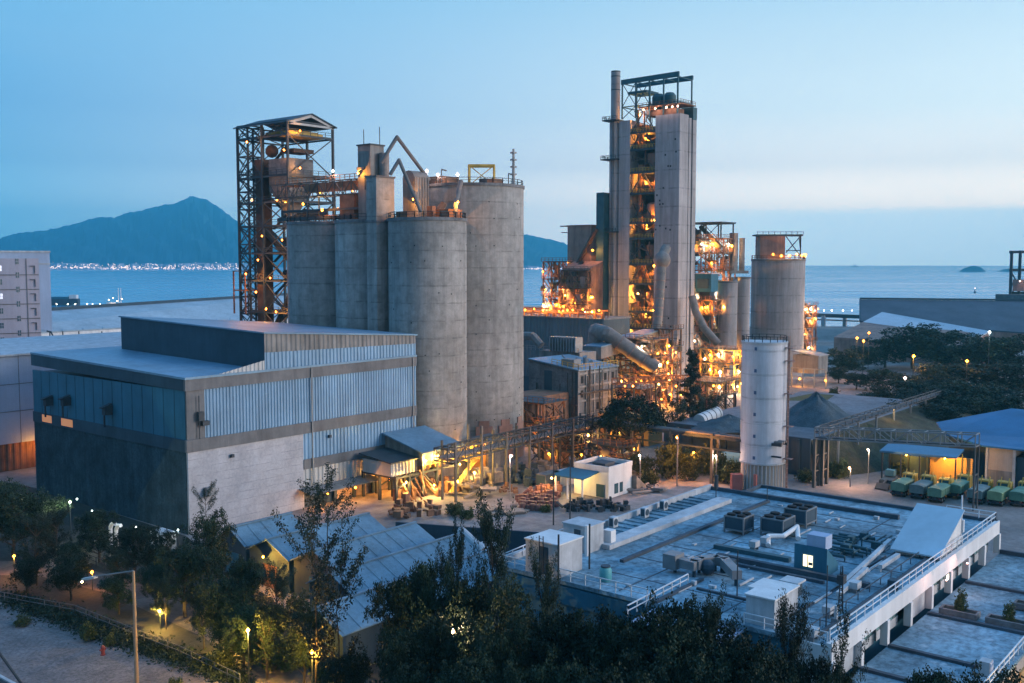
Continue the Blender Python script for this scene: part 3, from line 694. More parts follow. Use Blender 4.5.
# hopper box, bucket elevator trunk, chutes
MB().hexa([(LX0 + .7, LY0 + .7), (LX0 + 8, LY0 + .7), (LX0 + 8, LY0 + 8), (LX0 + .7, LY0 + 8)], [ZA(295, 190, LX0, LY0)] * 4, [ZA(295, 157, LX0, LY0)] * 4).build('hopper_box', M_conc_d, lt)
zb = ZA(295, 190, LX0, LY0)
k = MB().add([(LX0 + 1, LY0 + 1, zb), (LX0 + 7.7, LY0 + 1, zb), (LX0 + 7.7, LY0 + 7.7, zb), (LX0 + 1, LY0 + 7.7, zb), (LX0 + 3.6, LY0 + 3.6, zb - 6), (LX0 + 5, LY0 + 3.6, zb - 6), (LX0 + 5, LY0 + 5, zb - 6), (LX0 + 3.6, LY0 + 5, zb - 6)], [(0, 1, 5, 4), (1, 2, 6, 5), (2, 3, 7, 6), (3, 0, 4, 7), (4, 5, 6, 7)]); k.build('hopper_cone', M_conc_d, lt)
k = MB().box(LX0 + 1.2, LY1 - 7.4, 0, LX0 + 4.2, LY1 - 5.0, zt - 8); k.build('elevator_casing', M_drust, lt)
k = MB().box(LX0 + 6, LY0 + 1, 0, LX0 + 7.2, LY0 + 2.4, zb - 4).tube((LX0 + 4.3, LY0 + 4.3, zb - 6), (LX0 + 10, LY0 - 2, hC + 3), .8).tube((LX0 + 3, LY1 - 6, zt - 10), (LX0 + 5, LY0 + 6, zb + 6), .9).tube((LX0 + 2, LY0 + 12, 50), (LX0 + 8, LY0 + 4, 38), .8).tube((LX0 + 4, LY0 + 5, 34), (LX0 + 4, LY0 + 14, 22), .7); k.build('chute', M_steel, lt)
k = MB()
for z in range(6, 64, 8): 
    k.beam((LX0 + 6, LY0 + 9, z), (LX0 + 6, LY0 + 15, z + 4), .9, .15); k.beam((LX0 + 7.2, LY0 + 15, z + 4), (LX0 + 7.2, LY0 + 9, z + 8), .9, .15)
k.build('stair', M_steel, lt)
k = MB()
for z in (46, 38, 30, 22): k.box(LX0 + 6, LY0 + 3, z, LX0 + 10, LY0 + 8, z + 2.6); k.tube((LX0 + 9, LY0 + 10, z + 1), (LX0 + 9, LY0 + 13, z + 1), 1.1)
k.box(LX0 + 4, LY1 - 4.5, zt - 12, LX0 + 9, LY1 - 1, zt - 8).ball((LX0 + 4, LY1 - 8, zt - 6), 1.6).box(LX0 + 5, LY0 + 4, ZA(300, 152, LX0 + 5, LY0 + 4), LX0 + 11, LY0 + 9, ZA(300, 148, LX0 + 5, LY0 + 4)); k.build('drive_unit', M_drust, lt)
MB().steel(LX0 - 1.2, LX0 + 3, LY1 - 3.6, LY1 + 1, [29.5, 35.2, 39.8], 1, 1, .3, .2, False).box(LX0 - 1.2, LY1 - 3.6, 35.0, LX0 + 3, LY1 + 1, 35.2).build('cage', M_rust, lt)
for px, py, pw in ((246, 274, 1700), (270, 278, 500), (266, 309, 900), (276, 312, 350), (247, 142, 700), (286, 202, 250), (300, 131, 900), (277, 200, 350), (258, 260, 400), (252, 200, 500), (262, 236, 450), (300, 168, 600), (256, 292, 900), (284, 150, 500), (282, 240, 400)):
    lamp(lt, D(px, py, 236 + (6 if px < 250 else 2)), pw, SOD, .27)

# ================================================================ preheater tower
PX0, PY0 = 293.0, 170.0
pt = thing('preheater_tower', 'tallest concrete tower with an open lit middle full of platforms and pipes', 'tower', (PX0, PY0, 0))
zt = ZA(678, 113, PX0, PY0)
def leg(x0, y0, x1, y1, z): return MB().box(x0, y0, 0, x1, y1, z)
k = leg(PX0, PY0, PX0 + 5.6, PY0 + 9.2, zt); k.box(PX0 + 5.6, PY0 + 2.4, 0, PX0 + 11, PY0 + 9.2, zt - .5); k.box(PX0 + 6.3, PY0 + .15, 0, PX0 + 7.8, PY0 + 2.399, zt - .8); k.box(PX0 + 8.7, PY0 + .1, 0, PX0 + 11.1, PY0 + 2.398, zt - 1.2); k.build('right_leg', M_conc_l, pt)
k = leg(PX0, PY0 + 19.0, PX0 + 5, PY0 + 23.4, zt - .6); k.box(PX0 + 5, PY0 + 19, 0, PX0 + 11, PY0 + 23, zt - 1); k.build('left_leg', M_conc_l, pt)
MB().box(PX0 + 10.4, PY0 + 9.2, 0, PX0 + 11, PY0 + 19, zt - 2).build('rear_wall', M_drust, pt)
MB().box(PX0 + 8.6, PY0 + .05, zt - 1.1, PX0 + 11.2, PY0 + 4.5, zt + 2.9).build('roof_box', M_teal_p, pt)
fl = []
z = 12.0
k = MB(); rl = MB(); br = MB()
i = 0
while z < zt - 1:
    k.box(PX0 + .3, PY0 + 9.2, z, PX0 + 10.4, PY0 + 19, z + .35); k.beam((PX0 + .2, PY0 + 9.2, z), (PX0 + .2, PY0 + 19, z), .35, .7)
    rl.rail([(PX0 + .3, PY0 + 9.3, z + .35), (PX0 + .3, PY0 + 18.9, z + .35)], 1.2, .06, 1.2)
    if i % 3 != 2: br.beam((PX0 + .4, PY0 + 9.3, z), (PX0 + .4, PY0 + 14, z + 7), .3); br.beam((PX0 + .4, PY0 + 18.8, z), (PX0 + .4, PY0 + 14, z + 7), .3)
    fl.append(z); z += (7.6, 5.6, 9.4, 6.6, 8.6, 5.2, 9.8, 7.0)[i % 8]; i += 1
k.build('platform', M_steel, pt); rl.build('railing', M_yellow, pt); br.build('brace', M_steel, pt)
k = MB()
for j, z in enumerate(fl[:-1]):
    cx, cyy = PX0 + 4.5 + (j % 2) * 1.5, PY0 + 12.2 + (j % 2) * 3.6
    if j % 2 == 0: k.lathe(cx, cyy, [(.5, z + .4), (2.3, z + 3.6), (2.3, z + 6.4), (1.2, z + 7)], 20)
    else: k.path([(cx, PY0 + 9.6, z + 6), (cx - 1.5, PY0 + 11.5, z + 3.2), (cx - 1, PY0 + 15.5, z + 2.2), (cx, PY0 + 18.6, z + 5.5)], 1.1, 12)
k.build('cyclone', M_rust_l, pt, None, True)
k = MB()
for j, z in enumerate(fl):
    for q in range(12):
        y = PY0 + 9.8 + rnd.random() * 8; x = PX0 + .8 + rnd.random() * 5
        if q < 2: k.tube((x, y, z), (x, y, z + 7.6), .12 + .2 * rnd.random())
        else: k.box(x, y, z + .35, x + rnd.uniform(.5, 1.8), y + rnd.uniform(.6, 2), z + rnd.uniform(1, 3.4))
k.tube((PX0 + 2, PY0 + 16.2, 40), (PX0 + 2, PY0 + 16.2, 72), .5).tube((PX0 + 3, PY0 + 10.2, 30), (PX0 + 3, PY0 + 17, 44), .8)
k.build('pipework', M_rust, pt)
k = MB(); rr = random.Random(77)
for z in fl:
    for q in range(16):
        y = PY0 + rr.uniform(9.6, 18.4); x = PX0 + rr.uniform(.2, 3); zz = z + rr.uniform(.4, 6)
        if rr.random() < .45: k.beam((x, y, zz), (x, y, min(zz + rr.uniform(1.5, 5), z + 7.4)), .22)
        else: k.beam((x, y, zz), (x, min(y + rr.uniform(1.5, 6), PY0 + 18.9), zz + rr.uniform(-.3, 2.5)), .2)
k.build('service_pipes', M_pipe_d, pt)
for j, z in enumerate(fl):
    if j in (8, 4): continue
    lamp(pt, (PX0 + 2.2, PY0 + (10.6 if j % 2 else 16.8), z + 6.2), (3800, 2400, 4600, 2800, 900, 2800, 3800)[j % 7], SOD, .3)
    if j % 2: lamp(pt, (PX0 + 5.5, PY0 + 15.5, z + 4.6), 2400, SOD, .3)
# steel head frame and cyclone tops
zr = ZA(620, 81, PX0, PY0 + 22.5)
k = MB().steel(PX0 + .5, PX0 + 9.5, PY0 + 1.2, PY0 + 22.6, [zt, zt + 4, zr - .8], 1, 4, .4, .32, False)
for (ya, yb) in ((17.2, 22.6), (11.9, 17.2)):
    for za, zb2 in ((zt, zt + 4), (zt + 4, zr - .8)):
        k.beam((PX0 + .5, PY0 + ya, za), (PX0 + .5, PY0 + yb, zb2), .2); k.beam((PX0 + .5, PY0 + yb, za), (PX0 + .5, PY0 + ya, zb2), .2)
k.beam((PX0 + .5, PY0 + .8, zr), (PX0 + .5, PY0 + 23, zr - .4), .6, 1.6).beam((PX0 + 9.5, PY0 + .8, zr), (PX0 + 9.5, PY0 + 23, zr - .4), .6, 1.4).box(PX0 + .5, PY0 + 13, zr - 4.6, PX0 + 8, PY0 + 20.5, zr - 3.8)
k.build('head_frame', M_teal_p, pt)
k = MB()
for y in (6.3, 10.6): k.lathe(PX0 + 4, PY0 + y, [(1.0, zt + 2.5), (2.1, zt + 4.4), (2.1, zt + 6.6), (1.3, zt + 7.6)], 16)
k.build('cyclone_head', M_teal_p, pt, None, True)
k = MB().box(PX0 - .8, PY0 - .8, zt + 3.0, PX0 + 9, PY0 + 15.5, zt + 3.3).rail([(PX0 - .7, PY0 + 15.4, zt + 3.3), (PX0 - .7, PY0 - .7, zt + 3.3), (PX0 + 8.6, PY0 - .7, zt + 3.3)], 1.1, .06, 1.6)
k.box(PX0 + 1, PY0 + 2, zt + .1, PX0 + 6, PY0 + 13, zt + 2.0); k.build('roof_platform', M_rust, pt)
for y, pw in ((13.5, 500), (9, 300), (4.8, 220), (2.6, 160), (.6, 160)): lamp(pt, (PX0 - .5, PY0 + y, zt + 2.2), pw, PINK, .34)
k = MB()
for i in range(26):
    z = rnd.uniform(20, zt - 6); y = PY0 + rnd.uniform(.8, 8.6); k.box(PX0 - .06, y, z, PX0 - .003, y + .5, z + .6)
k.build('wall_vent', M_black, pt)
ch = thing('chimney', 'slim grey chimney running up the left side of the tallest tower', 'chimney', (PX0, PY0 + 26, 0))
zc = ZA(611, 71, PX0 + 1, PY0 + 26)
k = MB().lathe(PX0 + 1.4, PY0 + 25.9, [(1.95, 0), (1.95, zt - 1), (1.55, zt - .5), (1.55, zc)], 24); k.build('stack', M_conc_l, ch, None, True)
k = MB()
for z in (zt, zc - 2, zc - 6.5, zc - .4): k.lathe(PX0 + 1.4, PY0 + 25.9, [(1.62, z), (1.62, z + .3)], 24)
k.build('stack_band', M_steel, ch)
k = MB()
for z, r in ((zt - .4, 3.1), (zt - 13.5, 3.4), (zt - 38, 3.0)):
    k.box(PX0 - r + .9, PY0 + 23.2, z, PX0 + 3, PY0 + 25.9 + r, z + .35); k.rail([(PX0 - r + 1, PY0 + 23.2, z + .35), (PX0 - r + 1, PY0 + 25.8 + r, z + .35), (PX0 + 3, PY0 + 25.8 + r, z + .35)], 1.1, .07, 1.4)
k.build('gallery', M_steel, ch)
MB().beam((PX0 - .75, PY0 + 25.2, 4), (PX0 - .75, PY0 + 25.2, zt), .12).beam((PX0 - .75, PY0 + 25.8, 4), (PX0 - .75, PY0 + 25.8, zt), .12).build('ladder', M_steel, ch)
# large ducts at its foot
def duct(name, pts, r, label, bands=True, mat=M_pipe):
    t = thing(name, label, 'duct', pts[0]); MB().path(pts, r, 14).build('tube', mat, t, None, True)
    if bands:
        k = MB()
        for a, b in zip(pts[:-1], pts[1:]):
            n = max(1, int((b - a).length / (r * 1.6))); d = (b - a).normalized()
            for i in range(1, n): p = a.lerp(b, i / n); k.tube(p - d * .15, p + d * .15, r * 1.07, n=14)
        k.build('joint_band', M_rust_l, t)
    return t
q0 = D(595, 345, 292); duct('large_duct', [q0, D(596, 331, 291), D(607, 334, 288), D(656, 368, 287)], 2.2, 'thick banded duct with a rounded elbow sloping down to the foot of the tall tower')
duct('riser_duct', [D(653, 348, 318), D(657, 326, 319), D(661, 272, 322), D(662, 257, 323), D(666, 248, 326)], 1.55, 'ribbed riser duct climbing the front face of the tall tower')
MB()
tag(MB().ball(D(662, 260, 322.5), 2.7, 12, 8).build('duct_elbow', M_pipe, None, D(662, 260, 322.5), True), 'rounded elbow housing at the top of the ribbed riser duct', 'duct elbow')
ig = thing('inclined_gallery', 'pale roofed inclined gallery meeting the foot of the tall tower', 'conveyor', D(600, 348, 300))
a, b = D(592, 353, 285), D(652, 336, 306)
u = (b - a).cross(Vector((0, 0, 1))).normalized() * 3.2
MB().slab([a - u + Vector((0, 0, 2)), a + u + Vector((0, 0, 2)), b + u + Vector((0, 0, 2)), b - u + Vector((0, 0, 2))], .3).build('roof', M_roof, ig)
MB().hexa([(a - u).xy, (a + u).xy, (b + u).xy, (b - u).xy], [a.z - 1.5, a.z - 1.5, b.z - 1.5, b.z - 1.5], [a.z + 1.65, a.z + 1.65, b.z + 1.65, b.z + 1.65]).build('wall', M_corr_r, ig)
k = MB()
for t in (.05, .5, .95):
    p = a.lerp(b, t)
    for o in (u, -u): k.beam((p + o * .9).xy.to_3d(), p + o * .9, .5)
k.build('trestle', M_steel, ig)
# ================================================================ generic process frame: steel, floors, rails, pipes, vessels, lamps
def plant_frame(root, x0, x1, y0, y1, zs, nx, ny, seed, lamps, power=1200, steel=M_rust, vessel=True, brace=.4, col=SOD, r=.36):
    rr = random.Random(seed)
    MB().steel(x0, x1, y0, y1, [0 if zs[0] < 1 else zs[0]] + list(zs[1:]), nx, ny, .4, .3, True, brace).build('steel_frame', steel, root)
    k = MB(); rl = MB()
    for z in zs[1:]:
        k.box(x0 - .6, y0 - .6, z + .16, x1 + .6, y1 + .6, z + .3)
        rl.rail([(x0 - .5, y1 + .5, z + .3), (x0 - .5, y0 - .5, z + .3), (x1 + .5, y0 - .5, z + .3)], 1.15, .06, 1.5)
    k.build('platform', M_steel, root); rl.build('railing', M_rust, root)
    k = MB(); v = MB()
    zl = list(zs)
    for i, z in enumerate(zl[:-1]):
        hh = zl[i + 1] - z
        for q in range(int(2 + (x1 - x0) * (y1 - y0) / 40)):
            x = rr.uniform(x0, x1); y = rr.uniform(y0, y1)
            if rr.random() < .5: k.tube((x, y, z), (x, y, z + hh), rr.uniform(.12, .35), n=6)
            else: k.tube((x, y, z + hh * .7), (x if rr.random() < .5 else rr.uniform(x0, x1), rr.uniform(y0, y1), z + hh * rr.uniform(.3, .9)), rr.uniform(.12, .4), n=6)
            if vessel and rr.random() < .5:
                x = rr.uniform(x0 + 1, x1 - 1); y = rr.uniform(y0 + 1, y1 - 1); s = rr.uniform(.6, 1.4)
                if rr.random() < .5: v.box(x - s, y - s, z + .3, x + s, y + s, z + .3 + hh * rr.uniform(.3, .75))
                else: v.tube((x, y, z + .3), (x, y, z + hh * .8), s, n=12)
        xa = x0 if rr.random() < .5 else x1
        k.beam((x0 - .4, y0 + (y1 - y0) * .2, z + .2), (x0 - .4, y0 + (y1 - y0) * .7, z + hh + .2), .7, .15)
    kd = MB()
    for i in range(int(14 + (x1 - x0) * (y1 - y0) * (zl[-1] - zl[0]) / 42)):
        z = rr.uniform(zl[0] + .5, zl[-1]); x = x0 - rr.uniform(0, .5) if rr.random() < .5 else rr.uniform(x0, x1); y = y0 - rr.uniform(0, .5) if x > x0 and rr.random() < .6 else rr.uniform(y0, y1)
        q = rr.random(); ln = rr.uniform(1.5, 6)
        if q < .35: kd.tube((x, y, z), (x, y, min(z + ln, zl[-1])), rr.uniform(.08, .3), n=6)
        elif q < .65: kd.tube((x, y, z), (x, min(y + ln, y1), z), rr.uniform(.08, .3), n=6)
        elif q < .85: kd.beam((x, y, z), (x, min(y + ln, y1), min(z + rr.uniform(1, 4), zl[-1])), .25, .25)
        else: kd.box(x - .4, y, z, x + .5, y + rr.uniform(.6, 2), z + rr.uniform(.5, 1.8))
    kd.build('service_pipes', M_pipe_d, root)
    k.build('pipework', M_rust, root)
    if v.v: v.build('vessel', M_rust_l, root)
    power *= .95
    for i in range(int(lamps * 1.5)):
        z = rr.choice(zl[:-1]) + rr.uniform(2.4, 3.4)
        if rr.random() < .6: p = (x0 - .9, rr.uniform(y0, y1), z)
        else: p = (rr.uniform(x0, x1), y0 - .9, z)
        u = rr.random(); lamp(root, p, power * rr.uniform(.4, 1.5) * (1 if u < .7 else .7), col if u < .7 else (1, .5, .12) if u < .9 else (1, .82, .58), r * rr.uniform(.75, 1.1))

def near(px, py, d): q = D(px, py, d); return q.x, q.y
# ---- raw mill block left of the tall tower
x, y = near(593, 300, 352)
ml = thing('mill_building', 'rust dusted mill building with lit pipe deck, left of the tall tower', 'building', (x, y, 0))
zA = ZA(580, 226, x, y)
MB().box(x, y + 1, 0, x + 12, y + 11, zA).build('wall', M_rust_l, ml)
MB().box(x - .3, y + .7, zA, x + 12.3, y + 11.3, zA + .5).build('roof', M_rust_l, ml)
zB = ZA(550, 277, x, y + 14)
MB().box(x + 2, y + 11, 0, x + 10, y + 16.5, zB).build('side_wall', M_rust_l, ml)
MB().hexa([(x - 7, y - 4), (x - .01, y - 4), (x - .01, y + 8), (x - 7, y + 8)], [0] * 4, [ZA(600, 268, x, y), zA - 12, zA - 12, ZA(575, 268, x, y)]).build('lean_to', M_rust_l, ml)
k = MB().tube((x - 1, y + 13, zA - 24), (x - 1, y - 2, zA - 1), .8).tube((x - 2, y + 16, zB - 4), (x - 3, y + 2, zA - 12), .6); k.build('chute', M_drust, ml)
k = MB().beam((x - .2, y + 13.5, zA - 2), (x - .2, y + 11, zA - 2), .3).beam((x - .2, y + 13.8, zA + .2), (x + 6, y + 13.8, zA + .2), .3).beam((x - .2, y + 11, zA + .2), (x - .2, y + 14, zA + .2), .4); k.build('hoist_arm', M_steel, ml)
for p, pw in (((x - 1.6, y + 5, 30), 2600), ((x - 1.2, y + 10, 42), 1500), ((x - 8, y + 2, 28), 2200), ((x - 2, y - 1, 46), 900)): lamp(ml, p, pw, SOD, .42)
plant_frame(ml, x - 8, x - 1.2, y + 8.5, y + 15.5, [18, 24, 30, 36, 42], 1, 2, 11, 10, 2100)
plant_frame(ml, x - 9, x - 7.2, y - 4, y + 7, [22, 27.5, 33, 39], 1, 2, 12, 6, 1500)
k = MB().box(PX0 - 3, PY0 + 27.5, 20, PX0 + 1, PY0 + 30.5, ZA(601, 193, PX0, PY0 + 29)); 
tag(k.build('elevator_casing', M_teal_p, None, (PX0, PY0 + 29, 0)), 'dark green enclosed elevator leg standing left of the chimney', 'elevator')
# lower long building with a lit roof edge
x, y = near(604, 337, 302)
cb = thing('crusher_house', 'long grey blue plant house with a string of lights along its roof', 'building', (x, y, 0))
zc = ZA(604, 320, x, y)
MB().box(x, y, 0, x + 14, y + 36, zc).build('wall', M_navy, cb)
MB().corr((x, y + 36), (x, y), (6, 6), (zc, zc), 1.2, .2, (-1, 0)).build('cladding', pm('slate_cladding', (.14, .17, .19), .7, .2, .1, streak=.3), cb)
MB().box(x - .5, y - .3, zc, x + 14.3, y + 36.3, zc + .4).build('roof', M_corr_r, cb)
k = MB().rail([(x - .3, y + 36, zc + .4), (x - .3, y, zc + .4)], 1.2, .06, 1.8)
for i in range(12): k.tube((x + .8, y + 1 + 3 * i, zc + .4), (x + .8, y + 1 + 3 * i, zc + rnd.uniform(1.5, 3)), rnd.uniform(.2, .7))
k.tube((x + 1.5, y, zc + 1.6), (x + 1.5, y + 36, zc + 1.6), .4).tube((x + 2.6, y, zc + 2.6), (x + 2.6, y + 36, zc + 2.6), .3)
for i in range(9): k.beam((x + 2, y + 4 * i, zc), (x + 2, y + 4 * i, zc + 3), .2)
k.build('roof_piping', M_rust, cb)
for i in range(12): lamp(cb, (x - .2, y + 1.5 + 3.1 * i + rnd.uniform(-.6, .6), zc + rnd.uniform(1.7, 3.0)), rnd.uniform(350, 1100), SOD, .28)
# dark clutter deck in front
x2, y2 = near(588, 350, 280)
eq = thing('dust_collector', 'dusty grey ducted collector unit behind the old concrete block', 'dust collector', (x2, y2, 0))
k = MB().box(x2 - 4, y2, 0, x2 + 4, y2 + 14, ZA(580, 352, x2, y2)); k.build('base_wall', M_corr_r, eq)
zz = ZA(580, 352, x2, y2)
k = MB().tube((x2 - 3, y2 + 1, zz + 1.8), (x2 - 3, y2 + 10, zz + 1.8), 2.0, n=14).tube((x2 - 3, y2 + 14, zz + 1.2), (x2 - 3, y2 + 17, zz + 3.8), 1.2).tube((x2 - 3, y2 + 17, zz + 3.8), (x2 - 3, y2 + 24, zz + 3.6), 1.2); k.build('casing', M_pipe, eq, None, True)
k = MB()
for i in range(10): k.box(x2 - 5.4, y2 + .4 + i * .95, zz + .2, x2 - 2, y2 + .8 + i * .95, zz + 4.2)
k.rail([(x2 - 4.4, y2 + 24, zz), (x2 - 4.4, y2, zz)], 1.2, .06, 1.5); k.build('rib', M_steel_g, eq)
# ---- old concrete block with panelled front
ob = thing('concrete_block', 'old stained concrete building with a grid of panels on its right face', 'building', (206.3, 147.8, 0))
ox0, oy0, ox1, oy1 = 206.3, 147.8, 223.5, 163.5; zo = ZA(578, 371, ox0, oy0)
MB().hexa([(ox0, oy0), (ox1, oy0), (ox1, oy1), (ox0, oy1)], [0] * 4, [zo, zo - .3, zo + 1.6, zo + 1.8]).build('wall', M_conc_d, ob)
k = MB()
for i in range(6): x = ox0 + (ox1 - ox0) * i / 5; k.box(x - .28, oy0 - .25, 0, x + .28, oy0 - .003, zo - .2)
for z in (3.5, 7.2, 10.8, zo - .8): k.box(ox0, oy0 - .32, z - .25, ox1, oy0 - .253, z + .25)
k.build('concrete_grid', M_conc, ob)
k = MB()
for i in range(5):
    xa = ox0 + (ox1 - ox0) * i / 5 + .28; xb = xa + (ox1 - ox0) / 5 - .56
    for z in (3.75, 7.45, 11.0): 
        if rnd.random() < .5: k.box(xa + .9, oy0 - .06, z + .6, xb - .9, oy0 - .004, z + 2.4)
k.build('window_opening', M_black, ob)
MB().box(ox0 - .08, oy0 + 8.2, 0, ox0 - .004, oy0 + 10.6, zo - .5).box(ox0 - .06, oy0 + .01, 0, ox0 - .004, oy0 + .9, zo - .4).build('recess_shade_strip', M_navy, ob)  # flat dark strips on the wall, coloured as the shade of recesses
MB().slab([(ox0 - .5, oy0 - .5, zo + .3), (ox1 + .4, oy0 - .5, zo + .1), (ox1 + .4, oy1, zo + 2.1), (ox0 - .5, oy1, zo + 2.3)], .28).build('roof', M_roof, ob)
k = MB().rail([(ox0 - .3, oy0 + 8, zo + 1.3), (ox0 - .3, oy0 - .3, zo + .35), (ox1, oy0 - .3, zo + .2)], 1.3, .06, 1.6); k.build('railing', M_yellow, ob)
k = MB()
for i in range(6): x = ox0 + 1 + rnd.random() * 13; k.tube((x, oy0 + 1 + rnd.random() * 8, zo), (x + rnd.uniform(-2, 2), oy0 + 2 + rnd.random() * 8, zo + rnd.uniform(1, 3.4)), rnd.uniform(.2, .7))
k.box(ox0 + 1, oy0 + 2, zo + .4, ox0 + 4, oy0 + 6, zo + 2.6); k.build('roof_plant', M_steel_g, ob)
k = MB(); rr = random.Random(21)
for i in range(7): x = rr.uniform(ox0 + .5, ox1 - .5); k.tube((x, oy0 - .6, rr.uniform(0, 5)), (x, oy0 - .6, rr.uniform(9, zo + 1)), rr.uniform(.08, .22), n=6)
for i in range(5): y = rr.uniform(oy0 + 1, oy1 - 2); k.tube((ox0 - .4, y, 0), (ox0 - .4, y, rr.uniform(7, zo + 1)), rr.uniform(.1, .3), n=6)
k.tube((ox0, oy0 - .7, 9.2), (ox1, oy0 - .7, 9.0), .25).tube((ox0 - .5, oy0, 6.3), (ox0 - .5, oy1, 6.5), .22); k.build('wall_pipe', M_pipe_d, ob)
# dark recess building between the tallest silo and the old block, glowing at its foot
lb = thing('process_annex', 'rusty open annex glowing orange between the tallest silo and the old concrete block', 'building', (190, 148, 0))
MB().box(192, 150, 0, 205.5, 160, 9.5).build('wall', M_rust, lb)
plant_frame(lb, 182, 190, 140, 150, [0, 5.2, 9.8], 2, 2, 31, 0, 800)
for p, pw in (((186, 138.5, 4), 1300), ((181, 141, 4.2), 1200), ((191, 147.8, 5), 800), ((195, 144, 3), 500)): lamp(lb, p, pw, SOD, .26)
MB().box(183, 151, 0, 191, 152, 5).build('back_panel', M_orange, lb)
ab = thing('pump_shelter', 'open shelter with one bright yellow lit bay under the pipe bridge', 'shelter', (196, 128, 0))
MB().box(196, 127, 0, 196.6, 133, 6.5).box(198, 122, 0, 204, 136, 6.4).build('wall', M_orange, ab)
plant_frame(ab, 190.5, 197, 123, 133, [0, 5.5], 1, 2, 33, 0, 600, M_steel, False)
for p, pw in (((193.2, 129.8, 4.5), 1500), ((189, 124, 4.2), 500)): lamp(ab, p, pw, (1, .6, .1), .24)

# ---- tangle of lit steel at the foot of the tall tower
def fr(name, label, px, py, d, sx, sy, zs, nx, ny, seed, lamps, power, **kw):
    x, y = near(px, py, d); t = thing(name, label, 'steelwork', (x, y, 0)); plant_frame(t, x, x + sx, y, y + sy, zs, nx, ny, seed, lamps, power, **kw); return t
fr('process_steelwork', 'rusty lit steelwork under the thick sloping duct at the foot of the tall tower', 652, 390, 286, 8, 16, [0, 5, 10, 15, 20], 1, 3, 21, 10, 2200)
fr('process_steelwork', 'narrow yellow lit pipe stack against the front face of the tall tower', 672, 380, 300, 5, 6, [0, 6, 12, 17, 22], 1, 1, 22, 7, 1800)
fr('process_steelwork', 'low rusty pipe frame in front of the tall tower, beside the round dark tree', 640, 400, 262, 10, 9, [0, 4.5, 9], 2, 2, 23, 3, 700)
wk = thing('walkway', 'long rusty walkway crossing in front of the foot of the tall tower', 'walkway', D(620, 383, 255))
a, b = D(612, 384, 256), D(700, 380, 256)
MB().truss(a, b, 1.6, 1.4, 16, .14).build('truss', M_rust, wk)
k = MB()
for t in (0, .25, .5, .75, 1): p = a.lerp(b, t); k.beam(p.xy.to_3d(), p, .3)
k.build('post', M_steel, wk)
MB().beam(a + Vector((0, 0, .1)), b + Vector((0, 0, .1)), 1.5, .12).build('deck', M_rust, wk)
for px, pw in ((625, 500), (633, 700), (676, 1500)): lamp(wk, D(px, 386, 253.5), pw, SOD, .26)

# ---- steelwork right of the tall tower
t = fr('process_tower', 'brightly lit steel process tower just right of the tall concrete tower', 722, 330, 352, 9, 13.5, [0, 7, 14, 21, 27, 33, 39, 45, 50], 2, 2, 41, 18, 2600, brace=.2)
x, y = near(722, 330, 352)
zt2 = ZA(715, 223, x, y)
k = MB().steel(x, x + 9, y + 1, y + 12.5, [50, zt2], 1, 2, .4, .35, True, .3).box(x - .8, y + .2, zt2, x + 9.5, y + 13, zt2 + .5).tube((x + 2, y + 10, zt2 - 1), (x, y + 1, 47), .8).tube((x + 4, y + 12, zt2 - 2), (x + 4, y + 12, 44), 1.2); k.build('head_frame', M_steel, t)
k = MB().lathe(x + 8, y + .2, [(1.5, 38), (1.5, ZA(735, 233, x + 8, y))], 18).lathe(x + 9.6, y - 2.2, [(1.0, 38), (1.0, ZA(742, 238, x + 9.6, y - 2))], 14).beam((x + 5, y + .5, 38.5), (x + 11, y - 3.5, 38.5), 2.4, 1); k.build('vent_stack', M_conc_d, t, None, True)
x3, y3 = near(716, 360, 338)
fr('process_tower', 'lower yellow lit steel frame in front of the twin slim silos', 734, 372, 322, 4, 12, [0, 4.5, 9.5, 14], 1, 3, 42, 9, 2000, steel=M_yellow)

fr('process_steelwork', 'deep orange lit pipework low between the tall tower and the twin slim silos', 712, 345, 345, 7, 8, [0, 6, 12, 18, 24, 29], 1, 2, 43, 8, 1500)
fr('process_steelwork', 'dark low trestles with small lamps beside the pine tree', 716, 395, 285, 12, 10, [0, 4, 8], 2, 3, 44, 3, 700, steel=M_steel)
cbn = thing('control_cabin', 'small blue grey cabin with a window strip hung beside the tall tower', 'cabin', D(703, 290, 342))
q = D(711, 292, 345); z0, z1 = q.z, ZA(711, 274, q.x, q.y)
MB().box(q.x, q.y, z0, q.x + 5, q.y + 6, z1).build('wall', M_blue_w, cbn); MB().box(q.x - .3, q.y - .3, z1, q.x + 5.3, q.y + 6.3, z1 + .3).build('roof', M_white_d, cbn)
MB().box(q.x - .06, q.y + .8, z0 + 1.2, q.x - .005, q.y + 5.2, z1 - 1.6).build('window', M_glass, cbn); MB().box(q.x + 1, q.y + 1, 0, q.x + 4, q.y + 5, z0).build('support', M_steel, cbn)
duct('curved_pipe', [D(692, 296, 334), D(696, 312, 333), D(704, 328, 332), D(718, 344, 331)], 1.3, 'grey curved pipe sweeping down right of the tall tower', False)
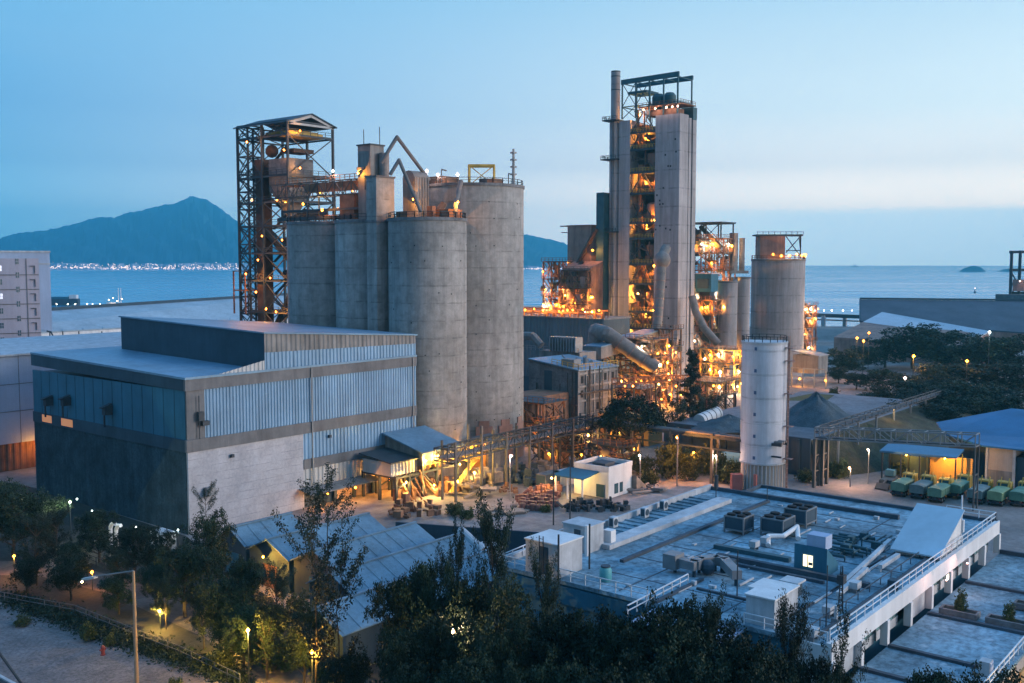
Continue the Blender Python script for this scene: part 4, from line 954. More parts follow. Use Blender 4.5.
# slim silos and the big right silo
for px, d, r, top, lab in ((726.5, 352, 3.7, 281, 'wider of the two slim grey silos beside the big domed one'), (743, 357, 2.4, 277, 'slimmer grey silo squeezed between its twin and the big right silo')):
    q = D(px, 300, d); s = silo(q.x, q.y, r, ZA(px, top, q.x, q.y), M_conc_l, lab, 'slim_silo', 'slim silos right of the tower')
q = D(777.5, 300, 372); BR = (q.x, q.y); hB = ZA(777, 259, q.x - 6, q.y - 5)
s_e = silo(BR[0], BR[1], 9.5, hB, M_conc_l, 'big pale silo at right with rust streaked side and flat roofed penthouse', 'concrete_silo', 'grey concrete silos')
MB().ring(BR[0], BR[1], hB, 9.4, 1.3, .07).build('guard_rail', M_rust, s_e)
for i in range(9):
    a = -2.9 + i * .3; lamp(s_e, (BR[0] + 9.6 * math.cos(a), BR[1] + 9.6 * math.sin(a), hB + 1.4 + rnd.uniform(-.3, .4)), 420, SOD, .4)
k = MB().beam((BR[0] + 7, BR[1] - 6.9, 0), (BR[0] + 7, BR[1] - 6.9, hB + 1), .6); k.build('downpipe', M_steel, s_e)
ph = thing('penthouse', 'brown flat roofed penthouse with a cantilevered canopy on the big right silo', 'machine house', (BR[0], BR[1], hB))
pz = ZA(770, 236, BR[0] - 4, BR[1] - 2)
pa = D(760, 250, 368).xy; pb = D(785, 250, 366).xy; dv = Vector(FW) * 7
MB().hexa([pa, pb, pb + dv, pa + dv], [hB + .1] * 4, [pz] * 4).build('wall', M_rust_l, ph)
pc = D(757, 250, 367).xy; pd = D(803, 250, 367).xy
MB().hexa([pc, pd, pd + dv * 1.1, pc + dv * 1.1], [pz] * 4, [pz + .6] * 4).build('roof', M_steel, ph)
k = MB(); p1 = Vector((*D(800.5, 250, 368).xy, 0)); p2 = Vector((*D(786, 250, 368).xy, 0)); up = lambda v, z: Vector((v.x, v.y, z))
k.beam(up(p1, hB), up(p1, pz), .35).beam(up(p2, pz - .2), up(p1, hB + 1), .3).beam(up(p2, hB + 2.3), up(p1, pz), .3).beam(up(p2, hB + 3), up(p1, hB + 3), .3).beam(up(p1, hB + 3), up(p1 + Vector((*dv, 0)) * .3, pz), .3); k.build('brace', M_steel, ph)
k = MB().rail([up(Vector((*pc, 0)), pz + .6), up(Vector((*pd, 0)), pz + .6)], 1.0, .06, 2); k.build('guard_rail', M_steel, ph)
# lit ladder stage right of the big silo, and the dark hut below it
fr('process_steelwork', 'narrow bright orange ladder stage on the right side of the big silo', 812, 350, 372, 3, 4, [8, 13, 18, 22, 26], 1, 1, 51, 7, 1500, steel=M_rust)
hx, hy = near(806, 385, 345)
ht = thing('pump_house', 'low grey hut with lean-to frame at the foot of the big right silo', 'hut', (hx, hy, 0))
MB().box(hx - 2, hy - 5, 4.5, hx + 6, hy + 4, 10.5).build('wall', M_corr_r, ht); MB().slab([(hx - 2.4, hy - 5.4, 10.6), (hx + 6.4, hy - 5.4, 10.6), (hx + 6.4, hy + 4.4, 12), (hx - 2.4, hy + 4.4, 12)], .3).build('roof', M_steel_g, ht)
k = MB()
for yy in range(-9, 12, 4): k.beam((hx - 5, hy + yy, 0), (hx - 5, hy + yy, 6.3), .3)
k.beam((hx - 5, hy - 9, 6.4), (hx - 5, hy + 11, 6.4), .3).beam((hx - 5, hy - 9, 3.6), (hx - 5, hy + 11, 3.6), .2); k.build('lean_to_frame', M_steel_g, ht)
for p, pw in (((hx - 3, hy + 1, 2.6), 1100), ((hx - 5.5, hy - 9, 3), 500)): lamp(ht, p, pw, SOD, .28)

# ================================================================ white tank in the middle ground
tx, ty = 174.6, 82.9; th = ZA(765, 343, tx - 3, ty - 2)
wt = thing('white_tank', 'tall white riveted tank on a concrete plinth behind the flat roof', 'tank', (tx, ty, 0))
MB().lathe(tx, ty, [(4.1, 5.0), (4.1, th - .2)], 48).build('shell', M_tank, wt, None, True)
MB().lathe(tx, ty, [(3.9, 0), (3.9, 4.99)], 40).build('plinth', M_beige, wt, None, True)
k = MB()
for z in (5.0, 8.2, 12.5, 17, 21.5, 26, th - .4): k.lathe(tx, ty, [(4.13, z), (4.13, z + .09)], 48)
k.lathe(tx, ty, [(4.3, 5.0), (4.3, 5.3)], 40); k.lathe(tx, ty, [(4.25, th - .2), (4.25, th + .1), (3.9, th + .12)], 40); k.build('shell_seam', M_white_d, wt)
MB().ring(tx, ty, th + .1, 4.0, 1.0, .05, 18).build('guard_rail', M_steel, wt)
k = MB(); a0 = math.atan2(-RT[1] * 0 - FW[1] + .0, -FW[0]) 
a1 = a0 - .38 * -1
for z in (6, 10, 14, 18, 22, 26): 
    for a in (a0 - .62,): k.obox((tx + 4.12 * math.cos(a), ty + 4.12 * math.sin(a), z), .12, .45, .6, a)
k.build('level_marker', pm('blue_marking', (.08, .12, .22), .7, .1, .3, bump=0), wt)
k = MB(); a = a0 + .95
for o in (-.35, .35):
    c = (tx + 4.7 * math.cos(a) - o * math.sin(a), ty + 4.7 * math.sin(a) + o * math.cos(a)); k.beam((*c, 0), (*c, th + 1.2), .12)
z = 1.
while z < th: k.beam((tx + 4.7 * math.cos(a) + .35 * math.sin(a), ty + 4.7 * math.sin(a) - .35 * math.cos(a), z), (tx + 4.7 * math.cos(a) - .35 * math.sin(a), ty + 4.7 * math.sin(a) + .35 * math.cos(a), z), .08); z += .8
for z in (6, 12, 18, 24, th - 1): k.obox((tx + 4.9 * math.cos(a), ty + 4.9 * math.sin(a), z), 1.5, 1.4, .1, a)
k.tube((tx + 4.5 * math.cos(a + .25), ty + 4.5 * math.sin(a + .25), 0), (tx + 4.5 * math.cos(a + .25), ty + 4.5 * math.sin(a + .25), th), .14)
k.build('ladder', M_rust_l, wt)
k = MB()
for i in range(14):
    a2 = a0 - 1.1 + i * .17; k.beam((tx + 4.15 * math.cos(a2), ty + 4.15 * math.sin(a2), .1), (tx + 4.15 * math.cos(a2), ty + 4.15 * math.sin(a2), 4.9), .14)
k.build('plinth_post', M_white_d, wt)
MB().obox((tx + 5.4 * math.cos(a0 - 1.25), ty + 5.4 * math.sin(a0 - 1.25), 0), 1.4, 2.0, 3.0, a0).tube((tx + 4.6 * math.cos(a0 - .5), ty + 4.6 * math.sin(a0 - .5), 0), (tx + 4.6 * math.cos(a0 - .5), ty + 4.6 * math.sin(a0 - .5), 3.4), .35).build('valve_box', pm('pinkish_red_paint', (.45, .14, .11), .7, .2, .6), wt)

# ================================================================ pipe bridges in the yard
pr = thing('pipe_bridge', 'long pipe bridge running past the silos to the old concrete block', 'pipe bridge', (131, 121, 0))
k = MB()
xs = [130 + 7 * i for i in range(7)]
for x in xs:
    for y in (119.4, 122.6): k.box(x - .17, y - .17, 0, x + .17, y + .17, 10.6 if x != 137 else 12.6)
    k.beam((x, 119.4, 9.2), (x, 122.6, 9.2), .3); k.beam((x, 119.4, 7.2), (x, 122.6, 7.2), .25)
k.build('trestle', pm('grimy_grey_steel', (.10, .095, .09), .7, .3, .5, bump=0), pr)
MB().truss((128, 121, 7.3), (174, 121, 7.6), 3.2, 2.2, 20, .17).build('truss', M_steel, pr)
k = MB()
for o, r in ((-1, .2), (-.3, .12), (.4, .25), (1.1, .15)): k.tube((128, 121 + o, 7.9), (174, 121 + o, 8.2), r)
k.build('pipe', M_pipe, pr)
k = MB().rail([(128, 119.3, 9.5), (174, 119.3, 9.8)], 1.1, .04, 2); k.build('railing', M_steel, pr)
p2 = thing('pipe_bridge', 'second pipe bridge passing behind the orange lit tree towards the white tank', 'pipe bridge', (172, 98, 0))
k = MB()
for y in (118, 110, 101, 92, 84): k.box(171.8, y - .25, 0, 172.3, y + .25, 9.6); k.box(174.3, y - .25, 0, 174.8, y + .25, 9.6); k.beam((172, y, 8.5), (174.6, y, 8.5), .3)
k.build('trestle', MATS['grimy_grey_steel'], p2)
MB().beam((172, 121, 8.9), (172, 78, 8.9), .35, .5).beam((174.6, 121, 8.9), (174.6, 78, 8.9), .35, .5).beam((172, 121, 6.7), (172, 78, 6.7), .3).build('girder', M_steel, p2)
k = MB()
for o, r in ((.4, .25), (1.2, .35), (2.0, .2)): k.tube((172 + o, 121, 9.3), (172 + o, 78, 9.3), r)
k.build('pipe', M_pipe, p2)
q = D(713, 413, 205); MB()
cyl = thing('horizontal_tank', 'white banded cylinder lying beside the pine tree', 'tank', D(712, 415, 225))
a, b = D(699, 421, 222), D(717, 413, 228); k = MB().tube(a, b, 1.5, n=18); k.build('shell', M_white, cyl, None, True)
k = MB(); d = (b - a).normalized()
for t in (.15, .4, .65, .9): p = a.lerp(b, t); k.tube(p - d * .1, p + d * .1, 1.55, n=18); k.beam(p.xy.to_3d(), p, .3)
k.build('band', M_steel, cyl)
cyl = thing('horizontal_tank', 'pale green tank lying in the shade left of the white tank', 'tank', G(735, 462))
a, b = G(722, 460, 3.0), G(752, 460, 3.0); MB().tube(a, b, 1.7, n=18).build('shell', pm('pale_green_paint', (.24, .36, .33), .6, .15, .3), cyl, None, True)
k = MB()
for t in (.2, .8): p = a.lerp(b, t); k.beam((p.x, p.y, 0), p, 1.2, .5)
k.build('saddle', M_conc_d, cyl)
# ================================================================ inclined gantry on the right
gx = thing('conveyor_gantry', 'galvanised truss conveyor bridge crossing above the parked trucks', 'conveyor', (182, 75, 0))
ga_, gb_ = Vector((182, 75.5, 9.2)), Vector((182, 47.4, 10.9))
MB().truss(ga_, gb_, 2.4, 2.1, 10, .16).build('truss', M_steel_g, gx)
MB().beam(ga_ + Vector((0, 0, .2)), gb_ + Vector((0, 0, .2)), 1.8, .15).build('belt', M_steel, gx)
k = MB()
for p, w_ in ((ga_, .4), (gb_, .4), (ga_.lerp(gb_, .02) + Vector((2.5, 0, 0)), .4)):
    hw = .25 if p is not gb_ else .12
    for o in (-1.1, 1.1): k.box(p.x + o - hw, p.y - hw, 0, p.x + o + hw, p.y + hw, p.z)
    for z in (3, 6): k.beam((p.x - 1.1, p.y, z), (p.x + 1.1, p.y, z), .2)
    k.beam((p.x - 1.1, p.y, 3), (p.x + 1.1, p.y, 6), .15)
k.build('trestle', MATS['grimy_grey_steel'], gx)
g2 = thing('conveyor_gantry', 'inclined conveyor on thin posts climbing from the gantry corner towards the trees', 'conveyor', (184, 76, 0))
a, b = D(819, 427, 190), D(945, 388, 262)
MB().truss(a - Vector((0, 0, 1.2)), b - Vector((0, 0, 1.2)), 1.6, 1.1, 22, .11).build('truss', MATS['grimy_grey_steel'], g2)
k = MB()
for t in (.12, .25, .38, .52, .66, .8, .95): p = a.lerp(b, t); k.beam((p.x, p.y, 0), (p.x, p.y, p.z - 1.2), .35)
k.build('post', M_steel_g, g2)
k = MB().beam(a - Vector((0, 0, .9)), b - Vector((0, 0, .9)), 1.5, .15); k.build('belt', M_steel, g2)
lamp(g2, D(894, 410, 226), 300, WARM, .22)
# ================================================================ loading annex against the warehouse
an = thing('loading_annex', 'hopper annex with sloping sheet roofs and bright orange lamps on the warehouse side', 'annex', (130, 130, 0))
MB().hexa([(129, 126.5), (139, 126.5), (139, 136), (129, 136)], [5.6, 5.6, 5.6, 5.6], [8.0, 8.0, 10.3, 10.3]).build('upper_wall', M_corr_r, an)
MB().slab([(128.4, 125.8, 8.2), (139.6, 125.8, 8.2), (139.6, 136.1, 10.7), (128.4, 136.1, 10.7)], .25).build('upper_roof', M_roof, an)
MB().corr((122.5, 127.8), (129, 127.8), (4.6, 4.6), (7.0, 7.0), .8, .12, (0, -1)).box(122.5, 127.9, 4.6, 129, 135, 7.0).build('lower_wall', M_corr_p, an)
MB().slab([(122, 127.2, 7.1), (129.3, 127.2, 7.1), (128.99, 135.4, 8.0), (122, 135.4, 8.0)], .2).build('lower_roof', M_steel, an)
k = MB()
for x in (122.8, 126, 129.3, 133, 138.6):
    for y in (126.8, 131, 135.2): k.box(x - .22, y - .22, 0, x + .22, y + .22, 4.7 if x < 129 else 5.6)
for x in (122.8, 129.3, 133, 138.6): k.beam((x, 126.8, 4.4), (x, 135, 4.4), .3)
for y in (126.8, 131): k.beam((122.8, y, 4.4), (138.6, y, 4.4), .35); k.beam((122.8, y, 2.5), (129.3, y, 4.4), .2); k.beam((129.3, y, 4.4), (133, y, 1), .2)
k.build('support_frame', M_steel, an)
k = MB()
for (xa, ya, s, zt_) in ((130.6, 128, 2.6, 5.5), (134.6, 128, 2.6, 5.5)):
    k.add([(xa, ya, zt_), (xa + s, ya, zt_), (xa + s, ya + s, zt_), (xa, ya + s, zt_), (xa + s * .38, ya + s * .38, 2.6), (xa + s * .62, ya + s * .38, 2.6), (xa + s * .62, ya + s * .62, 2.6), (xa + s * .38, ya + s * .62, 2.6)], [(0, 1, 5, 4), (1, 2, 6, 5), (2, 3, 7, 6), (3, 0, 4, 7), (0, 1, 2, 3), (4, 5, 6, 7)])
k.build('hopper', M_rust_l, an)
k = MB().box(138.6, 124, 5.3, 142.5, 127, 5.5).rail([(138.8, 127, 5.5), (138.8, 124, 5.5), (142.5, 124, 5.5)], 1.1, .06, 1.2)
k.beam((141, 124.4, 5.3), (133, 123.6, .3), .9, .2).beam((142.2, 124.3, 0), (142.2, 124.3, 8.6), .2).box(140, 125, 5.5, 142, 126.6, 8).rail([(141, 123.9, 5.4), (133, 123.1, .4)], 1.0, .06, 1.4)
k.rail([(129.5, 126.2, 5.2), (137, 126.2, 5.2)], 1.1, .05, 1.2); k.build('stair', M_yellow, an)
k = MB()
for i in range(14): x = rnd.uniform(123, 138); y = rnd.uniform(124, 131); s = rnd.uniform(.4, 1.1); k.box(x, y, 0, x + s, y + s, rnd.uniform(.5, 2.2))
for i in range(10): x = rnd.uniform(123, 139); k.tube((x, 124.5 + rnd.random() * 3, 0.1), (x + rnd.uniform(-2, 2), 126 + rnd.random() * 3, rnd.uniform(2, 5)), rnd.uniform(.08, .25))
k.build('machinery', M_rust, an)
for p, pw in (((129.6, 126.1, 6.6), 2200), ((132.5, 125.9, 7.0), 2600), ((141.6, 123.6, 7.9), 900), ((137.5, 125.2, 4.8), 1300), ((139.6, 123.4, 3.2), 1100), ((125, 126.5, 3.4), 1300), ((131, 125.5, 2.0), 1500), ((142.8, 124.6, 4.4), 700), ((135.6, 124.0, 2.2), 900)): lamp(an, p, pw, (1, .55, .12), .24)
ar = thing('tank_arch', 'rusty arch fronted hopper glowing orange at the foot of the tallest silo', 'hopper', (148, 128, 0))
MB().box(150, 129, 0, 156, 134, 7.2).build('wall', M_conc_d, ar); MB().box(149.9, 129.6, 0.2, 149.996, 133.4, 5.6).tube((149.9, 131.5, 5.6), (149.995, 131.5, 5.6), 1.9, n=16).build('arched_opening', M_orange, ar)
lamp(ar, (147.6, 131, 5.2), 900, SOD, .22)
# small white office with canopy
sx, sy = 149.0, 100.0
of = thing('white_office', 'small flat roofed white office with a lean-to canopy in the yard', 'building', (sx, sy, 0))
sz = 5.5
MB().box(sx, sy, 0, sx + 7.6, sy + 7.5, sz - .6).build('wall', M_white, of)
k = MB().box(sx - .06, sy - .06, sz - .6, sx + 7.7, sy + .2, sz + .2).box(sx - .06, sy + .2, sz - .6, sx + .2, sy + 7.6, sz + .2).box(sx + 7.45, sy + .2, sz - .6, sx + 7.7, sy + 7.6, sz + .2).box(sx + .2, sy + 7.35, sz - .6, sx + 7.45, sy + 7.6, sz + .2); k.build('parapet', M_white, of)
MB().box(sx + .2, sy + .2, sz - .6, sx + 7.45, sy + 7.35, sz - .5).box(sx + 1.6, sy + 1.8, sz - .5, sx + 4.6, sy + 4.6, sz + .35).build('roof', M_navy, of)
k = MB()
for a_, b_ in ((1.9, 3.0), (3.6, 4.5)): k.box(sx + a_, sy - .1, .6, sx + b_, sy - .003, 2.4)
k.box(sx - .1, sy + .8, .1, sx - .003, sy + 2.6, 2.4); k.build('window', M_glass, of)
k = MB().slab([(sx - 5, sy + 2.0, 4.1), (sx - .1, sy + 2.0, 4.7), (sx - .1, sy + 8.6, 4.7), (sx - 5, sy + 8.6, 4.1)], .2); k.build('canopy', M_blue_w, of)
k = MB()
for y in (2.4, 5.6, 8.2): k.box(sx - 4.8, sy + y - .12, 0, sx - 4.55, sy + y + .12, 4.0)
k.build('canopy_post', M_white, of)
lamp(of, (sx - 4.6, sy + 9.2, 3.3), 1500, (1, .6, .16), .25); lamp(of, (sx - 2.2, sy + 6, 3.6), 350, (1, .65, .25), .15)
MB().hexa([(sx + 7.7, sy - 1), (sx + 11, sy - 1), (sx + 11, sy + 5), (sx + 7.7, sy + 5)], [0] * 4, [3, .6, .6, 3]).build('lean_to', M_timber, of)
# yard clutter ----------------------------------------------------------------
def scrap(name, px0, py0, px1, py1, n, mat, label, seed, smin=.5, smax=1.4, cat='scrap pile', tubes=.3, hmax=1.3):
    rr = random.Random(seed); m = MB(); c = G((px0 + px1) / 2, (py0 + py1) / 2)
    for i in range(n):
        p = G(rr.uniform(px0, px1), rr.uniform(py0, py1)); s = rr.uniform(smin, smax); a = rr.uniform(0, 3.1)
        if rr.random() < tubes: m.tube((p.x, p.y, rr.uniform(.2, hmax)), (p.x + math.cos(a) * s * 1.8, p.y + math.sin(a) * s * 1.8, rr.uniform(.15, hmax)), rr.uniform(.12, .35), n=7)
        else: m.obox((p.x, p.y, 0 if rr.random() < .6 else rr.uniform(.2, hmax * .7)), s, s * rr.uniform(.5, 1), rr.uniform(.3, hmax), a)
    return tag(m.build(name, mat, None, (c.x, c.y, 0)), label, cat)
for i in range(34):        # rows of rusty drums
    p = G(517 + (i % 9) * 4.4 + (i // 9) * 2 + rnd.uniform(-.8, .8), 500 + (i // 9) * 3.4 + rnd.uniform(-.5, .5)); r = .42
    if i == 0:
        dr0 = thing('rusty_drum', 'one of the reddish rusty drums crowded together on the pale yard', 'drum', p, 'rusty drums in the yard')
        MB().lathe(p.x, p.y, [(r, 0), (r, .42), (r + .03, .45), (r, .48), (r, .9)], 14).build('drum_body', M_redd, dr0, None, True); MB().lathe(p.x, p.y, [(r - .04, .9), (r - .05, .93)], 12).build('drum_lid', M_rust, dr0)
    else: c_ = copy_tree(dr0); c_.location = p; c_.scale = (rnd.uniform(.9, 1.3),) * 3
scrap('scrap_pile', 528, 500, 560, 489, 36, M_redd, 'reddish heap of scrap behind the drums', 2)
scrap('pipe_stack', 462, 498, 494, 482, 34, M_timber, 'stack of long rusty pipes and timber beside the lit annex', 3, 1.5, 3.2, 'pipe stack', .85, 2.2)
scrap('rubble_heap', 508, 486, 540, 473, 60, M_stone, 'dark rubble heap in front of the tallest silo', 4, .6, 1.6, 'rubble heap', .1, 1.7)
scrap('machine_parts', 562, 512, 628, 506, 64, M_steel, 'row of dark machine parts in front of the white office', 5, .4, 1.0, 'machine parts', .3, 1.3)
scrap('timber_planks', 478, 516, 530, 508, 22, M_timber, 'scattered planks on the pale yard near the dark wall', 6, 1.0, 2.6, 'planks', .5, .3)
scrap('scrap_metal', 392, 520, 440, 506, 40, M_rust, 'loose rusty scrap at the foot of the lit annex', 7, .5, 1.4, 'scrap pile', .4, 1.2)
scrap('rubble_heap', 592, 484, 640, 474, 30, M_soil, 'brown rubble bank behind the white office under the trees', 8, .6, 1.6, 'rubble heap', .2, 1.2)
scrap('machine_parts', 500, 495, 520, 488, 16, M_rust, 'small cluster of rusty parts left of the drums', 9, .4, .9, 'machine parts', .4, 1.)
fr('process_steelwork', 'dark rusty pipe frame with small lamps behind the site containers', 572, 462, 205, 7, 11, [0, 3.4, 6.8], 2, 3, 61, 3, 420, steel=M_steel)
fr('process_steelwork', 'low dark pipe frame behind the white office, under the second pipe bridge', 622, 462, 199, 5, 8, [0, 2.8, 5.4], 1, 2, 62, 2, 380, steel=M_steel)
scrap('crate_stack', 538, 478, 556, 470, 22, M_timber, 'stacked timber crates behind the site containers', 12, .8, 1.8, 'crates', .1, 2.4)
scrap('scrap_pile', 600, 474, 622, 466, 26, M_rust, 'rusty scrap beside the low dark pipe frame', 13, .5, 1.6, 'scrap pile', .5, 1.6)
scrap('pipe_stack', 640, 494, 664, 488, 18, M_pipe, 'grey pipes lying along the lane behind the white office', 14, 1.2, 3.0, 'pipe stack', .9, .8)
rack = thing('pipe_rack', 'low yard rack loaded with long grey pipes, left of the rubble heap', 'rack', G(476, 492))
p = G(470, 489); k = MB()
for i in range(4): k.box(p.x + i * 3, p.y - 1, 0, p.x + i * 3 + .25, p.y - .75, 3.2); k.box(p.x + i * 3, p.y + 1, 0, p.x + i * 3 + .25, p.y + 1.25, 3.2); k.beam((p.x + i * 3 + .1, p.y - 1, 1.5), (p.x + i * 3 + .1, p.y + 1.2, 1.5), .2)
k.build('stanchion', M_steel_g, rack)
k = MB()
for i in range(12): k.tube((p.x - .8, p.y - .7 + .15 * i, 1.75 + .3 * (i % 3)), (p.x + 10, p.y - .7 + .15 * i, 1.75 + .3 * (i % 3)), .15)
k.build('pipe', M_pipe, rack)
for i, (px, py, lab) in enumerate(((545, 487, 'grey site container by the rubble heap, left one of the pair'), (560, 485, 'lighter site container by the rubble heap, right one of the pair'))):
    p = G(px, py); t = thing('site_container', lab, 'container', p); MB().box(p.x - 1.3, p.y - 1.2, 0, p.x + 3.6, p.y + 1.2, 2.6).build('body', (M_corr_r, M_white_d)[i], t)
    MB().box(p.x - 1.36, p.y - 1.0, .1, p.x - 1.303, p.y + 1.0, 2.4).build('door', M_navy, t)
for (px, py, hgt, lab) in ((553.5, 531, 12.5, 'thin dark lamp pole rising at the left end of the flat roof'), (570, 534, 11, 'second thin pole, just right of the first at the flat roof end')):
    p = G(px, py - 6); MBk = MB().tube((p.x, p.y, 0), (p.x, p.y, hgt), .13, .09); tag(MBk.build('lamp_pole', M_steel, None, p), lab, 'pole')
yw = MB(); a, b = G(438, 520), G(520, 540); yw.beam(Vector((103, 106.5, 2.0)), Vector((112, 86, 2.0)), .3, 4.0)
tag(yw.build('yard_wall', M_navy, None, (107, 96, 0)), 'dark low wall between the shed roofs and the pale yard', 'wall')
yt = thing('yard_lamp', 'thin lit lamp post in front of the orange lit tree', 'lamp post', G(677, 486))
p = G(677, 486); MB().tube(p, p + Vector((0, 0, 9.4)), .12, .09).build('post', M_steel_g, yt); lamp(yt, p + Vector((.3, .3, 9.2)), 5200, SOD, .25)
for px, py, pw, lab in ((700, 474, 900, 'yard lamp half hidden behind the round dark tree'), (641, 470, 1100, 'low lamp glowing below the round dark tree')):
    p = G(px - 8, py); o = thing('yard_lamp', lab, 'lamp post', p); MB().tube(p, p + Vector((0, 0, 4.5)), .1).build('post', M_steel, o); lamp(o, p + Vector((0, -.3, 4.4)), pw, SOD, .22)

# ================================================================ gabled sheds in the foreground
ridges = [(80.4, 90.2, 114.8, 6.4, 3.4, 'small blue gabled shed tucked under the warehouse wall'), (80, 97.1, 106.2, 6.4, 4.4, 'second gabled shed from the warehouse, its near end glowing orange'), (80.2, 97.4, 97.2, 6.5, 4.5, 'third gabled shed from the warehouse, moss dark line along its ridge'),
          (75.5, 97.5, 88.6, 6.5, 4.3, 'fourth gabled shed from the warehouse with a rounded roof vent at its far end'), (67.0, 93.5, 80.8, 6.4, 4.0, 'longest gabled shed, nearest to the dark foreground trees')]
for i, (xa, xb, y, zr, hw, lab) in enumerate(ridges):
    t = thing('gabled_shed', lab, 'shed', (xa, y, 0), 'gabled sheds in a row')
    ze = zr - 2.0; k = MB()
    k.slab([(xa - .4, y - hw, ze), (xb + .3, y - hw, ze), (xb + .3, y, zr), (xa - .4, y, zr)], .12); k.slab([(xa - .4, y + .002, zr), (xb + .3, y + .002, zr), (xb + .3, y + hw, ze), (xa - .4, y + hw, ze)], .12)
    k.build('roof', M_shed, t)
    k = MB().beam((xa - .5, y, zr + .06), (xb + .4, y, zr + .06), .4, .16); 
    for j in range(int((xb - xa) / 2.3)):
        x = xa + 2.3 * j
        for sgn in (-1, 1): k.beam((x, y + sgn * hw, ze + .05), (x, y + sgn * .2, zr + .03), .05, .04)
    k.build('roof_seam', M_shed, t)
    k = MB(); k.add([(xa, y - hw + .3, 0), (xa, y + hw - .3, 0), (xa, y + hw - .3, ze), (xa, y, zr - .15), (xa, y - hw + .3, ze), (xb, y - hw + .3, 0), (xb, y + hw - .3, 0), (xb, y + hw - .3, ze), (xb, y, zr - .15), (xb, y - hw + .3, ze)], [(0, 1, 2, 3, 4), (9, 8, 7, 6, 5), (0, 4, 9, 5), (1, 6, 7, 2)])
    k.build('wall', M_navy, t)
    MB().box(xa - .06, y - 1.6, .05, xa - .005, y + 1.2, 3.0).build('door', M_blue_w if i != 1 else M_rust, t)
    if i == 3: MB().tube((xb + .1, y - 3.8, ze + .3), (xb + .5, y + .6, zr + .3), .55, n=12).box(xb + 1, y - 4, ze - 1, xb + 4, y - 1, ze + .4).build('roof_vent', M_white_d, t)
    if i == 1:
        lamp(t, (xa - 1.2, y - .4, 4.4), 700, (1, .45, .06), .2); lamp(t, (xa - 1.5, y - 2.6, 3.0), 500, (1, .45, .06), .16)
# ================================================================ big flat roofed building
fx0, fx1, fy0, fy1, fz = 81.0, 127.6, 32.0, 68.5, 10.0
fb = thing('flat_roof_building', 'wide flat roofed plant building with weathered, dusk tinted deck and white window front', 'building', (fx0, fy0, 0))
MB().box(fx0 + .3, fy0 + 1.3, 0, fx1, fy1, fz - .4).box(fx1, fy0 + 1.3, 0, 133.2, 63.0, fz - .4).build('wall', M_blue_w, fb)
MB().box(fx0, fy0, fz - .4, fx1, fy1, fz).box(fx1 + .003, fy0, fz - .4, 133.4, 63.2, fz - .002).build('roof', M_flat, fb)
k = MB().box(fx1 - .6, fy0 + 10, fz, fx1, 63.4, fz + .55).box(133.0, fy0, fz, 133.4, 63.2, fz + .4).box(fx1 - .3, 63.4, fz, fx1, fy1, fz + .5).box(fx1, 63.2, fz, 133.4, 63.5, fz + .45)
k.box(90, 58.4, fz, fx1 - 2, 58.9, fz + .3).box(fx0, 48.8, fz, 90, 49.2, fz + .25); k.build('gutter_upstand', M_flat2, fb)
k = MB().box(fx0, fy1 - .35, fz, fx1, fy1, fz + .75).box(93, 62.2, fz + .02, 122, 64.2, fz + .55).box(93, 64.2, fz, 93.4, fy1 - .4, fz + .5); k.build('parapet', M_white_d, fb)
k = MB()
for i in range(18): x = 94 + i * 1.6; k.box(x, 64.3, fz, x + .25, fy1 - .36, fz + .16)
k.build('roof_sleeper', M_flat, fb)
k = MB(); rr = random.Random(4)
for x in (86.4, 92.7, 98.9, 105.1, 111.4, 117.6, 123.5): k.box(x, fy0 + 1, fz + .002, x + .16, 58.3, fz + .03)
for y in (37.3, 42.8, 53.6): k.box(fx0 + 1, y, fz + .004, fx1 - .7, y + .14, fz + .034)
k.build('roof_seam', M_flat2, fb)
k = MB()
for i in range(46):
    x = rr.uniform(fx0 + 2, fx1 - 2); y = rr.uniform(fy0 + 3, 57); a = rr.random()
    if a < .5: k.box(x, y, fz + .036, x + rr.uniform(.8, 4), y + rr.uniform(.06, .2), fz + rr.uniform(.1, .22))
    else: k.box(x, y, fz + .036, x + rr.uniform(.2, .7), y + rr.uniform(.2, .7), fz + rr.uniform(.15, .5))
k.build('roof_clutter', M_white_d, fb)
# window front facing the terrace
k = MB().box(fx0 - .25, fy0 - .2, 8.7, 133.4, fy0 + .3, fz + .3); n = 8
bays = [fx0 + i * (133.2 - fx0) / n for i in range(n + 1)]
for x in bays: k.box(x - .3, fy0 - .35, 6.3, x + .3, fy0 + .35, 8.7)
k.box(fx0 - .3, fy0 - .12, 0, fx0 + .2, fy0 + 3, 9.99); k.build('white_front', M_white, fb)
k = MB()
for i, (a_, b_) in enumerate(zip(bays[:-1], bays[1:])):
    if i in (0, 3): k.box(a_ + .3, fy0 + .302, 6.3, b_ - .3, fy0 + .5, 8.7); continue
    k.box(a_ + .3, fy0 + .9, 6.3, b_ - .3, fy0 + 1.1, 7.2)
k.build('spandrel', M_white_d, fb)
for i, (a_, b_) in enumerate(zip(bays[:-1], bays[1:])):
    if i in (0, 3): continue
    f = MB().box(a_ + .3, fy0 + 1.0, 7.2, b_ - .3, fy0 + 1.08, 8.7).build('window', M_curtain, fb); k = MB()
    for j in range(6): x = a_ + .3 + (b_ - a_ - .6) * j / 5; k.box(x - .05, fy0 + .94, 7.2, x + .05, fy0 + .998, 8.7)
    k.build('window_frame', M_steel_g, f)
MB().box(112.0, fy0 - .26, 8.0, 112.8, fy0 - .21, 8.6).build('lit_window', em('soft_lit_window', (1, .86, .66), 1.6), fb)
lamp(fb, (114.5, fy0 - 1.6, 9.6), 110, (1, .5, .4), .1); lamp(fb, (105, fy0 - 2.2, 10.2), 120, (1, .52, .42), .1)
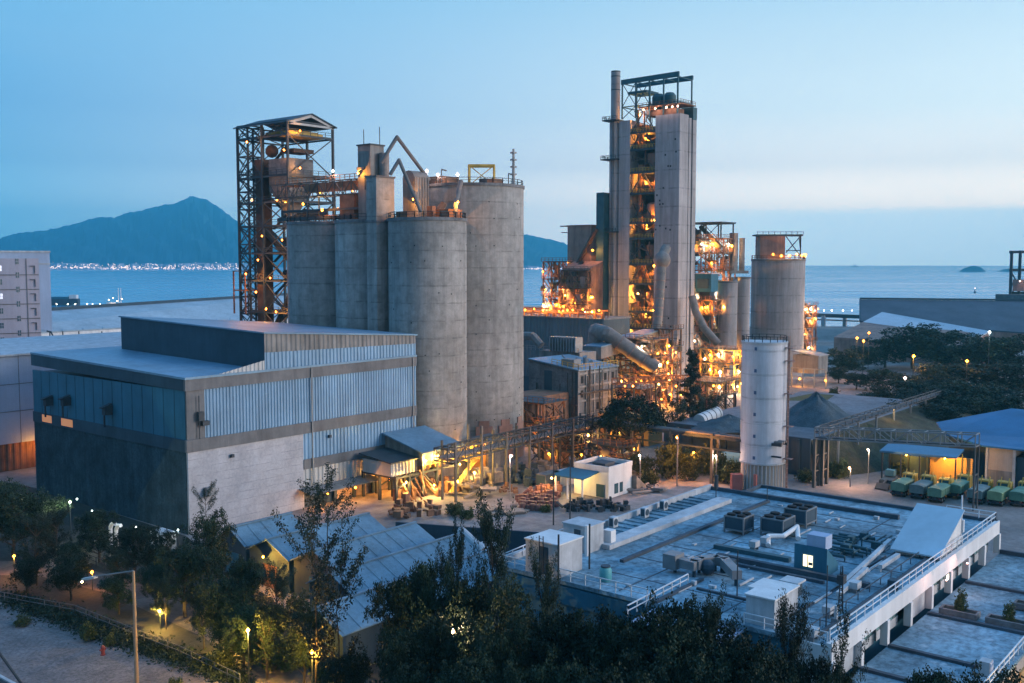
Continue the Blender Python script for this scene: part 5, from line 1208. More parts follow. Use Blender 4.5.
# near face windows and the lower metal roof bay
MB().box(fx0 - .02, 49.5, 7.6, fx0 + .25, 67.8, 9.4).build('side_glazing', M_blue_w, fb)
MB().slab([(fx0 - 2.5, 40.5, 8.7), (87, 40.5, 9.4), (87, 48.6, 9.4), (fx0 - 2.5, 48.6, 8.7)], .2).build('metal_roof', M_white_d, fb) if False else None
MB().corr((fx0 - 4, 40), (fx0 - 4, 49), (0, 0), (9.3, 9.3), .7, .1, (-1, 0)).box(fx0 - 3.9, 40, 0, fx0, 49, 9.3).build('bay_wall', M_blue_w, fb)
k = MB()
for i in range(28): y = 40 + i * .33; k.beam((fx0 - 4.1, y, 9.38), (fx0 + .2, y, 9.5), .16, .1)
k.slab([(fx0 - 4.1, 39.9, 9.36), (fx0 - .03, 39.9, 9.48), (fx0 - .03, 49.2, 9.48), (fx0 - 4.1, 49.2, 9.36)], .1); k.build('bay_roof', M_pale, fb)
k = MB().rail([(fx0 + .2, fy0 + .2, fz + .3), (133, fy0 + .2, fz + .3), (133, fy0 + 6, fz + .3)], 1.05, .045, 2.0); k.rail([(fx0 + .2, fy0 + .4, fz + .0), (fx0 + .2, 40, fz)], 1.05, .045, 2)
k.rail([(fx0 - 4, 49.5, 9.7), (88, 49.5, fz)], 1.05, .05, 1.6).rail([(fx0 + .2, 50, fz), (fx0 + .2, 68, fz), (96, 68.1, fz + .7)], 1.1, .045, 1.8); k.build('guard_rail', M_rail, fb)
k = MB().box(fx0 + 1, fy0 + 1.6, fz, 118, fy0 + 1.9, fz + .25).rail([(fx0 + 1, fy0 + 2.6, fz), (118, fy0 + 2.6, fz)], .7, .04, 3, False).box(86, fy0 + 5.5, fz, 110, fy0 + 5.6, fz + .18).box(fx0 + 6, fy0 + 9, fz, fx0 + 6.3, 48, fz + .22); k.build('cable_tray', M_flat2, fb)

RF = fz + .003
def rb(px, py): return G(px, py, fz)
def cooler(px, py, wx, wy, h, label):
    p = rb(px, py); t = thing('cooling_unit', label, 'cooling unit', p, 'rooftop cooling units'); x, y = p.x, p.y
    MB().box(x + .08, y + .08, fz + .45, x + wx - .08, y + wy - .08, fz + h - .05).build('coil', M_navy, t)
    k = MB()
    for a_ in (0, wx - .16):
        for b_ in (0, wy - .16): k.box(x + a_, y + b_, RF, x + a_ + .16, y + b_ + .16, fz + h)
    for z in (fz + .4, fz + h - .16):
        k.box(x, y + .16, z, x + .14, y + wy - .16, z + .16); k.box(x + wx - .14, y + .16, z, x + wx, y + wy - .16, z + .16); k.box(x + .16, y, z, x + wx - .16, y + .14, z + .16); k.box(x + .16, y + wy - .14, z, x + wx - .16, y + wy, z + .16)
    k.build('casing_frame', M_steel_g, t)
    k = MB()
    for i in range(2):
        for j in range(max(1, round(wx / 1.5))): k.lathe(x + wx * (j + .5) / max(1, round(wx / 1.5)), y + wy * (i + .5) / 2, [(wy * .19, fz + h - .05), (wy * .19, fz + h + .18), (wy * .15, fz + h + .2)], 18)
    k.build('fan_cowl', M_black, t); return t
cooler(743.5, 536, 2.7, 2.6, 2.1, 'rooftop cooling unit standing furthest left of the three big ones')
cooler(783, 539, 3.3, 2.9, 2.15, 'middle rooftop cooling unit with pale lagged pipes in front')
cooler(806, 529, 3.2, 2.9, 2.2, 'dark rooftop cooling unit at the far right of the three')
def cabin(name, label, px, py, wx, wy, h, mat, roofmat, cat='rooftop cabin', louv=True):
    p = rb(px, py); t = thing(name, label, cat, p); x, y = p.x, p.y
    MB().box(x, y, RF, x + wx, y + wy, fz + h).build('wall', mat, t); MB().box(x - .12, y - .12, fz + h, x + wx + .12, y + wy + .12, fz + h + .14).build('roof', roofmat, t)
    if louv: MB().box(x - .05, y + wy * .3, fz + .2, x - .004, y + wy * .55, fz + h - .4).build('door', M_navy, t)
    return t, x, y
t, x, y = cabin('water_tank', 'large white box tank at the left end of the flat roof, dark ladder on it', 558, 579, 4.2, 4.2, 3.4, M_white_d, M_white)
k = MB().beam((x - .4, y + 1.6, RF), (x - .4, y + 1.6, fz + 4.2), .08).beam((x - .4, y + 2.1, RF), (x - .4, y + 2.1, fz + 4.2), .08)
for i in range(10): k.beam((x - .4, y + 1.6, fz + .4 * i + .3), (x - .4, y + 2.1, fz + .4 * i + .3), .05)
for a_ in (-.6, 4.8): k.tube((x + a_, y - .5, RF), (x + a_, y - .5, fz + 4.8), .1)
k.tube((x + 4.8, y - .5, fz + 3), (x + 7, y + 1, fz + 3), .08); k.build('ladder', M_steel, t)
t, x, y = cabin('water_tank', 'second white box tank behind the large one on the flat roof', 588, 554, 3.0, 3.4, 2.9, M_white_d, M_white_d)
k = MB().tube((x - .7, y - .3, RF), (x - .7, y - .3, fz + 3.4), .22).tube((x - .7, y + 1.4, RF), (x - .7, y + 1.4, fz + 1.9), .3).box(x + 3.6, y - .6, RF, x + 4.6, y + .5, fz + 1.9); k.build('vent_pipe', M_white, t)
p = rb(605.5, 581); t = thing('round_tank', 'small turquoise round tank alone on the left of the roof', 'tank', p)
MB().lathe(p.x, p.y, [(.5, RF), (.62, fz + .2), (.62, fz + 1.2), (.45, fz + 1.45)], 20).build('shell', pm('turquoise_paint', (.10, .36, .38), .5, .15, .5), t, None, True); MB().lathe(p.x, p.y, [(.5, fz + 1.45), (.5, fz + 1.6)], 16).build('lid', M_navy, t)
for px, py, lab in ((613.5, 529, 'condenser against the parapet nearest the white box tanks'), (645, 519, 'middle condenser against the roof parapet'), (664, 511.5, 'condenser against the parapet nearest the far corner')):
    p = rb(px, py); t = thing('condenser', lab, 'air conditioner', p, 'condensers along the parapet'); MB().box(p.x, p.y, fz + .1, p.x + 1.0, p.y + .7, fz + 1.35).build('body', M_white_d, t)
    k = MB().tube((p.x + .5, p.y - .005, fz + .75), (p.x + .5, p.y - .04, fz + .75), .4, n=16); k.box(p.x - .03, p.y + .1, fz + .3, p.x - .002, p.y + .6, fz + 1.2); k.build('fan_grille', M_navy, t)
# stair house with a lit window
p = rb(826.5, 577); x, y = p.x, p.y; sh_ = thing('stair_house', 'teal rooftop stair house with one bright lit window', 'rooftop cabin', p)
k = MB().add([(x, y, RF), (x + 3.0, y, RF), (x + 3.0, y + 3.5, RF), (x, y + 3.5, RF), (x, y, fz + 2.9), (x + 3.0, y, fz + .8), (x + 3.0, y + 3.5, fz + .8), (x, y + 3.5, fz + 2.9)], [(0, 3, 2, 1), (4, 5, 6, 7), (0, 1, 5, 4), (1, 2, 6, 5), (2, 3, 7, 6), (3, 0, 4, 7)])
k.build('wall', M_blue_w, sh_); MB().box(x + .3, y + .3, fz + 2.6, x + 2.0, y + 2.3, fz + 4.0).build('upper_box', M_pale, sh_)
f = MB().box(x - .06, y + 1.5, fz + .7, x - .003, y + 2.5, fz + 1.9).build('lit_window', em('bright_lit_window', (1, .84, .5), 2.2), sh_)
MB().box(x - .09, y + 1.96, fz + .7, x - .061, y + 2.04, fz + 1.9).box(x - .1, y + 1.5, fz + .9, x - .062, y + 1.9, fz + 1.2).build('window_frame', M_teal_p, f)
# white double hut
t, x, y = cabin('plant_hut', 'white double hut at the near edge of the flat roof', 774, 629, 2.4, 2.7, 2.5, M_white_d, M_white, 'rooftop cabin', False)
MB().box(x + 2.4, y + .3, RF, x + 5.6, y + 3.6, fz + 2.3).build('rear_wall', M_white_d, t); MB().box(x + 2.52, y + .2, fz + 2.3, x + 5.8, y + 3.8, fz + 2.42).build('rear_roof', M_white, t)
p = rb(796, 598); t = thing('vent_cowl', 'square roof vent with overhanging cap beside the white double hut', 'roof vent', p); MB().box(p.x, p.y, RF, p.x + 1.4, p.y + 1.4, fz + 1.3).build('shaft', M_navy, t); MB().box(p.x - .25, p.y - .25, fz + 1.3, p.x + 1.65, p.y + 1.65, fz + 1.5).build('cap', M_white_d, t)
# sloped machine room at the far right corner
wx0, wx1, wy0, wy1 = 112.2, 119.8, 32.6, 37.3
mr = thing('sloped_house', 'roof house with one big sloping pale blue roof at the far right corner', 'rooftop cabin', (wx0, wy0, fz))
MB().add([(wx0, wy0, RF), (wx1, wy0, RF), (wx1, wy1, RF), (wx0, wy1, RF), (wx0, wy0, fz + .5), (wx1, wy0, fz + 3.8), (wx1, wy1, fz + 3.8), (wx0, wy1, fz + .5)], [(0, 3, 2, 1), (0, 1, 5, 4), (1, 2, 6, 5), (2, 3, 7, 6), (3, 0, 4, 7), (4, 5, 6, 7)]).build('wall', M_white, mr)
MB().slab([(wx0 - .8, wy0 - .25, fz + .62), (wx1 + .3, wy0 - .25, fz + 4.1), (wx1 + .3, wy1 + .3, fz + 4.1), (wx0 - .8, wy1 + .3, fz + .62)], .16).build('roof', pm('pale_blue_roof_sheet', (.42, .52, .58), .55, .15, .15, streak=.1, bump=.03), mr)
p = Vector((wx1 + .8, wy0 + .2, fz)); t = thing('mast', 'thin pale pole behind the sloping roof house', 'mast', p); MB().tube(p, p + Vector((0, 0, 5.6)), .14, .08).box(p.x - .2, p.y - .3, fz + 1.4, p.x + .2, p.y + .3, fz + 2.8).build('pole', M_rail, t)
# low beams, ducts and pipe clusters
lb_ = MB(); a, b = rb(716, 558), rb(905, 601); lb_.box(a.x, b.y + 4, RF, a.x + .6, a.y, fz + .5).box(a.x - 1.4, b.y + 8, RF, a.x - 1.0, a.y - 1, fz + .3)
tag(lb_.build('low_beam', M_flat2, None, (a.x, a.y, fz)), 'long low dark upstand crossing the flat roof in front of the stair house', 'upstand')
dc = thing('roof_duct', 'curled metal air duct lying on the middle of the flat roof', 'duct', rb(700, 575))
pts = [rb(675, 572), rb(694, 577), rb(699, 573), rb(715, 571), rb(724, 573), rb(736, 586)]
for v in pts: v.z = fz + 1.2
k = MB()
for a, b in zip(pts[:-1], pts[1:]): k.beam(a, b + (b - a).normalized() * .3, 1.0, .9)
k.box(pts[0].x - 1, pts[0].y - .6, fz + .5, pts[0].x + .8, pts[0].y + .9, fz + 2.0); k.build('duct_run', M_steel_g, dc)
k = MB()
for v in pts: k.beam((v.x, v.y, RF), v, .25)
k.ball((pts[2].x, pts[2].y - 1, fz + .8), .8, 10, 6).box(pts[3].x, pts[3].y - 1.6, RF, pts[3].x + 1.6, pts[3].y - .6, fz + 1.2); k.build('fan_box', M_navy, dc)
dc2 = thing('lagged_pipes', 'white lagged pipes looping in front of the middle cooling unit', 'pipework', rb(785, 545))
pts = [rb(768, 548), rb(768, 543), rb(783, 543), rb(797, 534), rb(798, 541)]; 
for v, z in zip(pts, (.3, .8, .8, .9, .3)): v.z = fz + z
MB().path(pts, .28, 10).build('pipe', M_white, dc2, None, True)
k = MB(); a, b = rb(715, 548), rb(790, 562); k.beam(a + Vector((0, 0, .25)), b + Vector((0, 0, .25)), .8, .45); k.build('trunking', M_teal_p, dc2)
pc_ = thing('pipe_cluster', 'tangle of dark green pipes between the stair house and the sloping roof', 'pipework', rb(865, 548))
k = MB(); rr = random.Random(5)
for i in range(22):
    p = rb(rr.uniform(838, 884), rr.uniform(538, 562)); q = p + Vector(((rr.uniform(1.5, 5), 0, 0) if rr.random() < .5 else (0, rr.uniform(1.5, 4), 0))); z = rr.choice((.3, .5, .8)); k.tube((p.x, p.y, fz + z), (q.x, q.y, fz + z), rr.uniform(.09, .2), n=7); k.beam((p.x, p.y, RF), (p.x, p.y, fz + z), .12)
for i in range(5): p = rb(rr.uniform(842, 880), rr.uniform(538, 556)); k.box(p.x, p.y, RF, p.x + .9, p.y + .7, fz + rr.uniform(.6, 1.1))
k.build('pipe', M_teal_p, pc_)
k = MB()
for (a, b) in (((842, 590), (868, 566)), ((868, 566), (890, 545)), ((838, 600), (866, 574)), ((880, 572), (898, 560))):
    p, q = rb(*a), rb(*b); k.beam(p + Vector((0, 0, .55)), q + Vector((0, 0, .55)), .45, .4); k.beam((p.x, p.y, RF), (p.x, p.y, fz + .5), .2)
k.build('pale_duct', M_white_d, pc_)
am = thing('antenna', 'dark lattice antenna on the flat roof right of the stair house', 'antenna', rb(841, 611)); p = rb(841, 611); k = MB()
for i in range(3): a = i * 2.09; k.tube((p.x + .25 * math.cos(a), p.y + .25 * math.sin(a), RF), (p.x + .1 * math.cos(a), p.y + .1 * math.sin(a), fz + 4.2), .05)
for z in range(8): k.ring(p.x, p.y, fz + .5 * z - .2, .22 - .015 * z, .3, .03, 3)
k.box(p.x - .4, p.y - .3, fz + 2.6, p.x + .4, p.y + .3, fz + 3.4); k.build('lattice', M_steel, am)
for px, py, hh, lab in ((826, 628, 5.6, 'thin bare pole at the near edge of the flat roof beside the cabinets'), (737, 598, 4.6, 'thin bare pole rising by the curled air duct'), (767, 503, 2.2, 'short thin pole at the far edge of the flat roof'), (716, 497, 3.0, 'dark stubby aerial at the far left corner of the flat roof')):
    p = rb(px, py); t = thing('roof_pole', lab, 'pole', p, 'thin poles on the flat roof'); k = MB().tube(p, p + Vector((0, 0, hh)), .07, .05)
    if px == 716: k.tube(p + Vector((0, 0, 1.2)), p + Vector((0, 0, 3)), .28, n=10)
    k.build('pole', M_steel, t)
for px, py, lab in ((812, 640, 'small white cabinet on legs by the near roof edge'), (828, 617, 'pale cabinet beside the thin bare pole'), (836, 622, 'white upright vent pipe by the cabinets'), (855, 592, 'low white box on a stand near the antenna'), (765, 546, 'small white box in front of the cooling units'), (754, 550, 'flat grey box left of the small white box'), (893, 590, 'dark junction box near the long railing')):
    p = rb(px, py); t = thing('roof_cabinet', lab, 'cabinet', p); k = MB()
    if 'upright' in lab: k.tube(p, p + Vector((0, 0, 1.5)), .16, n=10)
    else: k.box(p.x - .5, p.y - .4, fz + .4, p.x + .6, p.y + .4, fz + 1.05)
    k.build('casing', M_navy if 'dark' in lab else M_white_d, t)
    k = MB()
    for a_ in (-.4, .5): k.box(p.x + a_ - .04, p.y - .3, RF, p.x + a_ + .04, p.y + .3, fz + .4)
    k.build('stand', M_steel_g, t)
# ================================================================ lower terrace with planters
tz = 6.3
tr = thing('terrace_wing', 'lower grey terrace wing beside the window front, with railing and lit end wall', 'building', (75, 22, 0))
MB().box(60, 21.5, 0, 133.3, fy0 - .4, tz - .3).build('wall', M_beige, tr); MB().box(60, 21.4, tz - .3, 133.4, fy0 - .36, tz).build('deck', M_flat, tr)
k = MB()
for x in (86.5, 93.4, 104.8, 118): k.box(x, 21.8, tz, x + .5, fy0 - .5, tz + .28)
k.box(133.0, 21.5, tz, 133.4, fy0 - .4, tz + .5); k.build('deck_kerb', M_flat2, tr)
MB().rail([(62, 21.7, tz), (133, 21.7, tz)], 1.1, .05, 1.6).build('guard_rail', M_rail, tr)
k = MB()
for i in range(10): k.box(66 + i * 6.6, 21.32, 2.2, 68.6 + i * 6.6, 21.497, 4.8)
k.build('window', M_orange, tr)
lamp(tr, (90, 18.6, 4.6), 420, (1, .66, .3), .2); lamp(tr, (97, 19, 4.8), 420, (1, .66, .3), .2)
bx = thing('metal_box', 'white metal cabinet against the terrace railing', 'cabinet', (92, 22.8, tz)); MB().box(92, 22.3, tz + .1, 93.1, 23.2, tz + 1.3).build('casing', M_white_d, bx); MB().box(92.1, 22.25, tz + .2, 93, 22.296, tz + 1.2).build('door', M_pale, bx)
def planter(x, y, ln, label):
    t = thing('planter', label, 'planter', (x, y, tz), 'concrete planters on the terrace'); k = MB().box(x, y, tz + .15, x + .25, y + ln, tz + .75).box(x + 1.3, y, tz + .15, x + 1.55, y + ln, tz + .75).box(x + .25, y, tz + .15, x + 1.3, y + .2, tz + .75).box(x + .25, y + ln - .2, tz + .15, x + 1.3, y + ln, tz + .75)
    k.build('trough', M_conc_d, t); MB().box(x + .25, y + .2, tz + .2, x + 1.3, y + ln - .2, tz + .62).build('soil', M_soil, t)
    k = MB()
    for a_ in (0, 1.4):
        for b_ in (.1, ln - .3): k.box(x + a_ + .02, y + b_, tz + .004, x + a_ + .14, y + b_ + .2, tz + .15)
    k.build('foot', M_conc_d, t)
planter(105.6, 27.0, 3.6, 'planter with a bushy shrub next to the window front'); planter(105.6, 22.4, 3.8, 'planter with a rounder shrub in the middle of the terrace'); planter(112, 22.2, 3.0, 'sparse planter nearest the terrace railing')
# ================================================================ blue roofed store, canopy and trucks on the right
bs = thing('blue_roof_store', 'beige walled store under a wide bright blue sheet roof at right', 'building', (203, 51, 0))
bx0, by1 = 203.0, 51.2
MB().box(bx0, by1 - 4.9, 0, bx0 + 20, by1, 7.3).box(bx0 + 8, 22, 0, bx0 + 30, by1 - 4.9, 7.3).build('wall', M_beige, bs)
MB().box(bx0 - .05, by1 - 4.9, 0, bx0 - .003, by1, 3.2).build('wall_base', M_corr_r, bs)
MB().box(bx0 - .12, by1 - 5.1, 0, bx0 + .3, by1 - 4.6, 7.4).box(bx0 - .1, by1 - .3, 0, bx0 + .3, by1 + .1, 7.4).build('corner_post', M_white_d, bs)
MB().box(bx0 + .5, 30, 0, bx0 + 7.9, by1 - 5.1, 6.0).build('side_bay', M_navy, bs)
rp = [(bx0 - .6, by1 + .5, 7.7), (bx0 - .6, 18, 7.7), (bx0 + 26, 18, 11.6), (bx0 + 26, by1 + 2, 11.6), (bx0 + 16, by1 + 14, 8.7), (bx0 + 8, by1 + 10, 7.8)]
MB().slab(rp, .3).build('roof', M_bluer, bs)
MB().box(bx0 + 8, by1, 0, bx0 + 9, by1 + 9, 7.2).build('rear_wall', M_navy, bs)
ca = thing('canopy', 'long dark blue lean-to canopy with an orange lit back wall above the trucks', 'canopy', (199, 60, 0))
MB().slab([(196.8, 54.8, 5.9), (196.8, 69, 5.5), (201.8, 69, 6.3), (201.8, 54.8, 6.7)][::-1], .35).build('roof', pm('dark_blue_sheet', (.10, .22, .32), .6, .2, .2, bump=.05), ca)
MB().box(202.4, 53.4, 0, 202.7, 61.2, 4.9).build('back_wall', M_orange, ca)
k = MB()
for y in (55, 61.5, 65, 68.6): k.box(197.1, y - .12, 0, 197.35, y + .12, 5.4); k.box(201.4, y - .12, 0, 201.65, y + .12, 6.1)
k.build('post', M_steel, ca)
for p, pw in (((199.3, 57.6, 5.0), 1900), ((200.2, 65, 4.6), 500)): lamp(ca, p, pw, (1, .48, .07), .2)
MB_ = MB().hexa([(201.9, 61.5), (204.5, 61.5), (204.5, 69), (201.9, 69)], [0] * 4, [4.2] * 4); MB_.build('rear_store', M_navy, ca)
def truck(x, y, label, mat):
    t = thing('tipper_truck', label, 'truck', (x, y, 0), 'parked green tipper trucks')
    L_, W = 5.4, 2.4
    k = MB().hexa([(x, y - W / 2), (x + L_, y - W / 2), (x + L_, y + W / 2), (x, y + W / 2)], [1.1] * 4, [2.35] * 4)
    for i in range(6): k.box(x + .3 + i * .95, y - W / 2 - .08, 1.15, x + .42 + i * .95, y - W / 2 - .003, 2.3)
    for i in range(3): k.box(x - .07, y - 1.0 + i * .9, 1.15, x - .003, y - .85 + i * .9, 2.3)
    k.build('tipper_body', mat, t)
    vs_ = []; n = 8
    for i in range(n + 1):
        a = math.pi * i / n
        for xx in (x - .06, x + L_ + .05): vs_.append((xx, y - math.cos(a) * (W / 2 + .05), 2.36 + math.sin(a) * .3))
    k = MB().add(vs_, [(2 * i, 2 * i + 2, 2 * i + 3, 2 * i + 1) for i in range(n)] + [tuple(range(0, 2 * n + 2, 2))[::-1], tuple(range(1, 2 * n + 2, 2))]); k.build('tarpaulin', mat, t)
    k = MB().box(x + .2, y - .45, .7, x + 7.6, y + .45, 1.05).box(x - .2, y - W / 2, .55, x + .1, y + W / 2, .75); k.build('chassis', M_steel, t)
    c = MB().add([(x + 5.9, y - 1.15, .8), (x + 7.9, y - 1.15, .8), (x + 7.9, y + 1.15, .8), (x + 5.9, y + 1.15, .8), (x + 5.9, y - 1.12, 3.25), (x + 7.6, y - 1.12, 3.25), (x + 7.6, y + 1.12, 3.25), (x + 5.9, y + 1.12, 3.25)], [(0, 3, 2, 1), (4, 5, 6, 7), (0, 1, 5, 4), (1, 2, 6, 5), (2, 3, 7, 6), (3, 0, 4, 7)]).build('cab', M_yellow, t)  # yellow of cab and slanted bars is lamp light put into colour
    MB().box(x + 5.84, y - .9, 2.3, x + 5.895, y + .9, 3.0).build('rear_window', M_glass, c)
    k = MB().beam((x + 5.2, y - .9, 2.4), (x + 6.2, y - .9, 4.0), .2).beam((x + 5.2, y + .4, 2.4), (x + 6.2, y + .4, 4.1), .14); k.build('exhaust', M_yellow, t)
    for xx in (x + .9, x + 2.1, x + 6.7):
        for sy_ in (-1, 1):
            w_ = MB().tube((xx, y + sy_ * .75, .5), (xx, y + sy_ * 1.15, .5), .5, n=14).build('wheel', M_tyre, t); MB().tube((xx, y + sy_ * 1.151, .5), (xx, y + sy_ * 1.17, .5), .22, n=10).build('rim', M_steel_g, w_)
    k = MB()
    for sy_ in (-1, 1): k.box(x - .22, y + sy_ * .95 - .12, .8, x - .203, y + sy_ * .95 + .12, .95)
    k.build('tail_light', pm('dull_red_lens', (.25, .02, .02), .4, .1, .5, bump=0), t)
tl = ['leftmost green truck of the parked row, next to the dark loader', 'grey green truck, second from the left in the parked row', 'third green truck from the left in the parked row', 'fourth truck from the left, partly behind the thin pale pole', 'grey topped truck right of the thin pale pole', 'light green truck, second from the right in the parked row', 'last truck of the row, cut by the right picture edge']
for i, (px, py) in enumerate(((897, 497), (916, 499.5), (934, 503), (953, 499), (974, 504.5), (994, 506.5), (1016, 507))):
    p = G(px, py); truck(p.x, p.y, tl[i], M_truck[(0, 1, 0, 0, 1, 2, 0)[i]])
p = G(886, 488); ld = thing('loader', 'dark wheel loader parked left of the green trucks', 'loader', p); x, y = p.x, p.y
MB().hexa([(x, y - 1.1), (x + 3.2, y - 1.1), (x + 3.2, y + 1.1), (x, y + 1.1)], [.8] * 4, [1.5, 2.0, 2.0, 1.5]).build('body', M_navy, ld)
MB().box(x + 1.6, y - .8, 2.0, x + 3.0, y + .8, 3.1).build('cab', M_blue_w, ld); MB().beam((x + .2, y, 1.5), (x - 1.8, y, .8), .4).hexa([(x - 2.6, y - 1.2), (x - 1.6, y - 1.2), (x - 1.6, y + 1.2), (x - 2.6, y + 1.2)], [.15] * 4, [.3, 1.2, 1.2, .3]).build('bucket', M_steel, ld)
for xx in (.5, 2.6):
    for sy_ in (-1, 1): MB().tube((x + xx, y + sy_ * .9, .7), (x + xx, y + sy_ * 1.35, .7), .7, n=14).build('wheel', M_tyre, ld)
p = G(850, 487); o = thing('yard_lamp', 'yard lamp glowing orange on the road bend by the gantry leg', 'lamp post', p); MB().tube(p, p + Vector((0, 0, 3.6)), .09).build('post', M_steel_g, o); lamp(o, p + Vector((0, .2, 3.6)), 1200, (1, .5, .25), .25)
p = G(868, 484); o = thing('yard_lamp', 'taller lamp post lighting the grass verge under the gantry', 'lamp post', p); MB().tube(p, p + Vector((0, 0, 6.6)), .09).build('post', M_steel_g, o); lamp(o, p + Vector((0, .2, 6.6)), 1000, (1, .75, .5), .22)
p = G(640, 487); o = thing('yard_lamp', 'lamp post throwing pink light on the lane behind the white office', 'lamp post', p); MB().tube(p, p + Vector((0, 0, 6)), .09).build('post', M_steel_g, o); lamp(o, p + Vector((0, .2, 6)), 1500, PINK, .22)
p = G(716, 484); o = thing('yard_lamp', 'lamp post by the lane left of the white tank', 'lamp post', p); MB().tube(p, p + Vector((0, 0, 5.4)), .09).build('post', M_steel_g, o); lamp(o, p + Vector((0, .2, 5.4)), 900, PINK, .22)
p = G(510, 500); o = thing('yard_lamp', 'lamp post lighting the pale yard between drums and pipe stack', 'lamp post', p); MB().tube(p, p + Vector((0, 0, 8)), .09).build('post', M_steel_g, o); lamp(o, p + Vector((0, -.2, 8)), 1300, PINK, .2)
p = D(720, 372, 318); o = thing('flood_light', 'white hot flood light on a pole at the path end left of the white tank', 'flood light', (p.x, p.y, 0)); MB().tube((p.x, p.y, 0), p, .15).build('post', M_steel_g, o); lamp(o, p, 4500, (1, .86, .66), .55)
sheet('lit_path', [(690, 408), (735, 394), (742, 388), (716, 388), (690, 399)], M_road, .02)
p = G(752, 384); ww = MB().box(p.x - 2, p.y + 1, 0, p.x - .5, p.y + 16, 9.5); tag(ww.build('gantry_wall', M_navy, None, (p.x, p.y, 0)), 'dark flat wall with pale top edge between the twin silos and white tank', 'wall')

# ================================================================ far stores, jetty, crane, vessels
fs = thing('dark_roof_store', 'long store with a dark slate roof near the water at right', 'warehouse', D(940, 330, 560).xy.to_3d())
a, b, c, d = D(860, 299.5, 575), D(1075, 301.5, 560), D(1075, 336, 500), D(860, 321, 540)
dark_slate = pm('dark_slate_roof', (.07, .085, .11), .75, .25, .08, fine=.15, bump=.05)
MB().slab([a, d, c, b], .6).build('roof', dark_slate, fs)
rr_ = D(868, 304, 600), D(1075, 306, 590)
MB().slab([a, b, D(1075, 320, 620), D(862, 318, 635)][::-1], .6).build('rear_roof', dark_slate, fs)
MB().hexa([d.xy, c.xy, D(1075, 320, 620).xy, D(862, 318, 635).xy], [0] * 4, [d.z - .7, c.z - .7, c.z - .7, d.z - .7]).build('wall', M_rust_l, fs)
k = MB().beam(a + Vector((0, 0, .6)), b + Vector((0, 0, .6)), 1.5, 1.0).beam(a, d, .8, .8); k.build('ridge_cap', M_navy, fs)
gs = thing('pale_roof_store', 'store with a long pale sloping roof in front of the dark slate one', 'warehouse', D(900, 340, 450).xy.to_3d())
a, b, c, d = D(882, 312, 505), D(990, 331, 420), D(960, 347, 408), D(834, 337, 455)
u1 = a.lerp(d, .42); u2 = b.lerp(c, .42)
MB().slab([a, u1, u2, b], .5).build('roof', pm('pale_sheet_roof', (.50, .52, .56), .6, .12, .06, streak=.1), gs)
MB().slab([u1, d, c, u2], .5).build('lower_roof', M_rust_l, gs)  # lower half of the same roof, reddish lamp light put into its colour
MB().hexa([d.xy, c.xy, b.xy, a.xy], [0] * 4, [d.z - .6, c.z - .6, b.z - .6, a.z - .6]).build('wall', M_rust_l, gs)
jt = thing('jetty_conveyor', 'covered jetty conveyor on legs over the water right of the big silo', 'jetty', D(830, 316, 690).xy.to_3d())
a, b = D(800, 314.5, 700), D(866, 317, 680)
MB().beam(a, b, 3, 2.4).build('gallery', M_steel, jt); k = MB()
for px in (803, 823.5, 845): p = D(px, 316, 690); k.beam((p.x, p.y, -3), p, 2.2)
k.build('leg', M_conc_l, jt)
MB().beam(a + Vector((0, 0, -3)), b + Vector((0, 0, -3)), 2.5, .8).build('lower_chord', M_rust_l, jt)
for px in (815, 824, 832, 843, 852): lamp(jt, D(px, 310.5, 690), 200, (1, .8, .7), .45)
cr = thing('harbour_crane', 'tall steel quay crane with a lit cabin at the right picture edge', 'crane', D(1016, 300, 620).xy.to_3d())
k = MB()
for px, top in ((1010, 251), (1018.5, 250.5), (1025, 252)):
    for dd in (620, 632): p = D(px, 300, dd); t_ = ZA(px, top, p.x, p.y); k.beam((p.x, p.y, 0), (p.x, p.y, t_), 1.5)
for py in (252, 270, 284, 293):
    for dd in (620, 632): k.beam(D(1009.5, py, dd), D(1026, py, dd), 1.0, 1.6)
k.beam(D(1010, 270, 620), D(1018, 284, 620), .6).beam(D(1018, 284, 620), D(1010, 296, 620), .6).build('portal', M_steel, cr)
k = MB(); p = D(1019, 291, 619); k.box(p.x - 3, p.y - 5, p.z, p.x + 2, p.y + 3, p.z + 7); k.build('machine_house', M_rust_l, cr)
p = D(1013, 301, 616); k = MB().box(p.x - 4, p.y - 9, 0, p.x + 2, p.y + 9, p.z + 4); k.build('base', M_conc_d, cr)
lamp(cr, D(1020, 281, 612), 350, PINK, .5)
sp = thing('barge', 'dark flat barge with a pale wheelhouse on the water behind the lilac block', 'ship', D(62, 305, 1060).xy.to_3d())
a, b = D(44, 304, 1060), D(79, 304, 1060); d = (b - a).normalized(); n_ = Vector((-d.y, d.x, 0)) * 5
a.z = b.z = 0
MB().hexa([(a - n_).xy, (b - n_ * .6).xy, (b + n_ * .6).xy, (a + n_).xy], [-3.2] * 4, [3.6, 4.2, 4.2, 3.6]).build('hull', M_navy, sp)
MB().hexa([(b - d * 9 - n_ * .5).xy, (b - d * 1.5 - n_ * .5).xy, (b - d * 1.5 + n_ * .5).xy, (b - d * 9 + n_ * .5).xy], [3.4] * 4, [8] * 4).build('wheelhouse', M_white, sp); MB().hexa([(a + d * 2 - n_ * .7).xy, (b - d * 10 - n_ * .7).xy, (b - d * 10 + n_ * .7).xy, (a + d * 2 + n_ * .7).xy], [3.4] * 4, [6] * 4).build('cargo', M_blue_w, sp)
pi_ = thing('pier', 'low pier with a string of white lamps beside the dark barge', 'pier', D(75, 306, 900).xy.to_3d())
a, b = D(36, 308, 930), D(140, 306, 930); a.z = b.z = -1
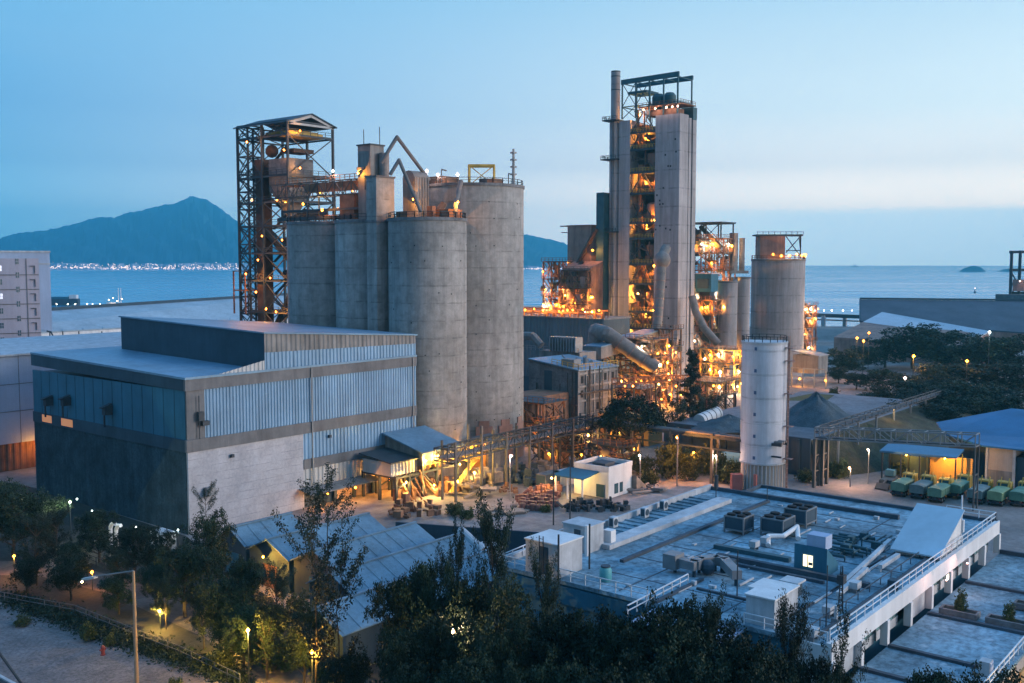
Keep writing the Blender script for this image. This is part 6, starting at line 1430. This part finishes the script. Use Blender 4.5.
MB().beam(a, b, 6, 2).build('deck', M_conc_d, pi_); k = MB()
for i in range(14): p = a.lerp(b, i / 13); k.beam((p.x, p.y, -4), (p.x, p.y, -1.5), 1)
k.build('pile', M_conc_d, pi_)
for px in (49, 56.5, 68, 75.5, 87, 92.5, 100): 
    p = D(px, 304, 925); MB().beam((p.x, p.y, -.5), p, .3).build('lamp_stand', M_steel_g, pi_); lamp(pi_, p, 260, (1, .9, .75), .55)
tg = thing('work_boat', 'brightly lit work boat with twin masts at the end of the pier', 'ship', D(117, 304, 915).xy.to_3d())
a, b = D(104, 304, 915), D(127, 304, 915); a.z = b.z = 0
MB().hexa([(a - n_ * .6).xy, (b - n_ * .3).xy, (b + n_ * .3).xy, (a + n_ * .6).xy], [-3.2] * 4, [2, 3, 3, 2]).build('hull', M_rust, tg); k = MB()
for px in (118.5, 121): p = D(px, 300, 915); k.beam((p.x, p.y, 1), (p.x, p.y, ZA(px, 288, p.x, p.y)), .5)
k.build('mast', M_white, tg); p = D(111, 301, 915); MB().box(p.x - 2, p.y - 4, 1, p.x + 2, p.y + 4, 6).build('wheelhouse', M_white, tg)
for px, py in ((109, 300), (113, 298), (117, 301), (122, 299)): lamp(tg, D(px, py, 908), 700, (1, .7, .42), .6)
p = at(1480, 1480 * (974.5 - 512) / F, -3); by = thing('buoy', 'tiny navigation buoy on the sea left of the quay crane', 'buoy', p); MB().lathe(p.x, p.y, [(1.6, -3), (1.6, -1.5), (.7, 0), (.4, 3.5)], 10).build('float', M_navy, by); lamp(by, p + Vector((0, 0, 7.2)), 90, (1, .8, .7), .5)
p = at(9000, 9000 * (854 - 512) / F, -3); vb = thing('ship', 'tiny pale ship on the horizon right of the big silo', 'ship', p); MB().obox((p.x, p.y, -3), 60, 14, 9, AZ + 1.4).build('hull', M_white_d, vb); MB().obox((p.x, p.y, 6), 16, 10, 14, AZ + 1.4).build('wheelhouse', M_white, vb)
qs = thing('quay_shed', 'low shed tinted lamplight pink by the water seen between silo and mill', 'shed', D(555, 312, 590).xy.to_3d())
a, b = D(500, 307, 590), D(600, 306, 590); n_ = Vector(FW) * 20; a2, b2 = a.xy, b.xy
MB().hexa([a2, b2, b2 + n_, a2 + n_], [0] * 4, [a.z - .7] * 4).build('wall', M_rust_l, qs); MB().hexa([a2, b2, b2 + n_, a2 + n_], [a.z - .69] * 4, [a.z] * 4).build('roof', M_beige, qs)  # warm lamp light put into the pinkish wall and roof colours
for px in (528, 540, 549): lamp(qs, D(px, 312, 586), 900, PINK, .4)

# ================================================================ vegetation
def crown(kind, seed, near_=False):
    rr = random.Random(seed); vs = []; fs = []; LSC = .5 if near_ else .8; LN = 3 if near_ else 1.3
    def leaf(p, s, asp=1.6, droop=0.):
        d = Vector((rr.gauss(0, 1), rr.gauss(0, 1), rr.gauss(0, .7) - droop)).normalized(); u = d.cross(Vector((rr.gauss(0, 1), rr.gauss(0, 1), rr.gauss(0, 1)))).normalized(); s *= LSC
        b = len(vs); a = d * s * asp * .5; c = u * s * .5
        vs.extend([p - a, p + c, p + a, p - c]); fs.append((b, b + 1, b + 2, b + 3))
    tips = []
    if kind == 'broad':
        lobes = [(Vector((rr.uniform(-.27, .27), rr.uniform(-.27, .27), rr.uniform(.30, .88))), rr.uniform(.09, .18)) for _ in range(30)]
        for c, r in lobes:
            tips.append(c)
            for j in range(16):
                d = Vector((rr.gauss(0, 1), rr.gauss(0, 1), rr.gauss(.25, .9))).normalized(); cc = c + d * r * rr.uniform(.55, 1.08)
                for q in range(int(15 * LN)): leaf(cc + Vector((rr.gauss(0, .022), rr.gauss(0, .022), rr.gauss(0, .017))), rr.uniform(.018, .034))
    elif kind == 'round':
        for j in range(430):
            d = Vector((rr.gauss(0, 1), rr.gauss(0, 1), abs(rr.gauss(0, 1)) - .25)).normalized(); k_ = 1 + .10 * math.sin(5 * d.x + 2) + .08 * math.sin(7 * d.y + 1)
            cc = Vector((d.x * .43 * k_, d.y * .43 * k_, .60 + d.z * .36 * k_)) ; cc = Vector((0, 0, .6)).lerp(cc, rr.uniform(.72, 1.03))
            if j % 12 == 0: tips.append(cc * .8 + Vector((0, 0, .1)))
            for q in range(int(15 * LN)): leaf(cc + Vector((rr.gauss(0, .022), rr.gauss(0, .022), rr.gauss(0, .017))), rr.uniform(.018, .032))
    elif kind == 'fine':
        for b_ in range(26):
            z = rr.uniform(.28, .95); a = rr.uniform(0, 6.28); ln = (.30 * (1 - (z - .55) ** 2 * 2.4) + .03) * rr.uniform(.5, 1.15); tip = Vector((math.cos(a) * ln, math.sin(a) * ln, z + ln * rr.uniform(.2, .9))); st = Vector((0, 0, z - .08)); tips.append(tip)
            for j in range(11):
                c = st.lerp(tip, .35 + .7 * j / 10) + Vector((rr.gauss(0, .022),) * 2 + (rr.gauss(0, .022),))
                for q in range(int(15 * LN)): leaf(c + Vector((rr.gauss(0, .018), rr.gauss(0, .018), rr.gauss(0, .022))), rr.uniform(.012, .02), 2.8, .3)
    elif kind == 'pine':
        for b_ in range(60):
            z = .12 + .86 * b_ / 60; a = rr.uniform(0, 6.28); ln = .26 * (1 - z) ** .8 * rr.uniform(.6, 1.15) + .015; tip = Vector((math.cos(a) * ln, math.sin(a) * ln, z + ln * .12)); st = Vector((0, 0, z)); tips.append(tip) if b_ % 2 else None
            for j in range(8):
                c = st.lerp(tip, .15 + .9 * j / 7)
                for q in range(int(12 * LN)): leaf(c + Vector((rr.gauss(0, .012), rr.gauss(0, .012), rr.gauss(0, .009))), rr.uniform(.011, .018), 2.6, .2)
    elif kind == 'sapling':
        for b_ in range(15):
            z = rr.uniform(.25, .95); a = rr.uniform(0, 6.28); ln = rr.uniform(.10, .30); tip = Vector((math.cos(a) * ln, math.sin(a) * ln, z + ln * rr.uniform(.5, 1.1))); st = Vector((0, 0, z - .05)); tips.append(tip)
            for j in range(7):
                c = st.lerp(tip, .35 + .75 * j / 6)
                for q in range(int(12 * LN)): leaf(c + Vector((rr.gauss(0, .018), rr.gauss(0, .018), rr.gauss(0, .015))), rr.uniform(.012, .022), 2.2)
    else:   # shrub
        for j in range(150):
            d = Vector((rr.gauss(0, 1), rr.gauss(0, 1), abs(rr.gauss(0, .9)))).normalized(); r = rr.uniform(.45, 1.0) * (.85 + .25 * math.sin(4 * d.x + 3 * d.y + seed)); c = Vector((d.x * .55 * r, d.y * .55 * r, .12 + d.z * .85 * r))
            if j % 16 == 0: tips.append(c)
            for q in range(int(13 * LN)): leaf(c + Vector((rr.gauss(0, .05), rr.gauss(0, .05), rr.gauss(0, .045))), rr.uniform(.045, .085))
    t = MB(); tr_ = {'broad': .026, 'round': .03, 'fine': .016, 'pine': .016, 'sapling': .009, 'shrub': .02}[kind]; top = {'broad': .62, 'round': .62, 'fine': .93, 'pine': .97, 'sapling': .95, 'shrub': .4}[kind]
    last = Vector((0, 0, -.02)); n = 6; pts = [last]
    for i in range(1, n + 1): pts.append(Vector((rr.gauss(0, .010), rr.gauss(0, .010), top * i / n)))
    for i in range(n): t.tube(pts[i], pts[i + 1], tr_ * (1 - .85 * i / n), tr_ * (1 - .85 * (i + 1) / n), 7)
    for tip in tips:
        f = min(max((tip.z - .12) / top, .1), .95) * .85; i = min(int(f * n), n - 1); s = pts[i].lerp(pts[i + 1], f * n - i); t.tube(s, s.lerp(tip, .5) + Vector((0, 0, -.01)), tr_ * .35, tr_ * .2, 5, False).tube(s.lerp(tip, .5) + Vector((0, 0, -.01)), tip, tr_ * .2, tr_ * .06, 5, False)
    return vs, fs, t
PROTO = {}
LM = {'broad': LB, 'round': LB, 'fine': LF, 'pine': LP, 'sapling': LF, 'shrub': LS}
def meshes(kind, v):
    if (kind, v) not in PROTO:
        cv, cf, t = crown(kind, 100 * (v % 10) + len(kind) * 7, v >= 10)
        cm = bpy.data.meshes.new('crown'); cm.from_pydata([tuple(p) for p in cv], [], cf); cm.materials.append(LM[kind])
        tm = bpy.data.meshes.new('trunk'); tm.from_pydata(t.v, [], t.f); tm.materials.append(M_bark)
        PROTO[kind, v] = (cm, tm)
    return PROTO[kind, v]
NAMES = {'broad': 'broadleaf_tree', 'round': 'round_crowned_tree', 'fine': 'feathery_tree', 'pine': 'pine_tree', 'sapling': 'sapling', 'shrub': 'shrub'}
tcount = [0]
def plant(kind, pos, h, label, wd=1., group=None, rot=None):
    tcount[0] += 1; cm, tm = meshes(kind, tcount[0] % (3 if kind in ('broad', 'fine') else 2 if kind == 'shrub' else 1) + (10 if dep(pos[0], pos[1]) < 150 and kind != 'shrub' else 0))
    t = thing(NAMES[kind], label, 'shrub' if kind == 'shrub' else 'tree', pos, group)
    for me, nm in ((cm, 'crown'), (tm, 'trunk' if kind != 'shrub' else 'stem')):
        o = bpy.data.objects.new(nm, me); COL.objects.link(o); o.parent = t
    t.rotation_euler = (0, 0, rot if rot is not None else rnd.uniform(0, 6.28)); t.scale = (h * wd, h * wd, h); return t
def tree(kind, px, top, d, label, wd=1., group=None, z=0.):
    p = D(px, 400, d); p.z = z; h = ZA(px, top, p.x, p.y) - z
    return plant(kind, p, h, label, wd, group)
g1 = 'dark trees along the woodland strip at left'; g2_ = 'dark foreground trees at the bottom'; g3 = 'trees among the stores at right'
for a in [('broad', 8, 478, 142, 'dark tree at the left picture edge below the rust boarding', 1.0), ('fine', 52, 512, 136, 'thin dark tree right of the left edge, lit yard showing between its stems', .9), ('broad', 94, 508, 140, 'bushy dark tree above the street lamp arm', 1.05), ('fine', 30, 520, 130, 'low feathery tree over the fence at the far left', 1.0), ('broad', 36, 494, 146, 'dark rounded tree between the left edge and the pale green flood lamp', 1.0),
          ('broad', 130, 524, 133, 'broad dark tree just right of the lamp post top', 1.1), ('broad', 205, 508, 124, 'tall dark tree in front of the brick wall corner', .62), ('fine', 112, 548, 126, 'slender tree behind the street lamp, reddish light at its foot', .9), ('broad', 180, 540, 118, 'dark tree spreading above the two glowing patches', 1.05), ('broad', 64, 552, 124, 'low dark tree behind the fence left of the street lamp arm', 1.1), ('broad', 20, 556, 127, 'low dark tree behind the fence at the left picture edge', 1.1), ('broad', 112, 575, 119, 'low dark tree behind the street lamp pole', 1.1), ('broad', 150, 560, 121, 'dense dark tree between lamp pole and spreading tree', 1.0), ('broad', 238, 598, 103, 'dark leafy tree just above the yellow glowing lamp post', .8), ('broad', 236, 552, 110, 'dark tree hiding the near end of the small blue shed', .7), ('fine', 272, 572, 106, 'dark feathery tree below the orange lit shed end', .8), ('fine', 160, 575, 114, 'wispy tree close to the fence at the dirt track', .8),
          ('broad', 70, 540, 130, 'low dark tree over the lit lane at far left', .9), ('broad', 158, 528, 130, 'dark tree below the white arch', .8), ('broad', 215, 572, 106, 'dark leafy tree above the yellow glowing lamp', .75), ('broad', 262, 600, 100, 'dark tree between the two glowing lamps', .7), ('broad', 300, 590, 97, 'dark tree at the gable of the longest shed', .55), ('fine', 198, 590, 108, 'small feathery tree left of the yellow glowing lamp', .8)]:
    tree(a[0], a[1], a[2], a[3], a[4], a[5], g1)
for a in [('sapling', 312, 495, 92, 'tall airy tree with see-through branches in front of the shed roofs', .62), ('sapling', 336, 545, 90, 'lower airy tree leaning over the shed roofs', .7), ('broad', 402, 562, 88, 'dark tree covering the near shed roof, left end of the cluster', .42), ('broad', 428, 550, 87, 'dark tree in the middle of the central cluster', .38), ('fine', 492, 516, 90, 'tallest pointed tree of the central cluster', .36), ('fine', 456, 535, 91, 'pointed tree left of the tallest one in the central cluster', .3), ('broad', 470, 566, 85, 'dense dark tree at the heart of the central cluster', .45),
          ('broad', 516, 572, 83, 'dark tree masking the near left corner of the flat roof', .42), ('fine', 543, 560, 86, 'feathery tree against the large white box tank', .28), ('broad', 578, 600, 78, 'dark tree under the turquoise roof tank', .6), ('broad', 604, 612, 77, 'dark tree just left of the roof railing corner', .5), ('broad', 672, 583, 76, 'rounded dark tree overlapping the ribbed metal bay', .52), ('broad', 634, 606, 75, 'low dark tree below the roof railing corner', .55), ('broad', 700, 612, 74, 'dark tree right of the rounded one over the ribbed metal bay', .5), ('fine', 715, 604, 76, 'wispy tree left of the white double hut', .4), ('broad', 745, 622, 73, 'dark tree below the white double hut', .55), ('fine', 792, 612, 75, 'feathery tree right of the white double hut', .36), ('broad', 812, 640, 72, 'dark tree at the near corner of the window front', .42),
          ('broad', 445, 606, 80, 'dark tree low in the central cluster, warm light behind it', .5), ('broad', 500, 612, 78, 'dark tree low in the central cluster on its right side', .5), ('broad', 400, 612, 80, 'dark tree low in the central cluster on its left side', .45), ('broad', 480, 650, 72, 'dark tree at the bottom edge under the central cluster', .6), ('broad', 690, 645, 70, 'dark tree at the very bottom under the metal bay', .65), ('broad', 555, 645, 71, 'dark tree at the bottom edge right of the central cluster', .6), ('broad', 628, 652, 69, 'dark tree at the bottom edge below the roof railing corner', .6), ('broad', 765, 656, 68, 'dark tree at the bottom edge under the white double hut', .6), ('broad', 845, 664, 68, 'small dark tree top at the bottom edge under the white pillars', .4),
          ('broad', 940, 662, 74, 'leafy tree top at the bottom right, farther from the corner', .55), ('broad', 1000, 660, 72, 'leafy tree top in the bottom right corner', .55), ('broad', 350, 640, 82, 'dark tree below the gable of the longest shed', .5), ('broad', 418, 655, 75, 'dark tree at the bottom edge beside the small glowing lamp', .6), ('sapling', 850, 618, 70, 'bare looking wispy tree in front of the white pillars', .35)]:
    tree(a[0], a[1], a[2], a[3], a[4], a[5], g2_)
for a in [('sapling', 203, 484, 148, 'thin twiggy sapling against the whitewashed brick wall', .8), ('sapling', 325, 472, 128, 'spindly sapling in front of the pale sheeting', .8)]: tree(*a)
for a in [('broad', 842, 348, 372, 'dark tree just right of the big pale silo'), ('broad', 862, 345, 395, 'dark tree under the trio of orange lamps'), ('broad', 884, 336, 405, 'tree in front of the reddish lower roof'), ('broad', 912, 323, 400, 'tallest dark tree in front of the pale roof'), ('broad', 938, 328, 390, 'dark tree right of the tallest one before the pale roof'), ('broad', 962, 344, 380, 'dark tree left of the white flood lamp'), ('broad', 985, 338, 370, 'dark tree under the white flood lamp'), ('broad', 1010, 333, 362, 'big dark tree at the right edge below the slate roof'), ('broad', 878, 368, 330, 'lower tree left of the bright single lamp'), ('broad', 900, 372, 318, 'tree behind the thin conveyor posts'),
          ('broad', 935, 362, 310, 'bushy tree right of the bright single lamp'), ('broad', 972, 362, 305, 'wide dark tree above the blue roof'), ('broad', 1004, 360, 300, 'dark tree above the right end of the blue roof'), ('broad', 925, 388, 262, 'dark tree crossing the end of the inclined conveyor'), ('broad', 952, 385, 258, 'dark tree touching the left tip of the blue roof'), ('broad', 902, 400, 250, 'dark tree between gantry and inclined conveyor'), ('broad', 990, 384, 270, 'dark tree behind the blue roof ridge'), ('broad', 856, 372, 335, 'dark tree low beside the grey hut'), ('broad', 918, 405, 246, 'dark tree low behind the canopy'), ('broad', 838, 366, 352, 'dark tree squeezed between grey hut and orange lamps'), ('broad', 950, 402, 240, 'dark tree hugging the left edge of the blue roof'), ('broad', 880, 384, 300, 'dark tree behind the inclined conveyor, left of the pinkish lamp'), ('broad', 866, 392, 285, 'dark tree at the back edge of the stockyard'), ('broad', 912, 378, 280, 'large dark tree right of the pinkish lamp'), ('broad', 940, 376, 285, 'large dark tree between the single orange lamp and the blue roof'), ('broad', 970, 380, 262, 'large dark tree just above the blue roof ridge'), ('broad', 893, 397, 262, 'dark tree beside the last posts of the inclined conveyor'), ('broad', 918, 394, 254, 'dark tree where the inclined conveyor ends'), ('broad', 976, 394, 250, 'dark tree peeking over the middle of the blue roof'), ('broad', 1008, 392, 256, 'dark tree peeking over the right end of the blue roof')]:
    tree(*a, rnd.uniform(1.7, 2.2), g3)
tree('round', 632, 392, 205, 'large round crowned dark tree in the middle of the yard', 1.0)
tree('pine', 691, 348, 232, 'slim dark pine in front of the pale tower leg', .85)
tree('fine', 706, 395, 226, 'wispy tree at the foot of the pine', .9); tree('fine', 676, 402, 222, 'wispy tree between the round dark tree and the pine', .9)
p = G(670, 480); plant('shrub', G(668, 478), 8.6, 'bush lit orange by the yard lamp', .55)
for px, py, h, lab, wd in ((690, 480, 5, 'dark bush right of the orange lit one', .8), (650, 484, 3.2, 'low bush under the round dark tree', 1.2), (622, 478, 3.5, 'dark bush behind the white office', .9), (640, 474, 5, 'dark bush behind the low bush under the round tree', 1.0), (606, 470, 4, 'scrubby bush between the white office and the pipe bridge', 1.0), (704, 474, 6.5, 'tall dark bush midway between orange lit bush and white tank', .8), (684, 472, 6, 'dark bush just behind the orange lit one', .9), (714, 470, 4.5, 'dark bush in front of the pale green tank', 1.0), (760, 474, 4, 'dark bush hidden behind the white tank foot', .9), (806, 482, 3, 'dry bush between white tank and gantry leg', 1.2), (824, 470, 4, 'dark bush behind the gantry leg', 1.0), (724, 482, 6.2, 'rounded olive bush left of the white tank', .85), (738, 480, 5, 'olive bush touching the white tank foot', .8), (840, 478, 4.4, 'dark bush at the gantry leg', .9), (872, 458, 3.2, 'bright green bush on the verge under the gantry', 1.3), (858, 462, 2.6, 'low green bush on the verge left of the bright one', 1.3), (892, 452, 3, 'green bush behind the canopy end', 1.2), (900, 476, 3.6, 'scruffy bush under the canopy end', .9), (834, 398, 4, 'small bush on the far side of the gravel heap', .9), (456, 515, 2.6, 'pale scrubby bush at the end of the dark yard wall', 1.2), (468, 519, 2.2, 'small scrubby bush on the pale yard edge', 1.2), (546, 512, 1.6, 'weedy tuft by the scattered planks', 1.2)):
    plant('shrub', G(px, py), h, lab, wd)
plant('shrub', (106.6, 28.8, tz + .5), 2.6, 'bushy shrub growing in the planter by the window front', .5); plant('shrub', (106.6, 24.2, tz + .5), 2.3, 'rounder shrub growing in the mid terrace planter', .5); plant('shrub', (112.7, 23.7, tz + .5), 1.0, 'tiny shrub in the sparse planter', .5)
for px, py, h, lab, wd in ((88, 640, 2.3, 'green shrub on the edge of the dirt track', .8), (110, 646, 1.6, 'dry shrub by the red hydrant', .9), (175, 690, 1.5, 'small weed bush at the bottom beside the fence', 1.0), (22, 625, 1.3, 'low weed clump at the left end of the fence', 1.6), (250, 655, 4.2, 'lamp lit green shrub behind the fence, left one', 1.0), (285, 668, 4.4, 'lamp lit green shrub behind the fence, right one', 1.0), (222, 668, 3.0, 'dim green shrub low beside the fence end', 1.0), (330, 690, 4.0, 'green shrub at the bottom edge near the second glowing lamp', 1.1)):
    plant('shrub', G(px, py), h, lab, wd)
# undergrowth strip: nobody could count these leaves
rr = random.Random(9); vs_ = []; fs_ = []
for i in range(9000):
    t = rr.random(); a = Vector((0, 604, 0)).lerp(Vector((235, 686, 0)), t); p = G(a.x + rr.gauss(6, 8), a.y - 2 + rr.gauss(-3, 5)); s = rr.uniform(.12, .3)
    d = Vector((rr.gauss(0, 1), rr.gauss(0, 1), rr.gauss(.6, .6))).normalized(); u = d.cross(Vector((rr.gauss(0, 1), rr.gauss(0, 1), .1))).normalized(); c = p + Vector((0, 0, rr.uniform(.05, .6) ** 1.2)); b = len(vs_)
    vs_ += [c - d * s, c + u * s * .4, c + d * s, c - u * s * .4]; fs_.append((b, b + 1, b + 2, b + 3))
tag(MB().add(vs_, fs_).build('undergrowth', LF, None), 'scrubby undergrowth along the dirt track fence', 'undergrowth', None, 'stuff')

# ================================================================ dirt track furniture bottom left
sl = thing('street_lamp', 'tall street lamp with one long arm over the fence at lower left', 'street lamp', (52.2, 90.8, 0))
b = G(137, 690); tp = Vector((b.x, b.y, ZA(132, 571, b.x, b.y))); ar_ = D(84, 579, dep(b.x, b.y) + 3)
MB().tube(b, tp, .22, .13, 12).build('pole', pm('tan_lamp_pole', (.34, .24, .16), .7, .2, .5), sl, None, True)
MB().tube(tp, tp.lerp(ar_, .75) + Vector((0, 0, .1)), .08, .06).build('arm', M_steel_g, sl)
d = (ar_ - tp).normalized(); hd = MB().beam(ar_ - d * 1.7, ar_ + d * .1, .5, .22).build('lamp_head', M_white_d, sl)
lamp(sl, ar_ + d * .3 + Vector((0, 0, -.25)), 420, (1, .72, .4), .14)
def fence(name, pts, h, label, mat, step=2.2):
    t = thing(name, label, 'fence', pts[0]); k = MB(); r_ = MB()
    for a, b in zip(pts[:-1], pts[1:]):
        n = max(1, int((b - a).length / step))
        for i in range(n + 1): p = a.lerp(b, i / n); k.beam(p, p + Vector((0, 0, h)), .09)
        for z in (h, h * .55, h * .12): r_.beam(a + Vector((0, 0, z)), b + Vector((0, 0, z)), .06)
    k.build('post', mat, t); r_.build('rail', mat, t)
fence('pipe_fence', [G(-20, 597), G(30, 607), G(75, 615), G(122, 634), G(180, 657), G(240, 686)], 1.2, 'pipe railing along the dirt track below the dark trees', M_band)
fence('lane_fence', [G(80, 560), G(150, 588), G(250, 628)], 1.3, 'low fence along the lit lane behind the dark trees', M_steel)
p = G(103, 655); hy_ = thing('hydrant', 'small red hydrant at the edge of the dirt track', 'hydrant', p); MB().lathe(p.x, p.y, [(.28, 0), (.28, .1), (.2, .12), (.2, .8), (.24, .84), (.16, 1.0), (.05, 1.08)], 14).build('barrel', pm('hydrant_red', (.20, .04, .045), .6, .15, .5), hy_, None, True); MB().tube(p + Vector((-.35, 0, .6)), p + Vector((.35, 0, .6)), .1).build('outlet', MATS['hydrant_red'], hy_)
kb = MB(); kb.beam(G(-40, 655) + Vector((0, 0, .07)), G(24, 690) + Vector((0, 0, .07)), .35, .16); struct(kb, 'kerb', M_white_d)
sheet('asphalt_strip', [(-60, 650), (24, 691), (60, 760), (-200, 760)], pm('old_asphalt', (.05, .05, .052), .9, .3, .3, fine=.3), .014)
a, b = D(-46, 590, 100), G(26, 690); gw = MB().tube(a, b, .13); gwt = thing('guy_pole', 'dark slanting stay pole at the bottom left corner', 'pole', b); gw.build('stay', M_steel, gwt); MB().lathe(b.x, b.y, [(.3, 0), (.3, .3), (.1, .35)], 10).build('anchor', M_conc_d, gwt)
# woodland lamps that glow between the crowns
for px, py, z, pw, c, lab in ((248, 630, 4.5, 2000, (1, .55, .08), 'lamp post glowing yellow among the trees below the small sheds'), (312, 652, 4.2, 1500, (1, .5, .07), 'lamp post glowing orange near the bottom right of the sheds'), (70, 502, 4.5, 520, (.95, 1, .62), 'pale green flood lamp in the tree crown by the warehouse base'), (14, 556, 4, 420, SOD, 'orange lamp at the left picture edge among the trees'), (92, 572, 3.6, 260, SOD, 'dim orange lamp behind the slender tree by the street lamp'), (160, 614, 3.2, 1100, (1, .6, .1), 'yellow lamp lighting the lane under the spreading dark tree'), (400, 684, 4, 900, (1, .6, .15), 'small glowing lamp at the bottom edge below the central trees'), (225, 645, 3.0, 800, (1, .6, .1), 'low lamp lighting the lane right of the spreading dark tree'), (453, 632, 5, 700, (1, .7, .4), 'faint lamp seen through the central trees')):
    d_ = {70: 146, 14: 134, 92: 128, 160: 114, 400: 88, 225: 107, 248: 98, 312: 92, 453: 82}[px]; p = D(px, py, d_); p.z = max(p.z, 2.2); o = thing('woodland_lamp', lab, 'lamp post', (p.x, p.y, 0)); MB().tube((p.x, p.y, 0), p - Vector((0, 0, .1)), .06).build('post', M_steel, o); lamp(o, p, pw * 1.8, c, .24)
# small cold lights and the white arch at the foot of the warehouse
p = D(122, 535, 149); wa = thing('white_arch', 'white curved pipe arch lit by a cold lamp below the warehouse', 'pipe arch', (p.x, p.y, 0))
k = MB()
for o in (0, 1.6): k.path([Vector((p.x - 1.0, p.y + 1.4 - o, 0)), Vector((p.x - 1.0, p.y + 1.4 - o, 2.6)), Vector((p.x - 1.0, p.y + .9 - o, 3.3)), Vector((p.x - 1.0, p.y + .1 - o, 3.4))], .28)
k.build('pipe', M_white, wa)
for px, py, dd, pw in ((136, 527, 147, 160), (77, 499, 146, 60), (92, 511, 146, 60)): lamp(wa, D(px, py, dd), pw, (.85, 1, .95), .16)
p = D(178, 530, 146); o = thing('bulkhead_lamp', 'cold white lamp near the warehouse corner above the dark trees', 'lamp post', (p.x, p.y, 0)); MB().tube((p.x, p.y, 0), p, .08).build('post', M_steel, o); lamp(o, p, 50, (.85, 1, .95), .16)
k = D(156, 532, 146); t = thing('site_trailer', 'small white flat topped trailer below the warehouse corner', 'trailer', (k.x, k.y, 0)); MB().box(k.x, k.y - 2, 0, k.x + 2, k.y + 1.5, k.z).build('body', M_white_d, t); MB().box(k.x - .03, k.y - 1.5, .1, k.x - .004, k.y - .7, max(1.2, k.z - .3)).build('door', M_navy, t)
# lamps among the right hand trees
for px, py, d, pw, c, lab in ((857, 338, 366, 900, SOD, 'left lamp of the orange trio by the big silo'), (863.5, 341, 364, 900, SOD, 'lowest lamp of the orange trio by the big silo'), (869, 333, 368, 800, SOD, 'upper right lamp of the orange trio by the big silo'), (913.5, 356, 312, 2400, SOD, 'bright single orange lamp among the right hand trees'), (967, 361, 298, 900, SOD, 'small orange lamp above the blue roof'), (989.5, 332, 352, 1600, (.95, 1, .92), 'white flood lamp in front of the slate roof'), (905, 378, 300, 900, PINK, 'pinkish lamp low behind the conveyor posts')):
    p = D(px, py, d); o = thing('lamp_post', lab, 'lamp post', (p.x, p.y, 0)); MB().tube((p.x, p.y, 0), p, .09).build('post', M_steel, o); lamp(o, p, pw * 1.6, c, .5)

# ================================================================ sea haze
hz_ = MB(); c0 = [at(-450, -12200).xy, at(12700, -12200).xy, at(12700, 12200).xy, at(-450, 12200).xy]; hz_.hexa(c0[::-1], [-9] * 4, [690] * 4)
hm = bpy.data.materials.new('sea_haze'); hm.use_nodes = True; hn = hm.node_tree.nodes; hn.clear()
ho = hn.new('ShaderNodeOutputMaterial'); hv = hn.new('ShaderNodeVolumePrincipled'); hv.inputs['Density'].default_value = 0.00014
hv.inputs['Color'].default_value = (.14, .74, 1.0, 1); hv.inputs['Anisotropy'].default_value = .35
hm.node_tree.links.new(hv.outputs[0], ho.inputs['Volume'])
tag(hz_.build('haze', hm, None), None, None, None, 'stuff')
